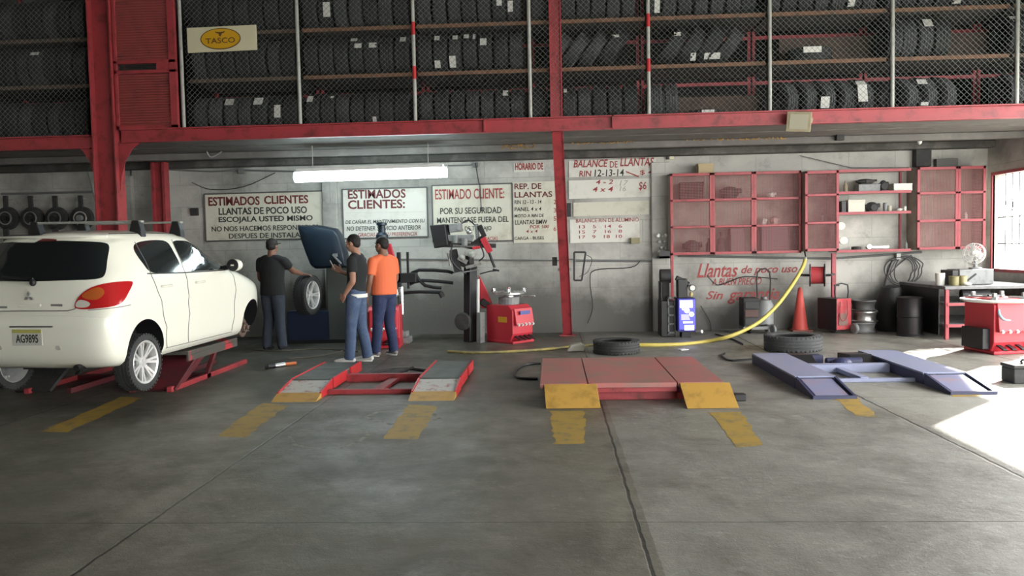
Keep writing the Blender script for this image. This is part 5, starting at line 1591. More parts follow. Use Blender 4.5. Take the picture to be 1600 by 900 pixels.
# ------------------------------------------------------------------ workbench corner on the right
yb = 12.6
zt = at(1500, 447, Y=yb).z
xl = at(1480, 490, Y=yb).x
xr_ = WXR - 0.12
yk = 14.2
BEN = thing('workbench', 'cluttered steel workbench with red legs in the corner by the barred window', 'workbench', ((xl + xr_) / 2, (yb + yk) / 2, 0))
part('tabletop', MB().bb((xl - 0.05, yb - 0.03, zt - 0.05), (xr_, yk, zt)), mat('bench_top', (0.16, 0.165, 0.17), 0.5, wear=((0.09, 0.09, 0.09), 5, 0.45, 0.7)), BEN, bevel=0.006)
for x, y, m in ((xl, yb, M_PINK), (xr_ - 0.1, yb, M_RED), (xl, yk - 0.1, M_RED), (xr_ - 0.1, yk - 0.1, M_RED)):
    part('leg', MB().bb((x - 0.025, y, 0), (x + 0.03, y + 0.05, zt - 0.05)), m, BEN, bevel=0.004)
for z in (0.22, 0.55):
    part('shelf', MB().bb((xl, yb + 0.01, z - 0.015), (xr_, yk, z + 0.01)), M_GREYM, BEN)
    part('rail', MB().bb((xl, yb - 0.01, z - 0.03), (xr_, yb + 0.01, z + 0.015)), M_PINK, BEN)
part('side_sheet', MB().bb((xl - 0.035, yb + 0.2, 0.05), (xl - 0.025, yk, zt - 0.05)), M_BLACK, BEN)
# sacks and drums stored at and beside it
def blob(name, c, r, m, label, cat, rot=(0, 0, 0)):
    return single(name, MB().ell(c, r, 18, 12, rot), m, label, cat, smooth=True)


s = single('sack', MB().lathe([(0.05, 0.0), (0.22, 0.0), (0.25, 0.12), (0.24, 0.42), (0.22, 0.62), (0.16, 0.74), (0.05, 0.78)], (xl - 0.295, 13.95, 0), n=22), mat('black_sack', (0.016, 0.016, 0.018), 0.55, bump=(9, 0.8)), 'bulging black sack on the floor at the left side of the workbench', 'sack', smooth=True)
single('oil_drum', MB().lathe([(0.03, 0), (0.2, 0), (0.2, 0.02), (0.19, 0.03), (0.19, 0.3), (0.2, 0.31), (0.19, 0.33), (0.19, 0.6), (0.2, 0.62), (0.17, 0.63), (0.02, 0.63)], (xl - 0.30, 13.2, 0), n=26), M_BLACK, 'short black drum on the floor just left of the workbench leg', 'drum', smooth=True)
junkm = mat('shelf_clutter', (0.05, 0.05, 0.055), 0.5)
single('motor', MB().cyl((xl + 0.35, yb + 0.3, 0.67), (xl + 0.75, yb + 0.25, 0.67), 0.085, n=20).cyl((xl + 0.75, yb + 0.25, 0.67), (xl + 0.83, yb + 0.24, 0.67), 0.04).bb((xl + 0.4, yb + 0.18, 0.562), (xl + 0.7, yb + 0.4, 0.60)), junkm, 'dark electric motor on the upper shelf under the workbench top', 'motor', bevel=0.008, smooth=True)
single('exhaust_pipe', MB().tube([(xl + 0.3, yb - 0.045, 0.62), (xl + 0.5, yb - 0.045, 0.60), (xl + 0.68, yb - 0.05, 0.50), (xl + 0.78, yb - 0.06, 0.30), (xl + 0.8, yb - 0.06, 0.035)], 0.03, n=10), M_GREYM, 'curved grey pipe leaning from the workbench shelf to the floor', 'pipe', smooth=True)
single('silver_part', MB().ell((xl + 0.45, yb + 0.15, 0.295), (0.11, 0.06, 0.06)).cyl((xl + 0.34, yb + 0.15, 0.28), (xl + 0.62, yb + 0.12, 0.30), 0.03), M_STEEL, 'shiny steel part on the lower workbench shelf', 'machine part', smooth=True)
c = at(1459, 440, Y=yb + 0.5)
single('cup', MB().lathe([(0.01, 0), (0.055, 0), (0.065, 0.02), (0.07, 0.19), (0.062, 0.19), (0.055, 0.03), (0.01, 0.02)], (xl + 0.03, yb + 0.3, zt + 0.0015), n=22), M_PAPER, 'white plastic cup standing on the left end of the workbench', 'cup', smooth=True)
single('paint_can', MB().lathe([(0.01, 0), (0.07, 0), (0.07, 0.13), (0.075, 0.135), (0.075, 0.145), (0.06, 0.142), (0.01, 0.14)], (xl + 0.17, yb + 0.15, zt + 0.0015), n=22), mat('olive_can', (0.2, 0.18, 0.08), 0.5), 'olive yellow can beside the white cup on the workbench', 'can', smooth=True)
single('paint_can', MB().lathe([(0.01, 0), (0.06, 0), (0.06, 0.14), (0.065, 0.145), (0.05, 0.15), (0.01, 0.15)], (xl + 0.33, yb + 0.2, zt + 0.0015), n=22), mat('tan_can', (0.3, 0.27, 0.15), 0.5), 'tan can between the olive can and the big grey box on the workbench', 'can', smooth=True)
single('rag', MB().ell((xl + 0.33, yb + 0.06, zt + 0.027), (0.06, 0.05, 0.025)), M_PAPER, 'crumpled white rag on the front edge of the workbench', 'rag', smooth=True)
bx0, bx1 = at(1489, 430, Y=yb + 0.3).x, at(1553, 430, Y=yb + 0.3).x
bz = at(1520, 421, Y=yb + 0.3).z
BX = thing('equipment_box', 'big dusty grey equipment box with a dark end standing on the workbench', 'box', ((bx0 + bx1) / 2, yb + 0.4, zt))
part('box', MB().bb((bx0 + 0.1, yb + 0.30, zt + 0.0015), (bx1, yb + 0.73, bz)), M_GREYM, BX, bevel=0.012)
part('end_panel', MB().bb((bx0, yb + 0.32, zt + 0.01), (bx0 + 0.1, yb + 0.71, bz - 0.01)), M_BLACK, BX, bevel=0.008)
part('latch', MB().bar((bx0 + 0.2, yb + 0.292, zt + 0.05), (bx0 + 0.35, yb + 0.292, zt + 0.17), 0.02, 0.02), M_DARK, BX)
# desk fan on the box
fc = at(1521, 396, Y=yb + 0.52)
FAN = thing('desk_fan', 'pale desk fan standing on the grey box under the corner cabinet', 'fan', (fc.x, fc.y, bz))
ax = Vector((-0.75, -0.65, 0.08)).normalized()
part('base', MB().lathe([(0.01, 0), (0.10, 0), (0.09, 0.02), (0.03, 0.03), (0.02, fc.z - bz)], (fc.x + 0.03, fc.y, bz + 0.0015), n=20), M_GREYM, FAN, smooth=True)
mb = MB()
for R_, o in ((0.165, 0.0), (0.165, 0.05), (0.12, -0.03), (0.06, -0.045)):
    pts = []
    a_ = ax.orthogonal().normalized()
    b_ = ax.cross(a_)
    mb.tube([fc + ax * (-o) + (a_ * math.cos(t * PI / 12) + b_ * math.sin(t * PI / 12)) * R_ for t in range(25)], 0.005, n=6, smooth=1)
for k in range(24):
    t = k * PI / 12
    d = a_ * math.cos(t) + b_ * math.sin(t)
    mb.tube([fc + ax * 0.05 + d * 0.04, fc + ax * 0.035 + d * 0.13, fc + d * 0.165, fc - ax * 0.05 + d * 0.165, fc - ax * 0.08 + d * 0.08], 0.0022, n=4, smooth=1)
part('guard', mb, M_WHITE, FAN, smooth=True)
mb = MB()
for k in range(3):
    t = k * 2 * PI / 3 + 0.4
    d = a_ * math.cos(t) + b_ * math.sin(t)
    e = ax.cross(d)
    P = [fc + d * 0.03 - e * 0.03 + ax * 0.01, fc + d * 0.14 - e * 0.06 + ax * 0.02, fc + d * 0.145 + e * 0.03 - ax * 0.01, fc + d * 0.05 + e * 0.05 - ax * 0.015]
    mb.prism(P, -ax * 0.006)
part('blades', mb, M_WHITE, FAN)
part('motor', MB().lathe([(0.01, -0.16), (0.05, -0.15), (0.055, -0.06), (0.03, -0.02), (0.025, 0.04), (0.01, 0.05)], fc, ax, n=18), M_WHITE, FAN, smooth=True)

# right-hand tyre changer with the big bright turntable
c = Vector((at(1562, 553, Z=0).x + 0.12, 11.25, 0))
T3 = thing('tyre_changer', 'red tyre changer with a large bright steel turntable at the right edge', 'tyre changer', tuple(c), 0.15)
tyre_changer_body(T3, 0.56, 0.6, 0.74)
part('side_box', MB().bb((-0.38, -0.22, 0.06), (-0.27, 0.22, 0.34)), M_BLACK, T3, bevel=0.01, world=False)
zt3 = at(1560, 468, Y=11.2).z
part('pedestal', MB().lathe([(0.14, 0.72), (0.16, zt3 - 0.1), (0.12, zt3 - 0.02)], n=24), M_GREYM, T3, smooth=True, world=False)
part('turntable', MB().lathe([(0.1, zt3 - 0.05), (0.40, zt3 - 0.03), (0.46, zt3 - 0.012), (0.46, zt3 + 0.012), (0.03, zt3 + 0.012)], n=36), M_PAPER, T3, smooth=True, world=False)
for k in range(4):
    a = PI / 4 + k * PI / 2
    cc_, s_ = math.cos(a), math.sin(a)
    part('clamp_jaw', MB().bar((cc_ * 0.12, s_ * 0.12, zt3 + 0.03), (cc_ * 0.36, s_ * 0.36, zt3 + 0.03), 0.06, 0.035).bar((cc_ * 0.30, s_ * 0.30, zt3 + 0.03), (cc_ * 0.30, s_ * 0.30, zt3 + 0.10), 0.05, 0.04), M_GREYM, T3, bevel=0.005, world=False)
part('pry_bar', MB().cyl((-0.22, -0.1, zt3 + 0.06), (0.05, 0.05, zt3 + 0.045), 0.014, n=10), M_BLACK, T3, world=False)
part('air_hose', MB().tube([(-0.2, -0.28, zt3 - 0.04), (-0.24, -0.34, zt3 - 0.16), (-0.18, -0.35, zt3 - 0.24), (-0.05, -0.33, zt3 - 0.26)], 0.016), mat('pale_blue_hose', (0.2, 0.35, 0.42), 0.5), T3, smooth=True, world=False)
# dark box at the frame's right edge
c = at(1592, 600, Z=0)
root = thing('toolbox', 'dark grey toolbox on the sunlit floor at the right edge', 'toolbox', (c.x + 0.15, c.y + 0.15, 0))
part('body', MB().bb((c.x - 0.05, c.y, 0), (c.x + 0.45, c.y + 0.25, 0.16)).bb((c.x - 0.06, c.y - 0.01, 0.16), (c.x + 0.46, c.y + 0.26, 0.20)), M_DARK, root, bevel=0.012)
part('handle', MB().tube([(c.x + 0.1, c.y + 0.12, 0.2), (c.x + 0.1, c.y + 0.12, 0.24), (c.x + 0.3, c.y + 0.12, 0.24), (c.x + 0.3, c.y + 0.12, 0.2)], 0.012, smooth=2), M_BLACK, root, smooth=True)

# ------------------------------------------------------------------ on the floor
def floor_tyre(px_, py_, R, W, m, label):
    c = at(px_, py_, Z=0)
    me = tyre_mesh(R, W, R * 0.64, 'tyre', m)
    return tag(link('tyre', me, None, (c.x, c.y + R, W / 2), (0, PI / 2, 0.3)), label, 'tyre')


floor_tyre(966, 556, 0.335, 0.19, M_RUBBER, 'black tyre lying flat on the floor behind the red platform lift')
floor_tyre(1252, 552, 0.40, 0.22, M_RUBBER2, 'large dusty haze-pale grey tyre lying flat behind the blue lift')
c = at(905, 549, Z=0)
single('cement_block', MB().prism([(c.x - 0.18, c.y, 0), (c.x + 0.07, c.y, 0), (c.x + 0.10, c.y, 0.07), (c.x + 0.02, c.y, 0.12), (c.x - 0.12, c.y, 0.09)], (0, 0.16, 0)), mat('pale_block', (0.42, 0.40, 0.34), 0.8, bump=(20, 0.5)), 'pale broken cement block on the floor beside the flat black tyre', 'block', bevel=0.012)
single('paper_scrap', MB().box(at(1067, 546, Z=0.008), (0.14, 0.10, 0.012), (0.05, 0.03, 0.5)), M_WHITE, 'pale scrap of paper on the floor in front of the blue lit inflator', 'scrap', bevel=0.003)
single('hose_fitting', MB().cyl(at(1089, 519, Z=0.03), at(1097, 518, Z=0.05), 0.03), M_WHITE, 'small white fitting on the floor right of the blue lit inflator', 'fitting', smooth=True)
single('cable', MB().tube([at(x, y, Z=0.012) for x, y in ((1132, 552), (1128, 556), (1140, 563), (1165, 562), (1190, 560))], 0.014), M_BLACK, 'black cable looping from the far corner of the blue lift', 'cable', smooth=True)
single('cable', MB().tube([at(x, y, Z=0.012) for x, y in ((1118, 522), (1140, 528), (1158, 536), (1160, 538))], 0.012), M_BLACK, 'short black cable end on the floor in front of the dark tool cart', 'cable', smooth=True)
single('cable', MB().tube([at(x, y, Z=0.014) for x, y in ((845, 568), (820, 570), (805, 580), (808, 590), (840, 592))], 0.016), M_BLACK, 'black hose looping out at the left of the red platform lift', 'cable', smooth=True)
single('cable', MB().tube([at(x, y, Z=0.012) for x, y in ((960, 500), (930, 530), (905, 534), (890, 545), (868, 560))], 0.010), M_BLACK, 'thin black cable crossing the floor by the foot of the leaning column', 'cable', smooth=True) if False else None
# jack handle and drill on the floor near the white car
a, b_ = at(418, 573, Z=0.03), at(462, 567, Z=0.03)
root = thing('grease_gun', 'black and silver grease gun with an orange end, on the floor by the white car', 'tool', (a.x, a.y, 0))
part('barrel', MB().cyl(a.lerp(b_, 0.25), a.lerp(b_, 0.6), 0.03), M_STEEL, root, smooth=True)
part('grip', MB().cyl(a, a.lerp(b_, 0.25), 0.028).bar(a, a + Vector((0.02, -0.1, 0)), 0.04, 0.04), M_BLACK, root, smooth=True)
part('end_cap', MB().cyl(a.lerp(b_, 0.6), b_, 0.024), mat('orange_plastic', (0.5, 0.12, 0.03), 0.5), root, smooth=True)
for (pts, lab) in ((((395, 546), (440, 548), (500, 545), (560, 549)), 'dark air line on the floor behind the three standing men'), (((450, 560), (500, 556), (535, 548)), 'thin hose on the floor left of the man in the black T-shirt')):
    single('air_line', MB().tube([at(x, y, Z=0.012) for x, y in pts], 0.012), mat('dusty_line', (0.10, 0.09, 0.07), 0.7), lab, 'hose', smooth=True)

# ------------------------------------------------------------------ lifts
# grey-green twin-platform lift
def gz(x, y, z=0.0):
    return at(x, y, Z=z)


H2 = 0.13
LX = [(-2.94, -2.50), (-1.50, -1.06)]
L2 = thing('vehicle_lift', 'low twin-platform lift with grey-green plates and red edges in front of the men', 'vehicle lift', (-2.0, 9.1, 0))
for (xa, xb) in LX:
    yR0, yR1, yP0, yP1, yP2 = 8.10, 8.32, 8.78, 9.50, 10.08
    t = part('platform', MB().bb((xa, yP0, H2 - 0.02), (xb, yP1 - 0.008, H2)).bb((xa, yP1 + 0.004, H2 - 0.02), (xb, yP2, H2)), M_GREENGREY, L2, bevel=0.004)
    part('edge_rail', MB().bb((xa - 0.02, yP0, 0.02), (xa, yP2, H2 + 0.012)).bb((xb, yP0, 0.02), (xb + 0.025, yP1 - 0.12, H2 + 0.012)).bb((xb, yP1 + 0.06, 0.02), (xb + 0.025, yP2, H2 + 0.012)), M_REDB, L2, bevel=0.004)
    part('ramp', MB().prism([(xa + 0.0, yR1, 0.06), (xa, yP0 - 0.03, H2 - 0.01), (xa, yP0 - 0.03, H2 - 0.04), (xa, yR1, 0.03)], (xb - xa, 0, 0)), M_WORNWHITE, L2, bevel=0.004)
    part('ramp_cheek', MB().prism([(xb, yR1 - 0.02, 0.0), (xb, yR1 - 0.02, 0.07), (xb, yP0 - 0.03, H2 + 0.005), (xb, yP0 - 0.03, 0.0)], (0.02, 0, 0)), M_REDB, L2, bevel=0.003)
    part('ramp_cheek', MB().prism([(xa - 0.02, yR1 - 0.02, 0.0), (xa - 0.02, yR1 - 0.02, 0.07), (xa - 0.02, yP0 - 0.03, H2 + 0.005), (xa - 0.02, yP0 - 0.03, 0.0)], (0.02, 0, 0)), M_REDB, L2, bevel=0.003)
    part('ramp_lip', MB().prism([(xa - 0.02, yR0, 0.0), (xa - 0.02, yR1, 0.062), (xa - 0.02, yR1, 0.0)], (xb - xa + 0.04, 0, 0)), M_YEL, L2, bevel=0.004)
part('cross_bar', MB().bb((LX[0][1] + 0.025, 9.32, 0.0), (LX[1][0] - 0.02, 9.41, 0.09)), M_RED, L2, bevel=0.005)
part('cross_bar', MB().bb((LX[0][1] + 0.025, 8.52, 0.0), (LX[1][0] - 0.02, 8.58, 0.05)), M_RED, L2, bevel=0.005)
part('link_bar', MB().bar((-1.94, 8.58, 0.025), (-1.90, 9.32, 0.025), 0.12, 0.04), M_RED, L2, bevel=0.004)
part('actuator', MB().cyl((-2.1, 9.41, 0.06), (-1.85, 9.85, 0.06), 0.03).cyl((-1.85, 9.85, 0.06), (-1.8, 10.0, 0.06), 0.018), M_DARK, L2)
part('hydraulic_hose', MB().tube([(-2.3, 9.43, 0.03), (-2.2, 9.9, 0.03), (-1.9, 10.1, 0.03), (-1.6, 9.9, 0.03)], 0.02), M_DARK, L2, smooth=True)

# red platform lift with two yellow ramps
H3_ = 0.20
y0, y1 = at(990, 598, Z=H3_).y, at(990, 558, Z=H3_).y
xa, xb = at(843, 598, Z=H3_).x, at(1134, 598, Z=H3_).x
L3 = thing('vehicle_lift', 'wide flat red platform lift with two yellow ramps', 'vehicle lift', ((xa + xb) / 2, (y0 + y1) / 2, 0))
s1, s2 = at(918, 598, Z=H3_).x, at(1059, 598, Z=H3_).x
for a_, b_ in ((xa, s1), (s1, s2), (s2, xb)):
    part('deck_plate', MB().bb((a_ + 0.006, y0, H3_ - 0.05), (b_ - 0.006, y1, H3_)), M_REDL, L3, bevel=0.004)
part('base_frame', MB().bb((s1 - 0.02, y0 + 0.16, 0.0), (s2 + 0.02, y0 + 0.24, H3_ - 0.09)).bb((xa + 0.05, y0 + 0.3, 0.0), (xb - 0.05, y1 - 0.05, 0.06)).bb((s1 + 0.02, y0 + 0.03, H3_ - 0.10), (s2, y0 + 0.08, H3_ - 0.05)).bb((xb - 0.45, y0 + 0.05, 0.02), (xb + 0.08, y0 + 0.15, 0.09)), M_RED, L3, bevel=0.006)
part('scissor_leg', MB().bar((xa + 0.1, y0 + 0.35, 0.1), (xa + 0.1, y1 - 0.1, 0.12), 0.06, 0.08).bar((xb - 0.1, y0 + 0.35, 0.1), (xb - 0.1, y1 - 0.1, 0.12), 0.06, 0.08), M_DARK, L3)
for (l, r_) in ((850, 937), (1064, 1163)):
    a1, a2 = at(l, 639, Z=0), at(r_, 641, Z=0)
    b1, b2 = at(l if l < 900 else 1062, 599, Z=H3_ - 0.01), at(932 if l < 900 else 1141, 599, Z=H3_ - 0.01)
    w0 = (b1.x, b2.x)
    mb = MB()
    t_ = 0.022
    ya, yb_ = a1.y, y0 - 0.008
    P = [(b1.x + 0.02, ya, 0.004), (b2.x + 0.02, ya, 0.004), (b2.x, yb_, H3_ - 0.005), (b1.x, yb_, H3_ - 0.005)]
    mb.add([Vector(p) for p in P] + [Vector(p) + Vector((0, 0.006, -t_ if i > 1 else -0.003)) for i, p in enumerate(P)], [(0, 1, 2, 3), (7, 6, 5, 4), (0, 4, 5, 1), (1, 5, 6, 2), (2, 6, 7, 3), (3, 7, 4, 0)])
    part('ramp', mb, M_YEL, L3, bevel=0.003)
single('stopper_block', MB().bb((xb + 0.1, y0 + 0.02, 0), (xb + 0.22, y0 + 0.12, 0.07)), M_BLACK, 'small black block on the floor at the right end of the red platform lift', 'block', bevel=0.01)

# blue twin-platform lift
H4 = 0.13
L4 = thing('vehicle_lift', 'low blue twin-platform lift near the sunlit doorway', 'vehicle lift', (3.6, 9.6, 0))
TR = []
for (tl_, tr_, yt, bl, br, yb2) in ((1178, 1235, 552, 1238, 1300, 588), (1352, 1414, 547, 1428, 1494, 582)):
    pts = [at(x, y, Z=H4) for x, y in ((bl, yb2), (br, yb2), (tr_, yt), (tl_, yt))]
    x0_, x1_ = (pts[0].x + pts[3].x) / 2, (pts[1].x + pts[2].x) / 2
    ya, yb_ = pts[0].y, pts[3].y
    TR.append((x0_, x1_, ya, yb_))
    part('platform', MB().bb((x0_, ya, H4 - 0.02), (x1_, yb_, H4)), M_BLUE, L4, bevel=0.004)
    part('side_rail', MB().bb((x0_, ya, 0.0), (x0_ + 0.02, yb_, H4 - 0.02)).bb((x1_ - 0.02, ya, 0.0), (x1_, yb_, H4 - 0.02)), mat('dark_blue', (0.03, 0.035, 0.09), 0.5), L4)
    yr0, yr1 = ya - 0.55, ya - 0.03
    part('ramp', MB().prism([(x0_ + 0.05, yr0, 0.02), (x0_ + 0.05, yr1, H4 - 0.02), (x0_ + 0.05, yr1, H4 - 0.05), (x0_ + 0.05, yr0, 0.0)], (x1_ - x0_ - 0.1, 0, 0)), mat('worn_blue_plate', (0.22, 0.23, 0.36), 0.35, wear=((0.32, 0.22, 0.24), 6, 0.5, 0.7)), L4, bevel=0.004)
    part('ramp_cheek', MB().prism([(x0_, yr0 - 0.03, 0.0), (x0_, yr0 - 0.03, 0.03), (x0_, yr1, H4), (x0_, yr1, 0.0)], (0.025, 0, 0)).prism([(x1_ - 0.025, yr0 - 0.03, 0.0), (x1_ - 0.025, yr0 - 0.03, 0.03), (x1_ - 0.025, yr1, H4), (x1_ - 0.025, yr1, 0.0)], (0.025, 0, 0)).bb((x0_, yr0 - 0.06, 0), (x1_, yr0 - 0.02, 0.03)), mat('dark_blue', (0.03, 0.035, 0.09), 0.5), L4)
xa, xb = TR[0][1], TR[1][0]
ybar, ybar2 = at(1330, 568, Z=0.1).y, at(1380, 592, Z=0.03).y
part('cross_bar', MB().bb((xa, ybar - 0.06, 0.0), (xb, ybar + 0.06, 0.10)), M_BLUE, L4, bevel=0.005)
part('cross_bar', MB().bb((xa, ybar2 - 0.03, 0), (xb, ybar2 + 0.03, 0.04)), M_BLUE, L4, bevel=0.005)
part('link_bar', MB().bar(((xa + xb) / 2 - 0.05, ybar2, 0.03), ((xa + xb) / 2 - 0.1, ybar, 0.04), 0.09, 0.05), M_BLUE, L4, bevel=0.005)
part('hydraulic_unit', MB().bb((xa + 0.1, ybar + 0.55, 0), (xa + 0.4, ybar + 0.75, 0.12)).cyl((xa + 0.35, ybar + 0.3, 0.08), (xb - 0.2, ybar + 0.3, 0.08), 0.05).ell(((xa + xb) / 2, ybar + 0.15, 0.08), (0.12, 0.1, 0.07)), mat('dark_blue', (0.03, 0.035, 0.09), 0.5), L4, bevel=0.005)
part('scissor_cover', MB().prism([(xa, ybar + 0.2, 0.0), (xa, ybar + 0.9, 0.0), (xa, ybar + 0.9, 0.11), (xa, ybar + 0.5, 0.14)], (0.25, 0, 0)), M_BLACK, L4, bevel=0.006)
part('scissor_cover', MB().prism([(xb - 0.28, ybar + 0.2, 0.0), (xb - 0.28, ybar + 0.9, 0.0), (xb - 0.28, ybar + 0.9, 0.11), (xb - 0.28, ybar + 0.5, 0.14)], (0.28, 0, 0)), M_BLACK, L4, bevel=0.006)

# raised scissor lift under the white car
XL, XR = -6.0, -4.33
L1 = thing('vehicle_lift', 'raised red scissor lift holding up the white car', 'vehicle lift', ((XL + XR) / 2, 9.6, 0))
for x, s in ((XL, 1), (XR, -1)):
    part('base_rail', MB().bb((x - 0.06, 8.76, 0.0), (x + 0.0, 11.0, 0.06)), M_RED, L1, bevel=0.005)
    part('base_rail', MB().bb((x - 0.5 if s < 0 else x + 0.44, 8.76, 0.0), (x - 0.44 if s < 0 else x + 0.5, 11.0, 0.06)), M_REDD, L1, bevel=0.005)
    xa, xb = (x - 0.45, x + 0.25) if s < 0 else (x - 0.25, x + 0.45)
    part('platform', MB().bb((xa, 8.68, 0.43), (xb, 10.06, 0.47)).bb((xb - 0.03, 8.68, 0.36), (xb, 10.06, 0.43)).bb((xa, 8.68, 0.36), (xa + 0.03, 10.06, 0.43)), M_DARK if s > 0 else mat('lift_grime', (0.075, 0.072, 0.062), 0.6, wear=((0.42, 0.03, 0.04), 2.2, 0.56, 0.60)), L1, bevel=0.005)
    xm = x - 0.1 if s < 0 else x + 0.1
    part('scissor_leg', MB().bar((x - 0.03, 9.0, 0.05), (x - 0.03, 9.85, 0.40), 0.05, 0.07), M_DARK if s > 0 else M_REDD, L1, bevel=0.005)  # left legs and plate coloured dark for the shadow under the car
    part('scissor_leg', MB().bar((x - 0.03, 9.75, 0.05), (x - 0.03, 10.1, 0.40), 0.05, 0.05), M_DARK if s > 0 else M_REDD, L1, bevel=0.005)
    part('scissor_plate', MB().prism([(xm - 0.3, 8.80, 0.03), (xm + 0.12, 8.80, 0.03), (xm + 0.25, 9.2, 0.42), (xm - 0.28, 9.2, 0.42)], (0, 0.03, -0.03)), M_DARK if s > 0 else M_REDD, L1, bevel=0.005)
    part('rubber_block', MB().bb((xa + 0.1, 8.85, 0.47), (xb - 0.3, 9.15, 0.485)), M_BLACK, L1)
    part('rubber_block', MB().bb((xa + 0.1, 9.75, 0.47), (xb - 0.3, 10.0, 0.497)), M_BLACK, L1)
part('cross_bar', MB().bb((XL, 9.7, 0.0), (XR, 9.8, 0.06)), M_REDD, L1)
# ------------------------------------------------------------------ the white hatchback on the lift
CAR = thing('car', 'white hatchback with roof bars raised on the red scissor lift', 'car', (-5.0, 7.32, 0.28), 0)
CAR.rotation_euler = (math.radians(0.9), math.radians(0.4), math.radians(-4.2))
LV = np.array([   # height, rear, front, half width, rear corner length, rear power, front corner length, front power
    [0.2, 0.16, 3.58, 0.74, 0.45, 5.2, 0.9, 2.6], [0.25, 0.09, 3.66, 0.79, 0.46, 5.4, 0.95, 2.6], [0.33, 0.04, 3.72, 0.818, 0.47, 5.8, 1, 2.6],
    [0.48, 0.005, 3.77, 0.83, 0.47, 6.0, 1, 2.6], [0.6, 0, 3.785, 0.832, 0.47, 6.0, 1, 2.6], [0.69, 0.02, 3.77, 0.835, 0.47, 6.0, 1, 2.6],
    [0.735, 0.05, 3.74, 0.835, 0.48, 5.4, 1, 2.6], [0.82, 0.065, 3.58, 0.83, 0.49, 4.8, 1.05, 2.6], [0.9, 0.085, 3.28, 0.82, 0.532, 4.3, 1.1, 2.8],
    [0.96, 0.1, 3, 0.805, 0.517, 4.3, 1.1, 2.9], [1.02, 0.125, 2.83, 0.785, 0.502, 4.3, 1.05, 3], [1.12, 0.175, 2.62, 0.752, 0.527, 3.9, 1, 3],
    [1.24, 0.235, 2.4, 0.71, 0.493, 3.9, 0.9, 3], [1.34, 0.285, 2.21, 0.672, 0.468, 3.8, 0.85, 3], [1.4, 0.3, 2.09, 0.645, 0.53, 3.2, 0.8, 3],
    [1.43, 0.275, 2.01, 0.625, 0.52, 3, 0.8, 3], [1.455, 0.29, 1.92, 0.595, 0.55, 2.8, 0.8, 2.8], [1.475, 0.36, 1.8, 0.545, 0.6, 2.6, 0.75, 2.6],
    [1.49, 0.55, 1.65, 0.45, 0.6, 2.5, 0.6, 2.5], [1.5, 0.8, 1.45, 0.3, 0.4, 2.4, 0.4, 2.4], [1.503, 1, 1.3, 0.12, 0.15, 2.2, 0.15, 2.2]])

HM_IN, HM_OUT = [0, 0.60, 0.735, 0.93, 1.0, 1.365, 1.503, 2.0], [0, 0.60, 0.785, 1.01, 1.08, 1.42, 1.535, 2.03]


def zz(w):
    return float(np.interp(w, HM_IN, HM_OUT))


def lv(w):
    """smooth (monotone) interpolation of the body's plan outline at height w"""
    x = LV[:, 0]
    w = min(max(w, x[0]), x[-1])
    i = min(int(np.searchsorted(x, w, 'right')) - 1, len(x) - 2)
    h = x[i + 1] - x[i]
    t = (w - x[i]) / h
    out = []
    for c in range(1, LV.shape[1]):
        y = LV[:, c]
        d = (y[1:] - y[:-1]) / (x[1:] - x[:-1])

        def tang(k):
            if k == 0:
                return d[0]
            if k == len(x) - 1:
                return d[-1]
            return 0.0 if d[k - 1] * d[k] <= 0 else 2 * d[k - 1] * d[k] / (d[k - 1] + d[k])
        m0, m1 = tang(i) * h, tang(i + 1) * h
        out.append((2 * t ** 3 - 3 * t ** 2 + 1) * y[i] + (t ** 3 - 2 * t ** 2 + t) * m0 + (-2 * t ** 3 + 3 * t ** 2) * y[i + 1] + (t ** 3 - t ** 2) * m1)
    return out


NH = 36


def contour(w, n=NH):
    """right half of the outline, rear centre to front centre: list of (v lateral, u along)"""
    ur, uf, hw, ar, nr, af, nf = lv(w)
    tot = uf - ur
    if ar + af > tot * 0.98:
        k = tot * 0.98 / (ar + af)
        ar, af = ar * k, af * k
    P = []
    for i in range(n + 1):
        t = PI / 2 * (i / n)
        P.append((hw * math.sin(t) ** (2 / nr), ur + ar * (1 - math.cos(t) ** (2 / nr)) if t < PI / 2 - 1e-9 else ur + ar))
    ns = 14
    for i in range(1, ns):
        P.append((hw, ur + ar + (tot - ar - af) * i / ns))
    for i in range(n + 1):
        t = PI / 2 * (1 - i / n)
        P.append((hw * math.sin(t) ** (2 / nf) if t > 1e-9 else 0.0, uf - af * (1 - math.cos(t) ** (2 / nf)) if t < PI / 2 - 1e-9 else uf - af))
    return P


def arc(w):
    P = contour(w)
    S = [0.0]
    for a, b_ in zip(P[:-1], P[1:]):
        S.append(S[-1] + math.hypot(b_[0] - a[0], b_[1] - a[1]))
    return P, S


def surf(s, w, side=1, off=0.0):
    P, S = arc(w)
    i = min(max(int(np.searchsorted(S, s, 'right')) - 1, 0), len(P) - 2)
    seg = max(S[i + 1] - S[i], 1e-9)
    t = (s - S[i]) / seg
    v = P[i][0] + (P[i + 1][0] - P[i][0]) * t
    u = P[i][1] + (P[i + 1][1] - P[i][1]) * t
    tx, ty = (P[min(i + 2, len(P) - 1)][0] - P[max(i - 1, 0)][0]), (P[min(i + 2, len(P) - 1)][1] - P[max(i - 1, 0)][1])
    L_ = math.hypot(tx, ty) or 1
    nx, ny = ty / L_, -tx / L_
    return Vector((side * (v + nx * off), u + ny * off, zz(w)))


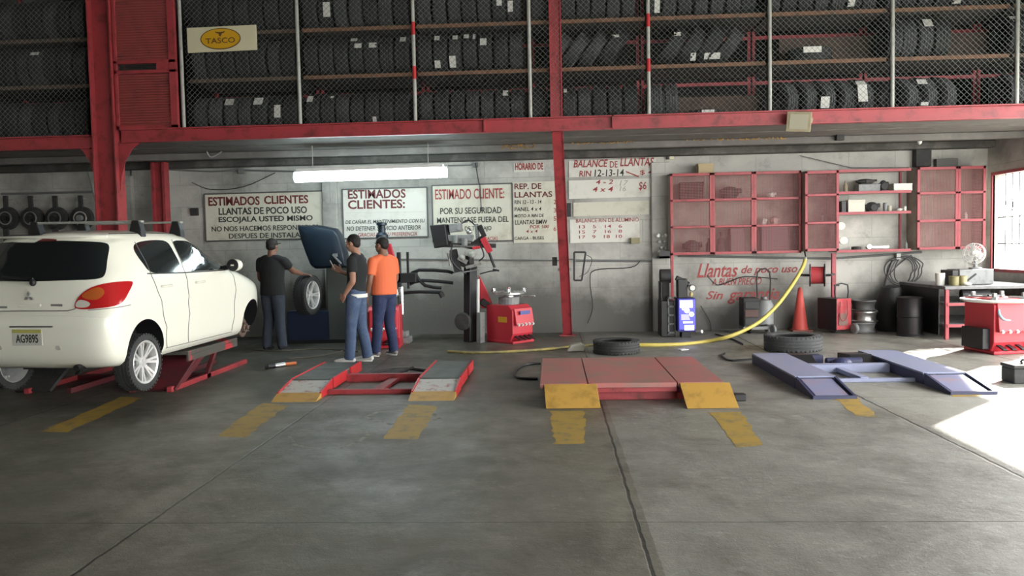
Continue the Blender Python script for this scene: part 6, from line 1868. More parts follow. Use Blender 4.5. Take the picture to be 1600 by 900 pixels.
def s_of(kind, val, w):
    """arc position of a lateral offset v on the tail or of a length u on the flank"""
    P, S = arc(w)
    k = 0 if kind == 'v' else 1
    for i in range(len(P) - 1):
        if P[i + 1][k] >= val - 1e-9 and (k == 1 or True):
            a, b_ = P[i][k], P[i + 1][k]
            t = 0 if b_ == a else (val - a) / (b_ - a)
            return S[i] + (S[i + 1] - S[i]) * max(0, min(1, t))
    return S[-1]


def patch(name, outline, m, side=1, off=0.004, thick=0.006, parent=None, soft=2, grid=0.05):
    """piece of the car's skin: outline of (kind, value, height) vertices"""
    q = [((-1 if (k == 'v' and val < 0) else 1) * s_of(k, abs(val), w), w) for k, val, w in outline]
    for _ in range(soft):                    # rounded corners
        q2 = []
        for i in range(len(q)):
            a, b_ = q[i], q[(i + 1) % len(q)]
            d = max(math.hypot(b_[0] - a[0], b_[1] - a[1]), 1e-6)
            c = min(0.25, 0.06 / d)
            q2 += [(a[0] + (b_[0] - a[0]) * c, a[1] + (b_[1] - a[1]) * c), (b_[0] + (a[0] - b_[0]) * c, b_[1] + (a[1] - b_[1]) * c)]
        q = q2
    bm = bmesh.new()
    vs_ = [bm.verts.new((a, b_, 0)) for a, b_ in q]
    bm.faces.new(vs_)
    bmesh.ops.triangulate(bm, faces=bm.faces[:])
    lo = [min(p[i] for p in q) for i in (0, 1)]
    hi = [max(p[i] for p in q) for i in (0, 1)]
    for ax_ in (0, 1):
        k = 1
        while lo[ax_] + k * grid < hi[ax_]:
            co = [0, 0, 0]
            co[ax_] = lo[ax_] + k * grid
            no = [0, 0, 0]
            no[ax_] = 1
            bmesh.ops.bisect_plane(bm, geom=bm.verts[:] + bm.edges[:] + bm.faces[:], plane_co=co, plane_no=no)
            k += 1
    top, bot = [], []
    V, FS = [], []
    bm.verts.index_update()
    n = len(bm.verts)
    for v in bm.verts:
        sd = side * (1 if v.co.x >= 0 else -1)
        V.append(surf(abs(v.co.x), v.co.y, sd, off))
    for v in bm.verts:
        sd = side * (1 if v.co.x >= 0 else -1)
        V.append(surf(abs(v.co.x), v.co.y, sd, off - thick))
    for f in bm.faces:
        FS.append(tuple(x.index for x in f.verts))
        FS.append(tuple(x.index + n for x in reversed(f.verts)))
    for e in bm.edges:
        if len(e.link_faces) == 1:
            a, b_ = e.verts[0].index, e.verts[1].index
            FS.append((a, b_, b_ + n, a + n))
    bm.free()
    mb = MB().add(V, FS)
    return part(name, mb, m, parent or CAR, world=False, smooth=True)


def strip(name, pts, width, m, side=1, parent=None, off=0.003):
    """thin line following the skin through (kind, value, height) points"""
    mb = MB()
    dense = []
    for (k0, a0, w0), (k1, a1, w1) in zip(pts[:-1], pts[1:]):
        for i in range(8):
            t = i / 8
            w = w0 + (w1 - w0) * t
            sa, sb = s_of(k0, a0, w0), s_of(k1, a1, w1)
            dense.append((sa + (sb - sa) * t, w))
    dense.append((s_of(pts[-1][0], pts[-1][1], pts[-1][2]), pts[-1][2]))
    P = [surf(s_, w, side, off) for s_, w in dense]
    return part(name, MB().tube(P, width / 2, n=6, smooth=1), m, parent or CAR, world=False, smooth=True)


# body shell
hs_ = list(np.linspace(0.20, 1.30, 46)) + list(np.linspace(1.32, 1.503, 22))
rings = []
for w in hs_:
    P = contour(w, 30)
    right = [Vector((v, u, zz(w))) for v, u in P]
    left = [Vector((-v, u, w)) for v, u in P[1:-1]][::-1]
    rings.append(right + left)
n = len(rings[0])
V = [p for r_ in rings for p in r_]
FS = [(j * n + i, j * n + (i + 1) % n, (j + 1) * n + (i + 1) % n, (j + 1) * n + i) for j in range(len(rings) - 1) for i in range(n)]
FS += [tuple(range(n - 1, -1, -1)), tuple(range((len(rings) - 1) * n, len(rings) * n))]
body_me = MB().add(V, FS).mesh('body', [M_CARW, M_BLACK], (0, 0, 0), True)
tmp = link('body_uncut', body_me)
UW = (0.62, 3.07)        # wheel centres along the car
ZW = 0.287
ZA = 0.30                # arch centre
cuts = []
for u in UW:
    for s_ in (-1, 1):
        mb = MB().cyl((s_ * 0.54, u, ZA), (s_ * 1.0, u, ZA), 0.325, n=48)
        c_ = link('cutter', mb.mesh('cutter', M_BLACK))
        md = tmp.modifiers.new('cut', 'BOOLEAN')
        md.operation = 'DIFFERENCE'
        md.object = c_
        md.solver = 'EXACT'
        cuts.append(c_)
bpy.context.view_layer.update()
final = bpy.data.meshes.new_from_object(tmp.evaluated_get(bpy.context.evaluated_depsgraph_get()))
for c_ in cuts:
    bpy.data.objects.remove(c_)
bpy.data.objects.remove(tmp)
final.name = 'body'
final.materials.clear()
final.materials.append(M_CARW)
final.materials.append(M_BLACK)
for p in final.polygons:
    c_ = p.center
    inside = any(math.hypot(c_.y - u, c_.z - ZA) < 0.3255 for u in UW) and abs(c_.x) > 0.5
    p.material_index = 1 if inside or c_.z < 0.201 else 0
    p.use_smooth = True
try:
    final.set_sharp_from_angle(angle=math.radians(35))
except Exception:
    pass
body = link('body', final, CAR)

# glazing
rw = patch('rear_window', [('v', -0.66, 0.978), ('v', 0.0, 0.965), ('v', 0.66, 0.978), ('v', 0.69, 1.02), ('v', 0.65, 1.15), ('v', 0.625, 1.31), ('v', 0.58, 1.355), ('v', 0.2, 1.378), ('v', -0.2, 1.378), ('v', -0.58, 1.355), ('v', -0.625, 1.31), ('v', -0.65, 1.15), ('v', -0.69, 1.02)], M_GLASS, parent=CAR)
for sd in (1, -1):
    patch('rear_side_window', [('u', 0.80, 1.0), ('u', 1.42, 0.985), ('u', 1.36, 1.355), ('u', 1.1, 1.37), ('u', 0.80, 1.352), ('u', 0.66, 1.30), ('u', 0.70, 1.15)], M_GLASS, sd)
    patch('front_side_window', [('u', 1.49, 0.983), ('u', 2.52, 0.965), ('u', 2.42, 1.06), ('u', 2.15, 1.22), ('u', 1.95, 1.315), ('u', 1.80, 1.35), ('u', 1.43, 1.36)], M_GLASS, sd)
    # tail lamp: red shell with amber and clear inserts
    tlm = patch('tail_light', [('v', 0.465, 0.77), ('v', 0.475, 0.735), ('v', 0.62, 0.73), ('u', 0.20, 0.75), ('u', 0.29, 0.80), ('u', 0.38, 0.875), ('u', 0.44, 0.925), ('u', 0.43, 0.945), ('u', 0.26, 0.95), ('v', 0.68, 0.935), ('v', 0.57, 0.895), ('v', 0.50, 0.835)], M_LAMP, sd, off=0.012, thick=0.02)
    patch('amber_insert', [('v', 0.515, 0.83), ('v', 0.64, 0.80), ('v', 0.70, 0.82), ('v', 0.715, 0.875), ('v', 0.66, 0.915), ('v', 0.57, 0.88)], M_LAMPO, sd, off=0.015, thick=0.006, parent=tlm)
    patch('clear_insert', [('v', 0.478, 0.745), ('v', 0.60, 0.745), ('v', 0.62, 0.785), ('v', 0.52, 0.815), ('v', 0.48, 0.785)], M_LAMPC, sd, off=0.015, thick=0.006, parent=tlm)
    # doors' shut lines, handles, fuel-side crease
    strip('door_seam', [('u', 0.74, 1.35), ('u', 0.80, 1.0), ('u', 0.82, 0.9), ('u', 0.92, 0.68), ('u', 0.99, 0.50), ('u', 1.02, 0.28)], 0.007, M_SEAM, sd)
    strip('door_seam', [('u', 1.45, 1.37), ('u', 1.455, 0.98), ('u', 1.46, 0.6), ('u', 1.455, 0.28)], 0.007, M_SEAM, sd)
    strip('door_seam', [('u', 2.55, 0.96), ('u', 2.56, 0.7), ('u', 2.52, 0.45), ('u', 2.48, 0.28)], 0.007, M_SEAM, sd)
    strip('sill_seam', [('u', 1.0, 0.275), ('u', 1.6, 0.268), ('u', 2.5, 0.262)], 0.007, M_SEAM, sd)
    strip('window_trim', [('u', 0.74, 1.0), ('u', 1.45, 0.975), ('u', 2.56, 0.955)], 0.014, M_BLACK, sd, off=0.001)
    strip('roof_gutter', [('u', 0.5, 1.45), ('u', 1.1, 1.455), ('u', 1.65, 1.445)], 0.012, M_DARK, sd, off=-0.001)
    for u in (0.93, 1.62):
        a = [surf(s_of('u', u + d, 0.865 - 0.01 * (u > 1)), 0.865, sd, o) for d, o in ((0, 0.0), (0.02, 0.03), (0.15, 0.03), (0.17, 0.0))]
        part('door_handle', MB().tube(a, 0.013, n=8, smooth=3), M_CARW, CAR, world=False, smooth=True)
    # mirrors
    mbm = MB().ell((sd * 0.92, 2.40, zz(1.02)), (0.10, 0.07, 0.075), 18, 12)
    mr = part('door_mirror', mbm, M_CARW, CAR, world=False, smooth=True)
    part('mirror_glass', MB().lathe([(0.005, -0.068), (0.07, -0.066), (0.075, -0.055), (0.01, -0.04)], (sd * 0.92, 2.40, zz(1.02)), (0, 1, 0), n=20), M_BLACK, mr, world=False)
    part('mirror_stalk', MB().bar((sd * 0.74, 2.42, zz(0.985)), (sd * 0.88, 2.41, zz(0.995)), 0.06, 0.05), M_BLACK, mr, world=False)
    # wheel and roof-bar feet come below
# tail details
strip('tailgate_seam', [('v', 0.0, 0.722), ('v', 0.40, 0.722), ('v', 0.47, 0.735), ('v', 0.52, 0.80), ('v', 0.60, 0.875), ('v', 0.695, 0.93)], 0.009, M_SEAM, 1)
strip('tailgate_seam', [('v', 0.0, 0.722), ('v', 0.40, 0.722), ('v', 0.47, 0.735), ('v', 0.52, 0.80), ('v', 0.60, 0.875), ('v', 0.695, 0.93)], 0.009, M_SEAM, -1)
strip('bumper_seam', [('v', 0.60, 0.725), ('u', 0.36, 0.742)], 0.007, M_SEAM, 1)
brk = patch('brake_light', [('v', -0.15, 1.372), ('v', 0.15, 1.372), ('v', 0.13, 1.402), ('v', -0.13, 1.402)], mat('dark_red_lens', (0.12, 0.015, 0.012), 0.2), off=0.006)
spo = MB()
P = [surf(s_of('v', abs(v), 1.405), 1.405, 1 if v >= 0 else -1, o) + Vector((0, 0, dz)) for o, dz in ((0.03, 0.004), (0.03, 0.026), (-0.03, 0.03), (-0.03, -0.002)) for v in (-0.56, -0.4, -0.2, 0, 0.2, 0.4, 0.56)]
FS = []
for r_ in range(4):
    r2 = (r_ + 1) % 4
    FS += [(r_ * 7 + i, r_ * 7 + i + 1, r2 * 7 + i + 1, r2 * 7 + i) for i in range(6)]
FS += [(0, 7, 14, 21), (6, 13, 20, 27)]
part('roof_spoiler', spo.add(P, FS), M_CARW, CAR, world=False, smooth=True, bevel=0.006)
part('rear_wiper', MB().tube([surf(0.02, 0.965, 1, 0.02), surf(0.03, 0.99, 1, 0.03), surf(0.32, 1.01, -1, 0.018)], 0.012, n=8, smooth=1).ell(surf(0.03, 0.955, 1, 0.02), (0.03, 0.03, 0.035)), M_BLACK, CAR, world=False, smooth=True)
yp = surf(0, 0.55, 1, 0)
pl = part('number_plate', MB().box((0, 0.004, 0.52), (0.31, 0.012, 0.155)), mat('plate_white', (0.55, 0.55, 0.50), 0.5), CAR, world=False, bevel=0.004)
part('plate_band', MB().box((0, -0.003, 0.578), (0.30, 0.004, 0.032)), mat('plate_yellow', (0.42, 0.40, 0.10), 0.5), pl, world=False)
tm_ = text_mesh([('AG9895', -0.115, 0.115, 0.466, 0.548, -0.0045, 0, 0.02)], 0.003)
part('plate_number', tm_, M_INKK, pl, world=False)
part('plate_light_bar', MB().box((0.05, -0.004, 0.622), (0.44, 0.02, 0.012)), M_DARK, CAR, world=False, bevel=0.003)
em = MB()
for a in (90, 210, 330):
    t = math.radians(a)
    d = Vector((math.cos(t), 0, math.sin(t)))
    e = Vector((-math.sin(t), 0, math.cos(t)))
    o = Vector((0, 0.046, zz(0.835)))
    em.prism([o + d * 0.002, o + d * 0.028 + e * 0.016, o + d * 0.055, o + d * 0.028 - e * 0.016], (0, 0.02, 0))
part('emblem', em, M_CHROME, CAR, world=False, label='chrome three-diamond emblem')
part('boot_handle', MB().box((0, 0.065, zz(0.765)), (0.24, 0.04, 0.03)), M_CARW, CAR, world=False, bevel=0.01)
a = surf(s_of('v', 0.30, 0.80), 0.80, 1, 0.004)
part('model_badge', MB().box((a.x - 0.02, a.y + 0.002, zz(0.765)), (0.12, 0.010, 0.022)), M_CHROME, CAR, world=False)
a = surf(s_of('v', 0.30, 0.80), 0.80, -1, 0.004)
part('model_badge', MB().box((a.x, a.y + 0.002, zz(0.75)), (0.13, 0.010, 0.020)), M_CHROME, CAR, world=False)
for sd in (1, -1):
    patch('reflector', [('v', 0.28, 0.395), ('v', 0.33, 0.395), ('v', 0.33, 0.44), ('v', 0.28, 0.44)], M_LAMPC, sd, off=0.006)
strip('bumper_crease', [('v', 0.0, 0.69), ('v', 0.4, 0.69), ('v', 0.7, 0.68), ('u', 0.30, 0.66)], 0.006, M_CARW, 1, off=0.001)
# exhaust and underbody
part('underbody', MB().bb((-0.3, 0.3, 0.16), (-0.04, 3.3, 0.22)).cyl((0.45, 0.05, 0.22), (0.45, 0.5, 0.22), 0.03).bb((-0.62, 0.55, 0.19), (0.62, 0.68, 0.26)), M_BLACK, CAR, world=False)
# wheels hang a little low in the arches
DROOP = 0.10
for u in UW:
    for sd in (1, -1):
        if u == UW[0] or sd == -1:
            wheel('wheel', 0.29, 0.185, 0.212, 7, '', '', (sd * 0.725, u, ZW - DROOP), Vector((sd, 0, 0)), parent=CAR)
# the front right wheel is off: rusty disc and hub in the dark arch
hub = part('brake_hub', MB().lathe([(0.02, -0.02), (0.125, -0.02), (0.125, 0.005), (0.07, 0.01), (0.065, 0.05), (0.03, 0.055), (0.03, 0.085), (0.005, 0.085)], (0.66, UW[1], ZW - 0.04), (1, 0, 0), n=32), mat('rusty_iron', (0.13, 0.085, 0.065), 0.6, metal=0.3, wear=((0.22, 0.19, 0.17), 20, 0.5, 0.7)), CAR, world=False, smooth=True)
for k in range(4):
    t = k * PI / 2 + 0.4
    part('wheel_stud', MB().cyl((0.70, UW[1] + 0.05 * math.cos(t), ZW - 0.04 + 0.05 * math.sin(t)), (0.745, UW[1] + 0.05 * math.cos(t), ZW - 0.04 + 0.05 * math.sin(t)), 0.007, n=8), M_STEEL, hub, world=False)
part('strut', MB().cyl((0.55, UW[1] + 0.02, ZW - 0.05), (0.52, UW[1] - 0.02, 0.6), 0.035).bar((0.62, UW[1], ZW - 0.1), (0.2, UW[1], ZW - 0.12), 0.05, 0.04), M_BLACK, CAR, world=False)
# roof bars
for u, w in ((0.95, 1.475), (1.72, 1.49)):
    rb = part('roof_bar', MB().bb((-0.64, u - 0.03, 1.605), (0.64, u + 0.03, 1.63)), M_GALV, CAR, world=False, bevel=0.008)
    for sd in (1, -1):
        part('foot', MB().prism([(sd * 0.50, u - 0.045, 1.49), (sd * 0.645, u - 0.045, 1.455), (sd * 0.64, u - 0.045, 1.53), (sd * 0.61, u - 0.045, 1.63), (sd * 0.54, u - 0.045, 1.63)], (0, 0.09, 0)), M_BLACK, rb, world=False, bevel=0.008)
# ------------------------------------------------------------------ people
def ring_tube(mb, pts, n=18, steps=5, caps=True):
    """tapered limb through (x, y, z, rx, ry) stations with elliptical sections (rx across x, ry across y for upright runs)"""
    Q = []
    for i in range(len(pts) - 1):
        a, b_, c, d = (np.array(pts[max(i - 1, 0)], float), np.array(pts[i], float), np.array(pts[i + 1], float), np.array(pts[min(i + 2, len(pts) - 1)], float))
        for k in range(steps):
            t = k / steps
            Q.append(0.5 * ((2 * b_) + (c - a) * t + (2 * a - 5 * b_ + 4 * c - d) * t * t + (3 * b_ - a - 3 * c + d) * t ** 3))
    Q.append(np.array(pts[-1], float))
    P = []
    N = len(Q)
    ref = None
    for i, q in enumerate(Q):
        d = Vector(Q[min(i + 1, N - 1)][:3] - Q[max(i - 1, 0)][:3])
        d.normalize()
        x = Vector((1, 0, 0)) if abs(d.x) < 0.85 else Vector((0, 0, 1))
        a = (x - d * x.dot(d)).normalized()
        if ref is not None and a.dot(ref) < 0:
            a = -a
        ref = a
        b_ = d.cross(a)
        o = Vector(q[:3])
        rx, ry = max(q[3], 0.004), max(q[4], 0.004)
        P += [o + a * (rx * math.cos(2 * PI * k / n)) + b_ * (ry * math.sin(2 * PI * k / n)) for k in range(n)]
    FS = [(i * n + k, i * n + (k + 1) % n, (i + 1) * n + (k + 1) % n, (i + 1) * n + k) for i in range(N - 1) for k in range(n)]
    FS += [tuple(range(n - 1, -1, -1)), tuple(range((N - 1) * n, N * n))]
    mb.add(P, FS)
    for q in ((Q[0], Q[-1]) if caps else ()):
        r_ = min(q[3], q[4]) * 0.96
        mb.ell(q[:3], (r_, r_, r_), 14, 8)
    return mb


def fuse(name, mb, m, parent, voxel=0.009, smooth=5, root=None):
    """all pieces grown into one continuous skin"""
    o = link(name, mb.mesh(name, m))
    md = o.modifiers.new('fuse', 'REMESH')
    md.mode = 'VOXEL'
    md.voxel_size = voxel
    md.use_smooth_shade = True
    ms = o.modifiers.new('soften', 'SMOOTH')
    ms.factor = 0.5
    ms.iterations = smooth
    bpy.context.view_layer.update()
    me = bpy.data.meshes.new_from_object(o.evaluated_get(bpy.context.evaluated_depsgraph_get()))
    bpy.data.objects.remove(o)
    me.name = name
    if not me.materials:
        me.materials.append(m)
    for p in me.polygons:
        p.use_smooth = True
    return me


def hand(mb, wrist, d, palm_n, thumb_d, curl=0.5, L=0.18):
    """wrist point, finger direction d, palm normal, thumb side"""
    w, d, pn, td = Vector(wrist), Vector(d).normalized(), Vector(palm_n).normalized(), Vector(thumb_d).normalized()
    td = (td - d * td.dot(d)).normalized()
    pn = d.cross(td) if d.cross(td).dot(pn) > 0 else td.cross(d)
    pc = w + d * 0.05
    for t in (-0.028, -0.01, 0.01, 0.028):
        mb.tube([w + td * t * 0.7, w + d * 0.045 + td * t, w + d * 0.088 + td * t], [0.016, 0.013], n=8, smooth=2)
    for k, (t, l) in enumerate(((0.033, 0.070), (0.011, 0.080), (-0.011, 0.074), (-0.032, 0.058))):
        b0 = w + d * 0.085 + td * t
        c1, c2, c3 = curl * 0.5, curl * 1.1, curl * 1.6
        p1 = b0 + (d * math.cos(c1) + pn * math.sin(c1)) * l * 0.42
        p2 = p1 + (d * math.cos(c2) + pn * math.sin(c2)) * l * 0.33
        p3 = p2 + (d * math.cos(c3) + pn * math.sin(c3)) * l * 0.25
        mb.tube([b0 - d * 0.01, p1, p2, p3], [0.0105, 0.008], n=8, smooth=2)
        mb.ell(p3, 0.0078, 8, 6)
    b0 = w + d * 0.028 + td * 0.03
    p1 = b0 + (d * 0.6 + td * 0.75 + pn * 0.3).normalized() * 0.035
    p2 = p1 + (d * 0.85 + td * 0.35 + pn * 0.4).normalized() * 0.032
    mb.tube([b0 - td * 0.012, b0, p1, p2], [0.014, 0.009], n=8, smooth=2)
    mb.ell(p2, 0.009, 8, 6)


def head_pts(mb, c, tilt=0.0, turn=0.0):
    """c = middle of the skull; the face looks along +y, turned by `turn`"""
    M = Matrix.Translation(c) @ Matrix.Rotation(turn, 4, 'Z') @ Matrix.Rotation(tilt, 4, 'X')
    k = MB(M)
    k.ell((0, -0.012, 0.025), (0.076, 0.096, 0.093), 20, 14)
    k.ell((0, 0.020, -0.045), (0.061, 0.072, 0.078), 18, 12)
    k.ell((0, 0.050, -0.088), (0.034, 0.030, 0.026), 12, 8)            # chin
    k.ell((0, 0.088, -0.018), (0.013, 0.020, 0.026), 10, 8)            # nose
    k.ell((0, 0.098, -0.030), (0.018, 0.014, 0.012), 10, 8)
    k.ell((0, 0.080, 0.022), (0.055, 0.014, 0.010), 12, 6)             # brow
    k.ell((0, 0.083, -0.062), (0.024, 0.010, 0.006), 10, 6)            # lips
    k.ell((0, 0.082, -0.072), (0.021, 0.010, 0.006), 10, 6)
    for s in (-1, 1):
        k.ell((s * 0.078, -0.005, -0.012), (0.010, 0.020, 0.032), 10, 8, (0, 0, -0.3 * s))
        k.ell((s * 0.045, 0.060, -0.022), (0.022, 0.02, 0.018), 10, 8)  # cheeks
    mb.v and None
    n0 = len(mb.v)
    mb.v += k.v
    mb.f += [tuple(i + n0 for i in f) for f in k.f]
    mb.mi += k.mi
    return M


def person(label, loc, heading, H, skin, hair_m, J, shirt_m, pants_m, shoe_m, belly=1.0, hair='short', sleeve=0.55, extra=None, turn=0.0, tilt=0.0, feet_out=0.12, bulk=1.0):
    """J: joints in the local frame (x right, y forward, z up), metres for a 1.75 m body; everything is scaled to H"""
    k = H / 1.75
    S = lambda p: (p[0] * k, p[1] * k, p[2] * k)
    mb = MB()
    pel, chest, neck, head = J['pelvis'], J['chest'], J['neck'], J['head']
    st = lambda p, rx, ry: (*S(p), rx * k * bulk, ry * k * bulk)
    J = dict(J)
    for n_ in 'lr':                                   # shoulders sit a little below the neck line
        a = J['sh_' + n_]
        J['sh_' + n_] = (a[0] * 0.97 * bulk, a[1], a[2] - 0.022)
    mid = tuple((a + b_) / 2 for a, b_ in zip(pel, chest))
    torso = [st((pel[0], pel[1], pel[2] - 0.06), 0.145, 0.105), st(pel, 0.165, 0.118), st(mid, 0.150 * belly, 0.112 * belly), st(chest, 0.175, 0.118), st((neck[0], neck[1] - 0.005, neck[2] - 0.09), 0.15, 0.088), st((neck[0], neck[1], neck[2] - 0.035), 0.075, 0.065)]
    ring_tube(mb, torso)
    ring_tube(mb, [st((neck[0], neck[1] - 0.01, neck[2] - 0.06), 0.062, 0.062), st(neck, 0.056, 0.058), st((head[0], head[1] - 0.012, head[2] - 0.06), 0.054, 0.058)])
    HM = head_pts(mb, Vector(S(head)), tilt, turn)
    for s, n_ in ((-1, 'l'), (1, 'r')):
        hip, knee, ank = J['hip_' + n_], J['knee_' + n_], J['ankle_' + n_]
        calf = tuple(a + (b_ - a) * 0.35 for a, b_ in zip(knee, ank))
        th = tuple(a + (b_ - a) * 0.4 for a, b_ in zip(hip, knee))
        ring_tube(mb, [st(hip, 0.088, 0.092), st(th, 0.078, 0.082), st(knee, 0.055, 0.058), st((calf[0], calf[1] - 0.012, calf[2]), 0.053, 0.058), st(ank, 0.036, 0.040)])
        f = Vector((math.sin(feet_out) * s, math.cos(feet_out), 0))
        a = Vector(S(ank))
        ring_tube(mb, [(*(a + Vector((0, 0, -0.02 * k))), 0.034 * k, 0.038 * k), (*(a + f * 0.05 * k + Vector((0, 0, -0.045 * k))), 0.038 * k, 0.03 * k), (*(a + f * 0.14 * k + Vector((0, 0, -0.06 * k))), 0.038 * k, 0.018 * k)])
        sh, el, wr = J['sh_' + n_], J['el_' + n_], J['wr_' + n_]
        ring_tube(mb, [st((neck[0] + 0.02 * s, neck[1] - 0.01, neck[2] - 0.03), 0.04, 0.045), st((sh[0] * 0.5, neck[1] - 0.012, neck[2] - 0.055), 0.045, 0.05), st((sh[0] * 0.9, sh[1], sh[2] + 0.005), 0.045, 0.045)])
        up = tuple(a_ + (b_ - a_) * 0.4 for a_, b_ in zip(sh, el))
        fo = tuple(a_ + (b_ - a_) * 0.25 for a_, b_ in zip(el, wr))
        ring_tube(mb, [st(sh, 0.058, 0.058), st(up, 0.048, 0.048), st(el, 0.039, 0.039), st(fo, 0.041, 0.041), st(wr, 0.025, 0.025)], n=14)
        hd, pn, td, cu = J['hand_' + n_]
        hand(mb, S(wr), hd, pn, td, cu)
    me = fuse('person', mb, skin, None, 0.0075 * k, 3)
    root = link('person', me, None, loc, (0, 0, heading))
    tag(root, label, 'person')
    # shirt
    g = 0.016
    mb = MB()
    hem = J.get('hem', 0.06)
    ring_tube(mb, [st((pel[0], pel[1], pel[2] - hem), 0.176 * belly, 0.132 * belly), st(mid, 0.166 * belly, 0.130 * belly), st(chest, 0.190, 0.134), st((neck[0], neck[1] - 0.005, neck[2] - 0.085), 0.160, 0.100), st((neck[0], neck[1], neck[2] - 0.035), 0.085, 0.075)], n=22, caps=False)
    for s, n_ in ((-1, 'l'), (1, 'r')):
        sh, el, wr = (Vector(J[x + n_]) for x in ('sh_', 'el_', 'wr_'))
        ring_tube(mb, [st((neck[0] + 0.03 * s, neck[1] - 0.01, neck[2] - 0.045), 0.045, 0.055), st((sh.x * 0.5, neck[1] - 0.012, neck[2] - 0.058), 0.056, 0.064), st((sh.x * 0.92, sh.y, sh.z + 0.004), 0.060, 0.060)])
        e = sh.lerp(el, min(sleeve / 0.6, 1.0) * 0.72) if sleeve < 1 else el.lerp(wr, 0.3)
        mb.ell(S(tuple(sh + Vector((-0.002 * s, 0, 0.0)))), (0.066 * k * bulk, 0.066 * k * bulk, 0.066 * k * bulk), 16, 10)
        ring_tube(mb, [st(tuple(sh), 0.066, 0.066), st(tuple(sh.lerp(e, 0.5)), 0.066, 0.065), st(tuple(e), 0.062, 0.060)], n=16, caps=False)
    sm = fuse('shirt', mb, shirt_m, None, 0.011 * k, 4)
    link('shirt', sm, root)
    # trousers
    mb = MB()
    ring_tube(mb, [st((pel[0], pel[1], pel[2] + 0.045), 0.166, 0.122), st((pel[0], pel[1], pel[2] - 0.02), 0.172, 0.126), st((pel[0], pel[1], pel[2] - 0.10), 0.165, 0.120)], n=22, caps=False)
    mb.ell(S((pel[0], pel[1], pel[2] - 0.085)), (0.155 * k * bulk, 0.115 * k * bulk, 0.07 * k), 20, 10)
    for s, n_ in ((-1, 'l'), (1, 'r')):
        hip, knee, ank = (Vector(J[x + n_]) for x in ('hip_', 'knee_', 'ankle_'))
        ring_tube(mb, [st(tuple(hip + Vector((0, -0.005, 0.02))), 0.098, 0.108), st(tuple(hip.lerp(knee, 0.4)), 0.092, 0.097), st(tuple(knee), 0.074, 0.078), st(tuple(knee.lerp(ank, 0.5)), 0.068, 0.075), st(tuple(ank + Vector((0, 0.012, -0.035))), 0.062, 0.075)], n=16, caps=False)
    link('trousers', fuse('trousers', mb, pants_m, None, 0.011 * k, 4), root)
    # shoes
    for s, n_ in ((-1, 'l'), (1, 'r')):
        a = Vector(S(J['ankle_' + n_]))
        f = Vector((math.sin(feet_out) * s, math.cos(feet_out), 0))
        base = Vector((a.x, a.y, a.z - 0.085 * k))
        mb = MB()
        r_ = lambda d, z, rx, ry: (*(base + f * d * k + Vector((0, 0, z * k))), rx * k, ry * k)
        ring_tube(mb, [r_(-0.045, 0.045, 0.036, 0.043), r_(0.02, 0.045, 0.044, 0.044), r_(0.10, 0.038, 0.048, 0.036), r_(0.17, 0.03, 0.044, 0.028), r_(0.205, 0.028, 0.030, 0.024)], n=16)
        mb.ell(base + Vector((0, 0, 0.075 * k)), (0.046 * k, 0.05 * k, 0.03 * k), 14, 8)
        o = link('shoe', fuse('shoe', mb, shoe_m, None, 0.008, 3), root)
        # sole
        q = []
        for t in range(20):
            an = 2 * PI * t / 20
            q.append(base + f * ((0.08 + 0.135 * math.cos(an)) * k) + Vector((f.y, -f.x, 0)) * (0.05 * math.sin(an) * k) + Vector((0, 0, 0.0)))
        mbs = MB().prism(q, (0, 0, 0.022 * k))
        sole = link('sole', mbs.mesh('sole', M_PAPER if shoe_m is not M_BLACK else M_DARK), o)
    # hair
    hb = MB(HM)
    if hair == 'cap':
        hb.ell((0, -0.012, 0.040), (0.086, 0.106, 0.088), 20, 14)
        hb.ell((0, -0.04, -0.005), (0.080, 0.075, 0.07), 18, 12)
        hm = fuse('cap', hb, hair_m, None, 0.007, 3)
        cap = link('cap', hm, root)
        bb_ = MB(HM).prism([(x, 0.07 + y, 0.035) for x, y in ((-0.075, 0), (-0.06, 0.07), (-0.03, 0.10), (0.03, 0.10), (0.06, 0.07), (0.075, 0))], (0, 0.01, 0.012))
        link('brim', bb_.mesh('brim', hair_m), cap)
    else:
        hb.ell((0, -0.020, 0.034), (0.081, 0.098, 0.094), 20, 14)
        hb.ell((0, -0.055, -0.012), (0.070, 0.055, 0.062), 18, 12)
        link('hair', fuse('hair', hb, hair_m, None, 0.006, 3), root)
    for s in (-1, 1):
        ey = link('eye', MB(HM).ell((s * 0.031, 0.074, 0.0), (0.013, 0.010, 0.008), 12, 8).mesh('eye', [M_PAPER], (0, 0, 0), True), root)
        link('iris', MB(HM).ell((s * 0.031, 0.082, 0.0), (0.006, 0.004, 0.006), 10, 6).mesh('iris', M_HAIR, (0, 0, 0), True), ey)
        link('eyebrow', MB(HM).ell((s * 0.032, 0.088, 0.028), (0.022, 0.006, 0.004), 10, 6).mesh('eyebrow', M_HAIR, (0, 0, 0), True), root)
    if extra:
        extra(root, S, HM)
    return root


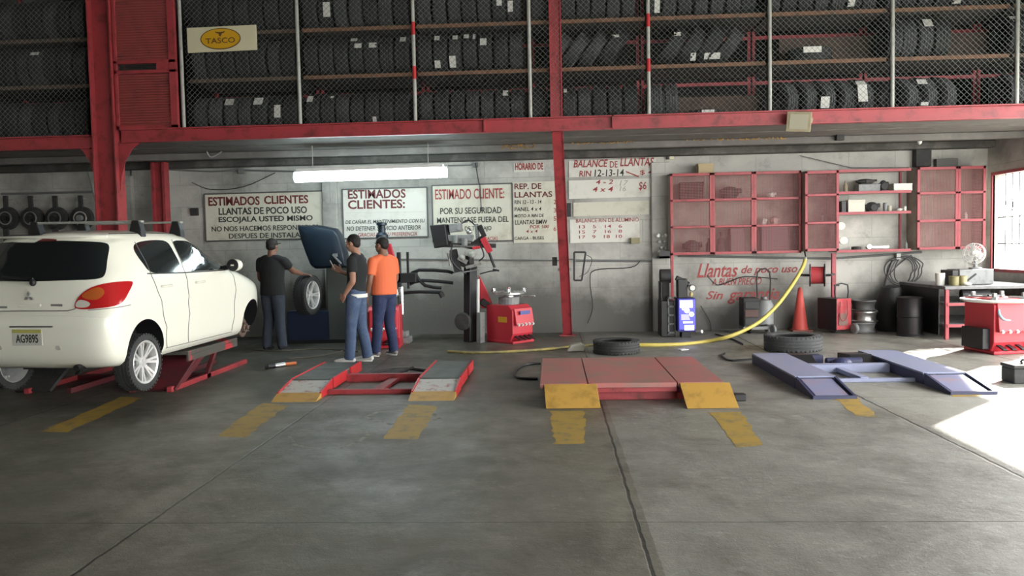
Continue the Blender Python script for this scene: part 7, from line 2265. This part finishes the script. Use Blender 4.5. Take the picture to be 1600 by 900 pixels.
def joints(**kw):
    J = dict(pelvis=(0, 0, 0.97), chest=(0, 0.0, 1.28), neck=(0, 0.005, 1.50), head=(0, 0.03, 1.64),
             hip_l=(-0.09, 0, 0.90), hip_r=(0.09, 0, 0.90), knee_l=(-0.10, 0.02, 0.50), knee_r=(0.10, 0.02, 0.50), ankle_l=(-0.11, -0.02, 0.085), ankle_r=(0.11, -0.02, 0.085),
             sh_l=(-0.19, 0, 1.42), sh_r=(0.19, 0, 1.42), el_l=(-0.24, -0.03, 1.13), el_r=(0.24, -0.03, 1.13), wr_l=(-0.24, 0.05, 0.89), wr_r=(0.24, 0.05, 0.89),
             hand_l=((0, 0.15, -1), (1, 0, 0), (0, 1, 0), 0.45), hand_r=((0, 0.15, -1), (-1, 0, 0), (0, 1, 0), 0.45))
    J.update(kw)
    return J


def local_of(p, loc, heading, k):
    v = Matrix.Rotation(-heading, 3, 'Z') @ (Vector(p) - Vector(loc))
    return tuple(v / k)


# man in charcoal, back to us, right hand on the wheel of the balancer
loc1 = Vector((at(427, 544, Z=0).x, 12.45, 0))
loc1.x = at(427, 480, Y=12.45).x
h1 = -0.30
H1 = 1.76
wr1 = at(472, 428, Y=12.78)
wrl = local_of(wr1, loc1, h1, H1 / 1.75)
hd1 = Matrix.Rotation(-h1, 3, 'Z') @ Vector((0.9, 0.35, -0.12))
el1 = tuple(Vector((0.24, 0.02, 1.42)).lerp(Vector(wrl), 0.5) + Vector((0.0, -0.03, -0.06)))
person('person from behind in dark cap, charcoal shirt and grey-blue jeans, hand on the balancer wheel', loc1, h1, H1, M_SKIND, M_HAIR,
       joints(sh_r=(0.20, 0.02, 1.42), el_r=el1, wr_r=wrl, hand_r=(tuple(hd1), (0, 0, -1), (-0.3, 0.9, 0), 0.35), el_l=(-0.25, 0.03, 1.14), wr_l=(-0.20, 0.2, 0.98),
              hand_l=((0.1, 0.8, -0.5), (1, 0, 0), (0, 0.4, 0.8), 0.5), ankle_l=(-0.13, -0.03, 0.085), ankle_r=(0.12, 0.03, 0.085), hem=0.10), M_CHAR, M_JEANG, M_BLACK, belly=1.06, hair='cap', sleeve=0.5, bulk=1.13)

# man in the black T-shirt, profile to the left, hand at his waistband
loc2 = Vector((at(567, 568, Z=0).x, 10.95, 0))
loc2.x = at(559, 480, Y=10.95).x
h2 = math.radians(80)


def belt(root, S, HM):
    k = S((1, 0, 0))[0]
    mb = MB().lathe([(0.146, -0.022), (0.152, -0.022), (0.152, 0.028), (0.146, 0.028)], (0, 0, 0), (0, 0, 1), n=30, closed=True)
    mb.v = [Vector((p.x * 1.14 * k, p.y * 0.86 * k, p.z + 0.915 * k)) for p in mb.v]
    link('undershirt_hem', mb.mesh('undershirt_hem', M_PAPER, (0, 0, 0), True), root)


def phone(root, S, HM):
    belt(root, S, HM)


person('person in profile in black T-shirt, blue jeans and white trainers, facing the navy hood', loc2, h2, 1.78, M_SKIN, M_HAIR,
       joints(pelvis=(0, 0.02, 0.97), chest=(0, -0.01, 1.28), head=(0, 0.045, 1.63), sh_l=(-0.19, -0.01, 1.41), el_l=(-0.245, -0.05, 1.13), wr_l=(-0.20, 0.10, 0.93), hand_l=((0.35, 0.6, -0.6), (0.6, -0.4, 0), (0, 0.5, 0.7), 0.6),
              sh_r=(0.19, 0.0, 1.41), el_r=(0.22, 0.08, 1.15), wr_r=(0.13, 0.29, 1.24), hand_r=((-0.15, 0.75, 0.5), (-0.6, 0.2, 0.6), (0.2, -0.3, 0.9), 0.7),
              hip_l=(-0.09, 0.02, 0.90), hip_r=(0.09, 0.02, 0.90), knee_l=(-0.10, 0.06, 0.50), knee_r=(0.10, 0.0, 0.50), ankle_l=(-0.10, 0.09, 0.085), ankle_r=(0.11, -0.09, 0.085), hem=0.0), M_BLACKT, M_JEAN, mat('white_trainer', (0.55, 0.54, 0.52), 0.6), belly=0.95, sleeve=0.5, extra=belt, tilt=-0.12, feet_out=0.15)
# man in orange, three-quarter back view
loc3 = Vector((0, 11.6, 0))
loc3.x = at(601, 480, Y=11.6).x
h3 = math.radians(52)
person('person in a bright orange T-shirt and dark jeans, seen from behind, arms hanging', loc3, h3, 1.74, M_SKIND, M_HAIR,
       joints(pelvis=(0, 0.0, 0.97), chest=(0, -0.005, 1.28), head=(0, 0.035, 1.64), sh_l=(-0.205, 0.0, 1.42), el_l=(-0.26, 0.0, 1.13), wr_l=(-0.235, 0.12, 0.90), el_r=(0.25, 0.02, 1.13), wr_r=(0.16, 0.20, 0.98), hand_r=((-0.5, 0.7, 0.0), (-0.6, -0.5, 0), (0, 0.3, 0.9), 0.5),
              knee_l=(-0.11, 0.03, 0.5), ankle_l=(-0.13, 0.07, 0.085), ankle_r=(0.12, -0.05, 0.085), hem=0.06), M_ORANGE, M_JEAND, mat('grey_trainer', (0.22, 0.21, 0.2), 0.7), belly=1.14, sleeve=0.62, turn=0.3, feet_out=0.18, bulk=1.06)
# the pale phone the man in black holds up
wv = Matrix.Rotation(h2, 3, 'Z') @ (Vector((0.10, 0.40, 1.335)) * (1.78 / 1.75)) + loc2
single('phone', MB().box(wv, (0.075, 0.012, 0.14), (-0.5, 0.3, h2 + 0.3)), M_WHITE, 'pale phone held up by the person in the black T-shirt', 'phone', origin=tuple(wv), bevel=0.004)
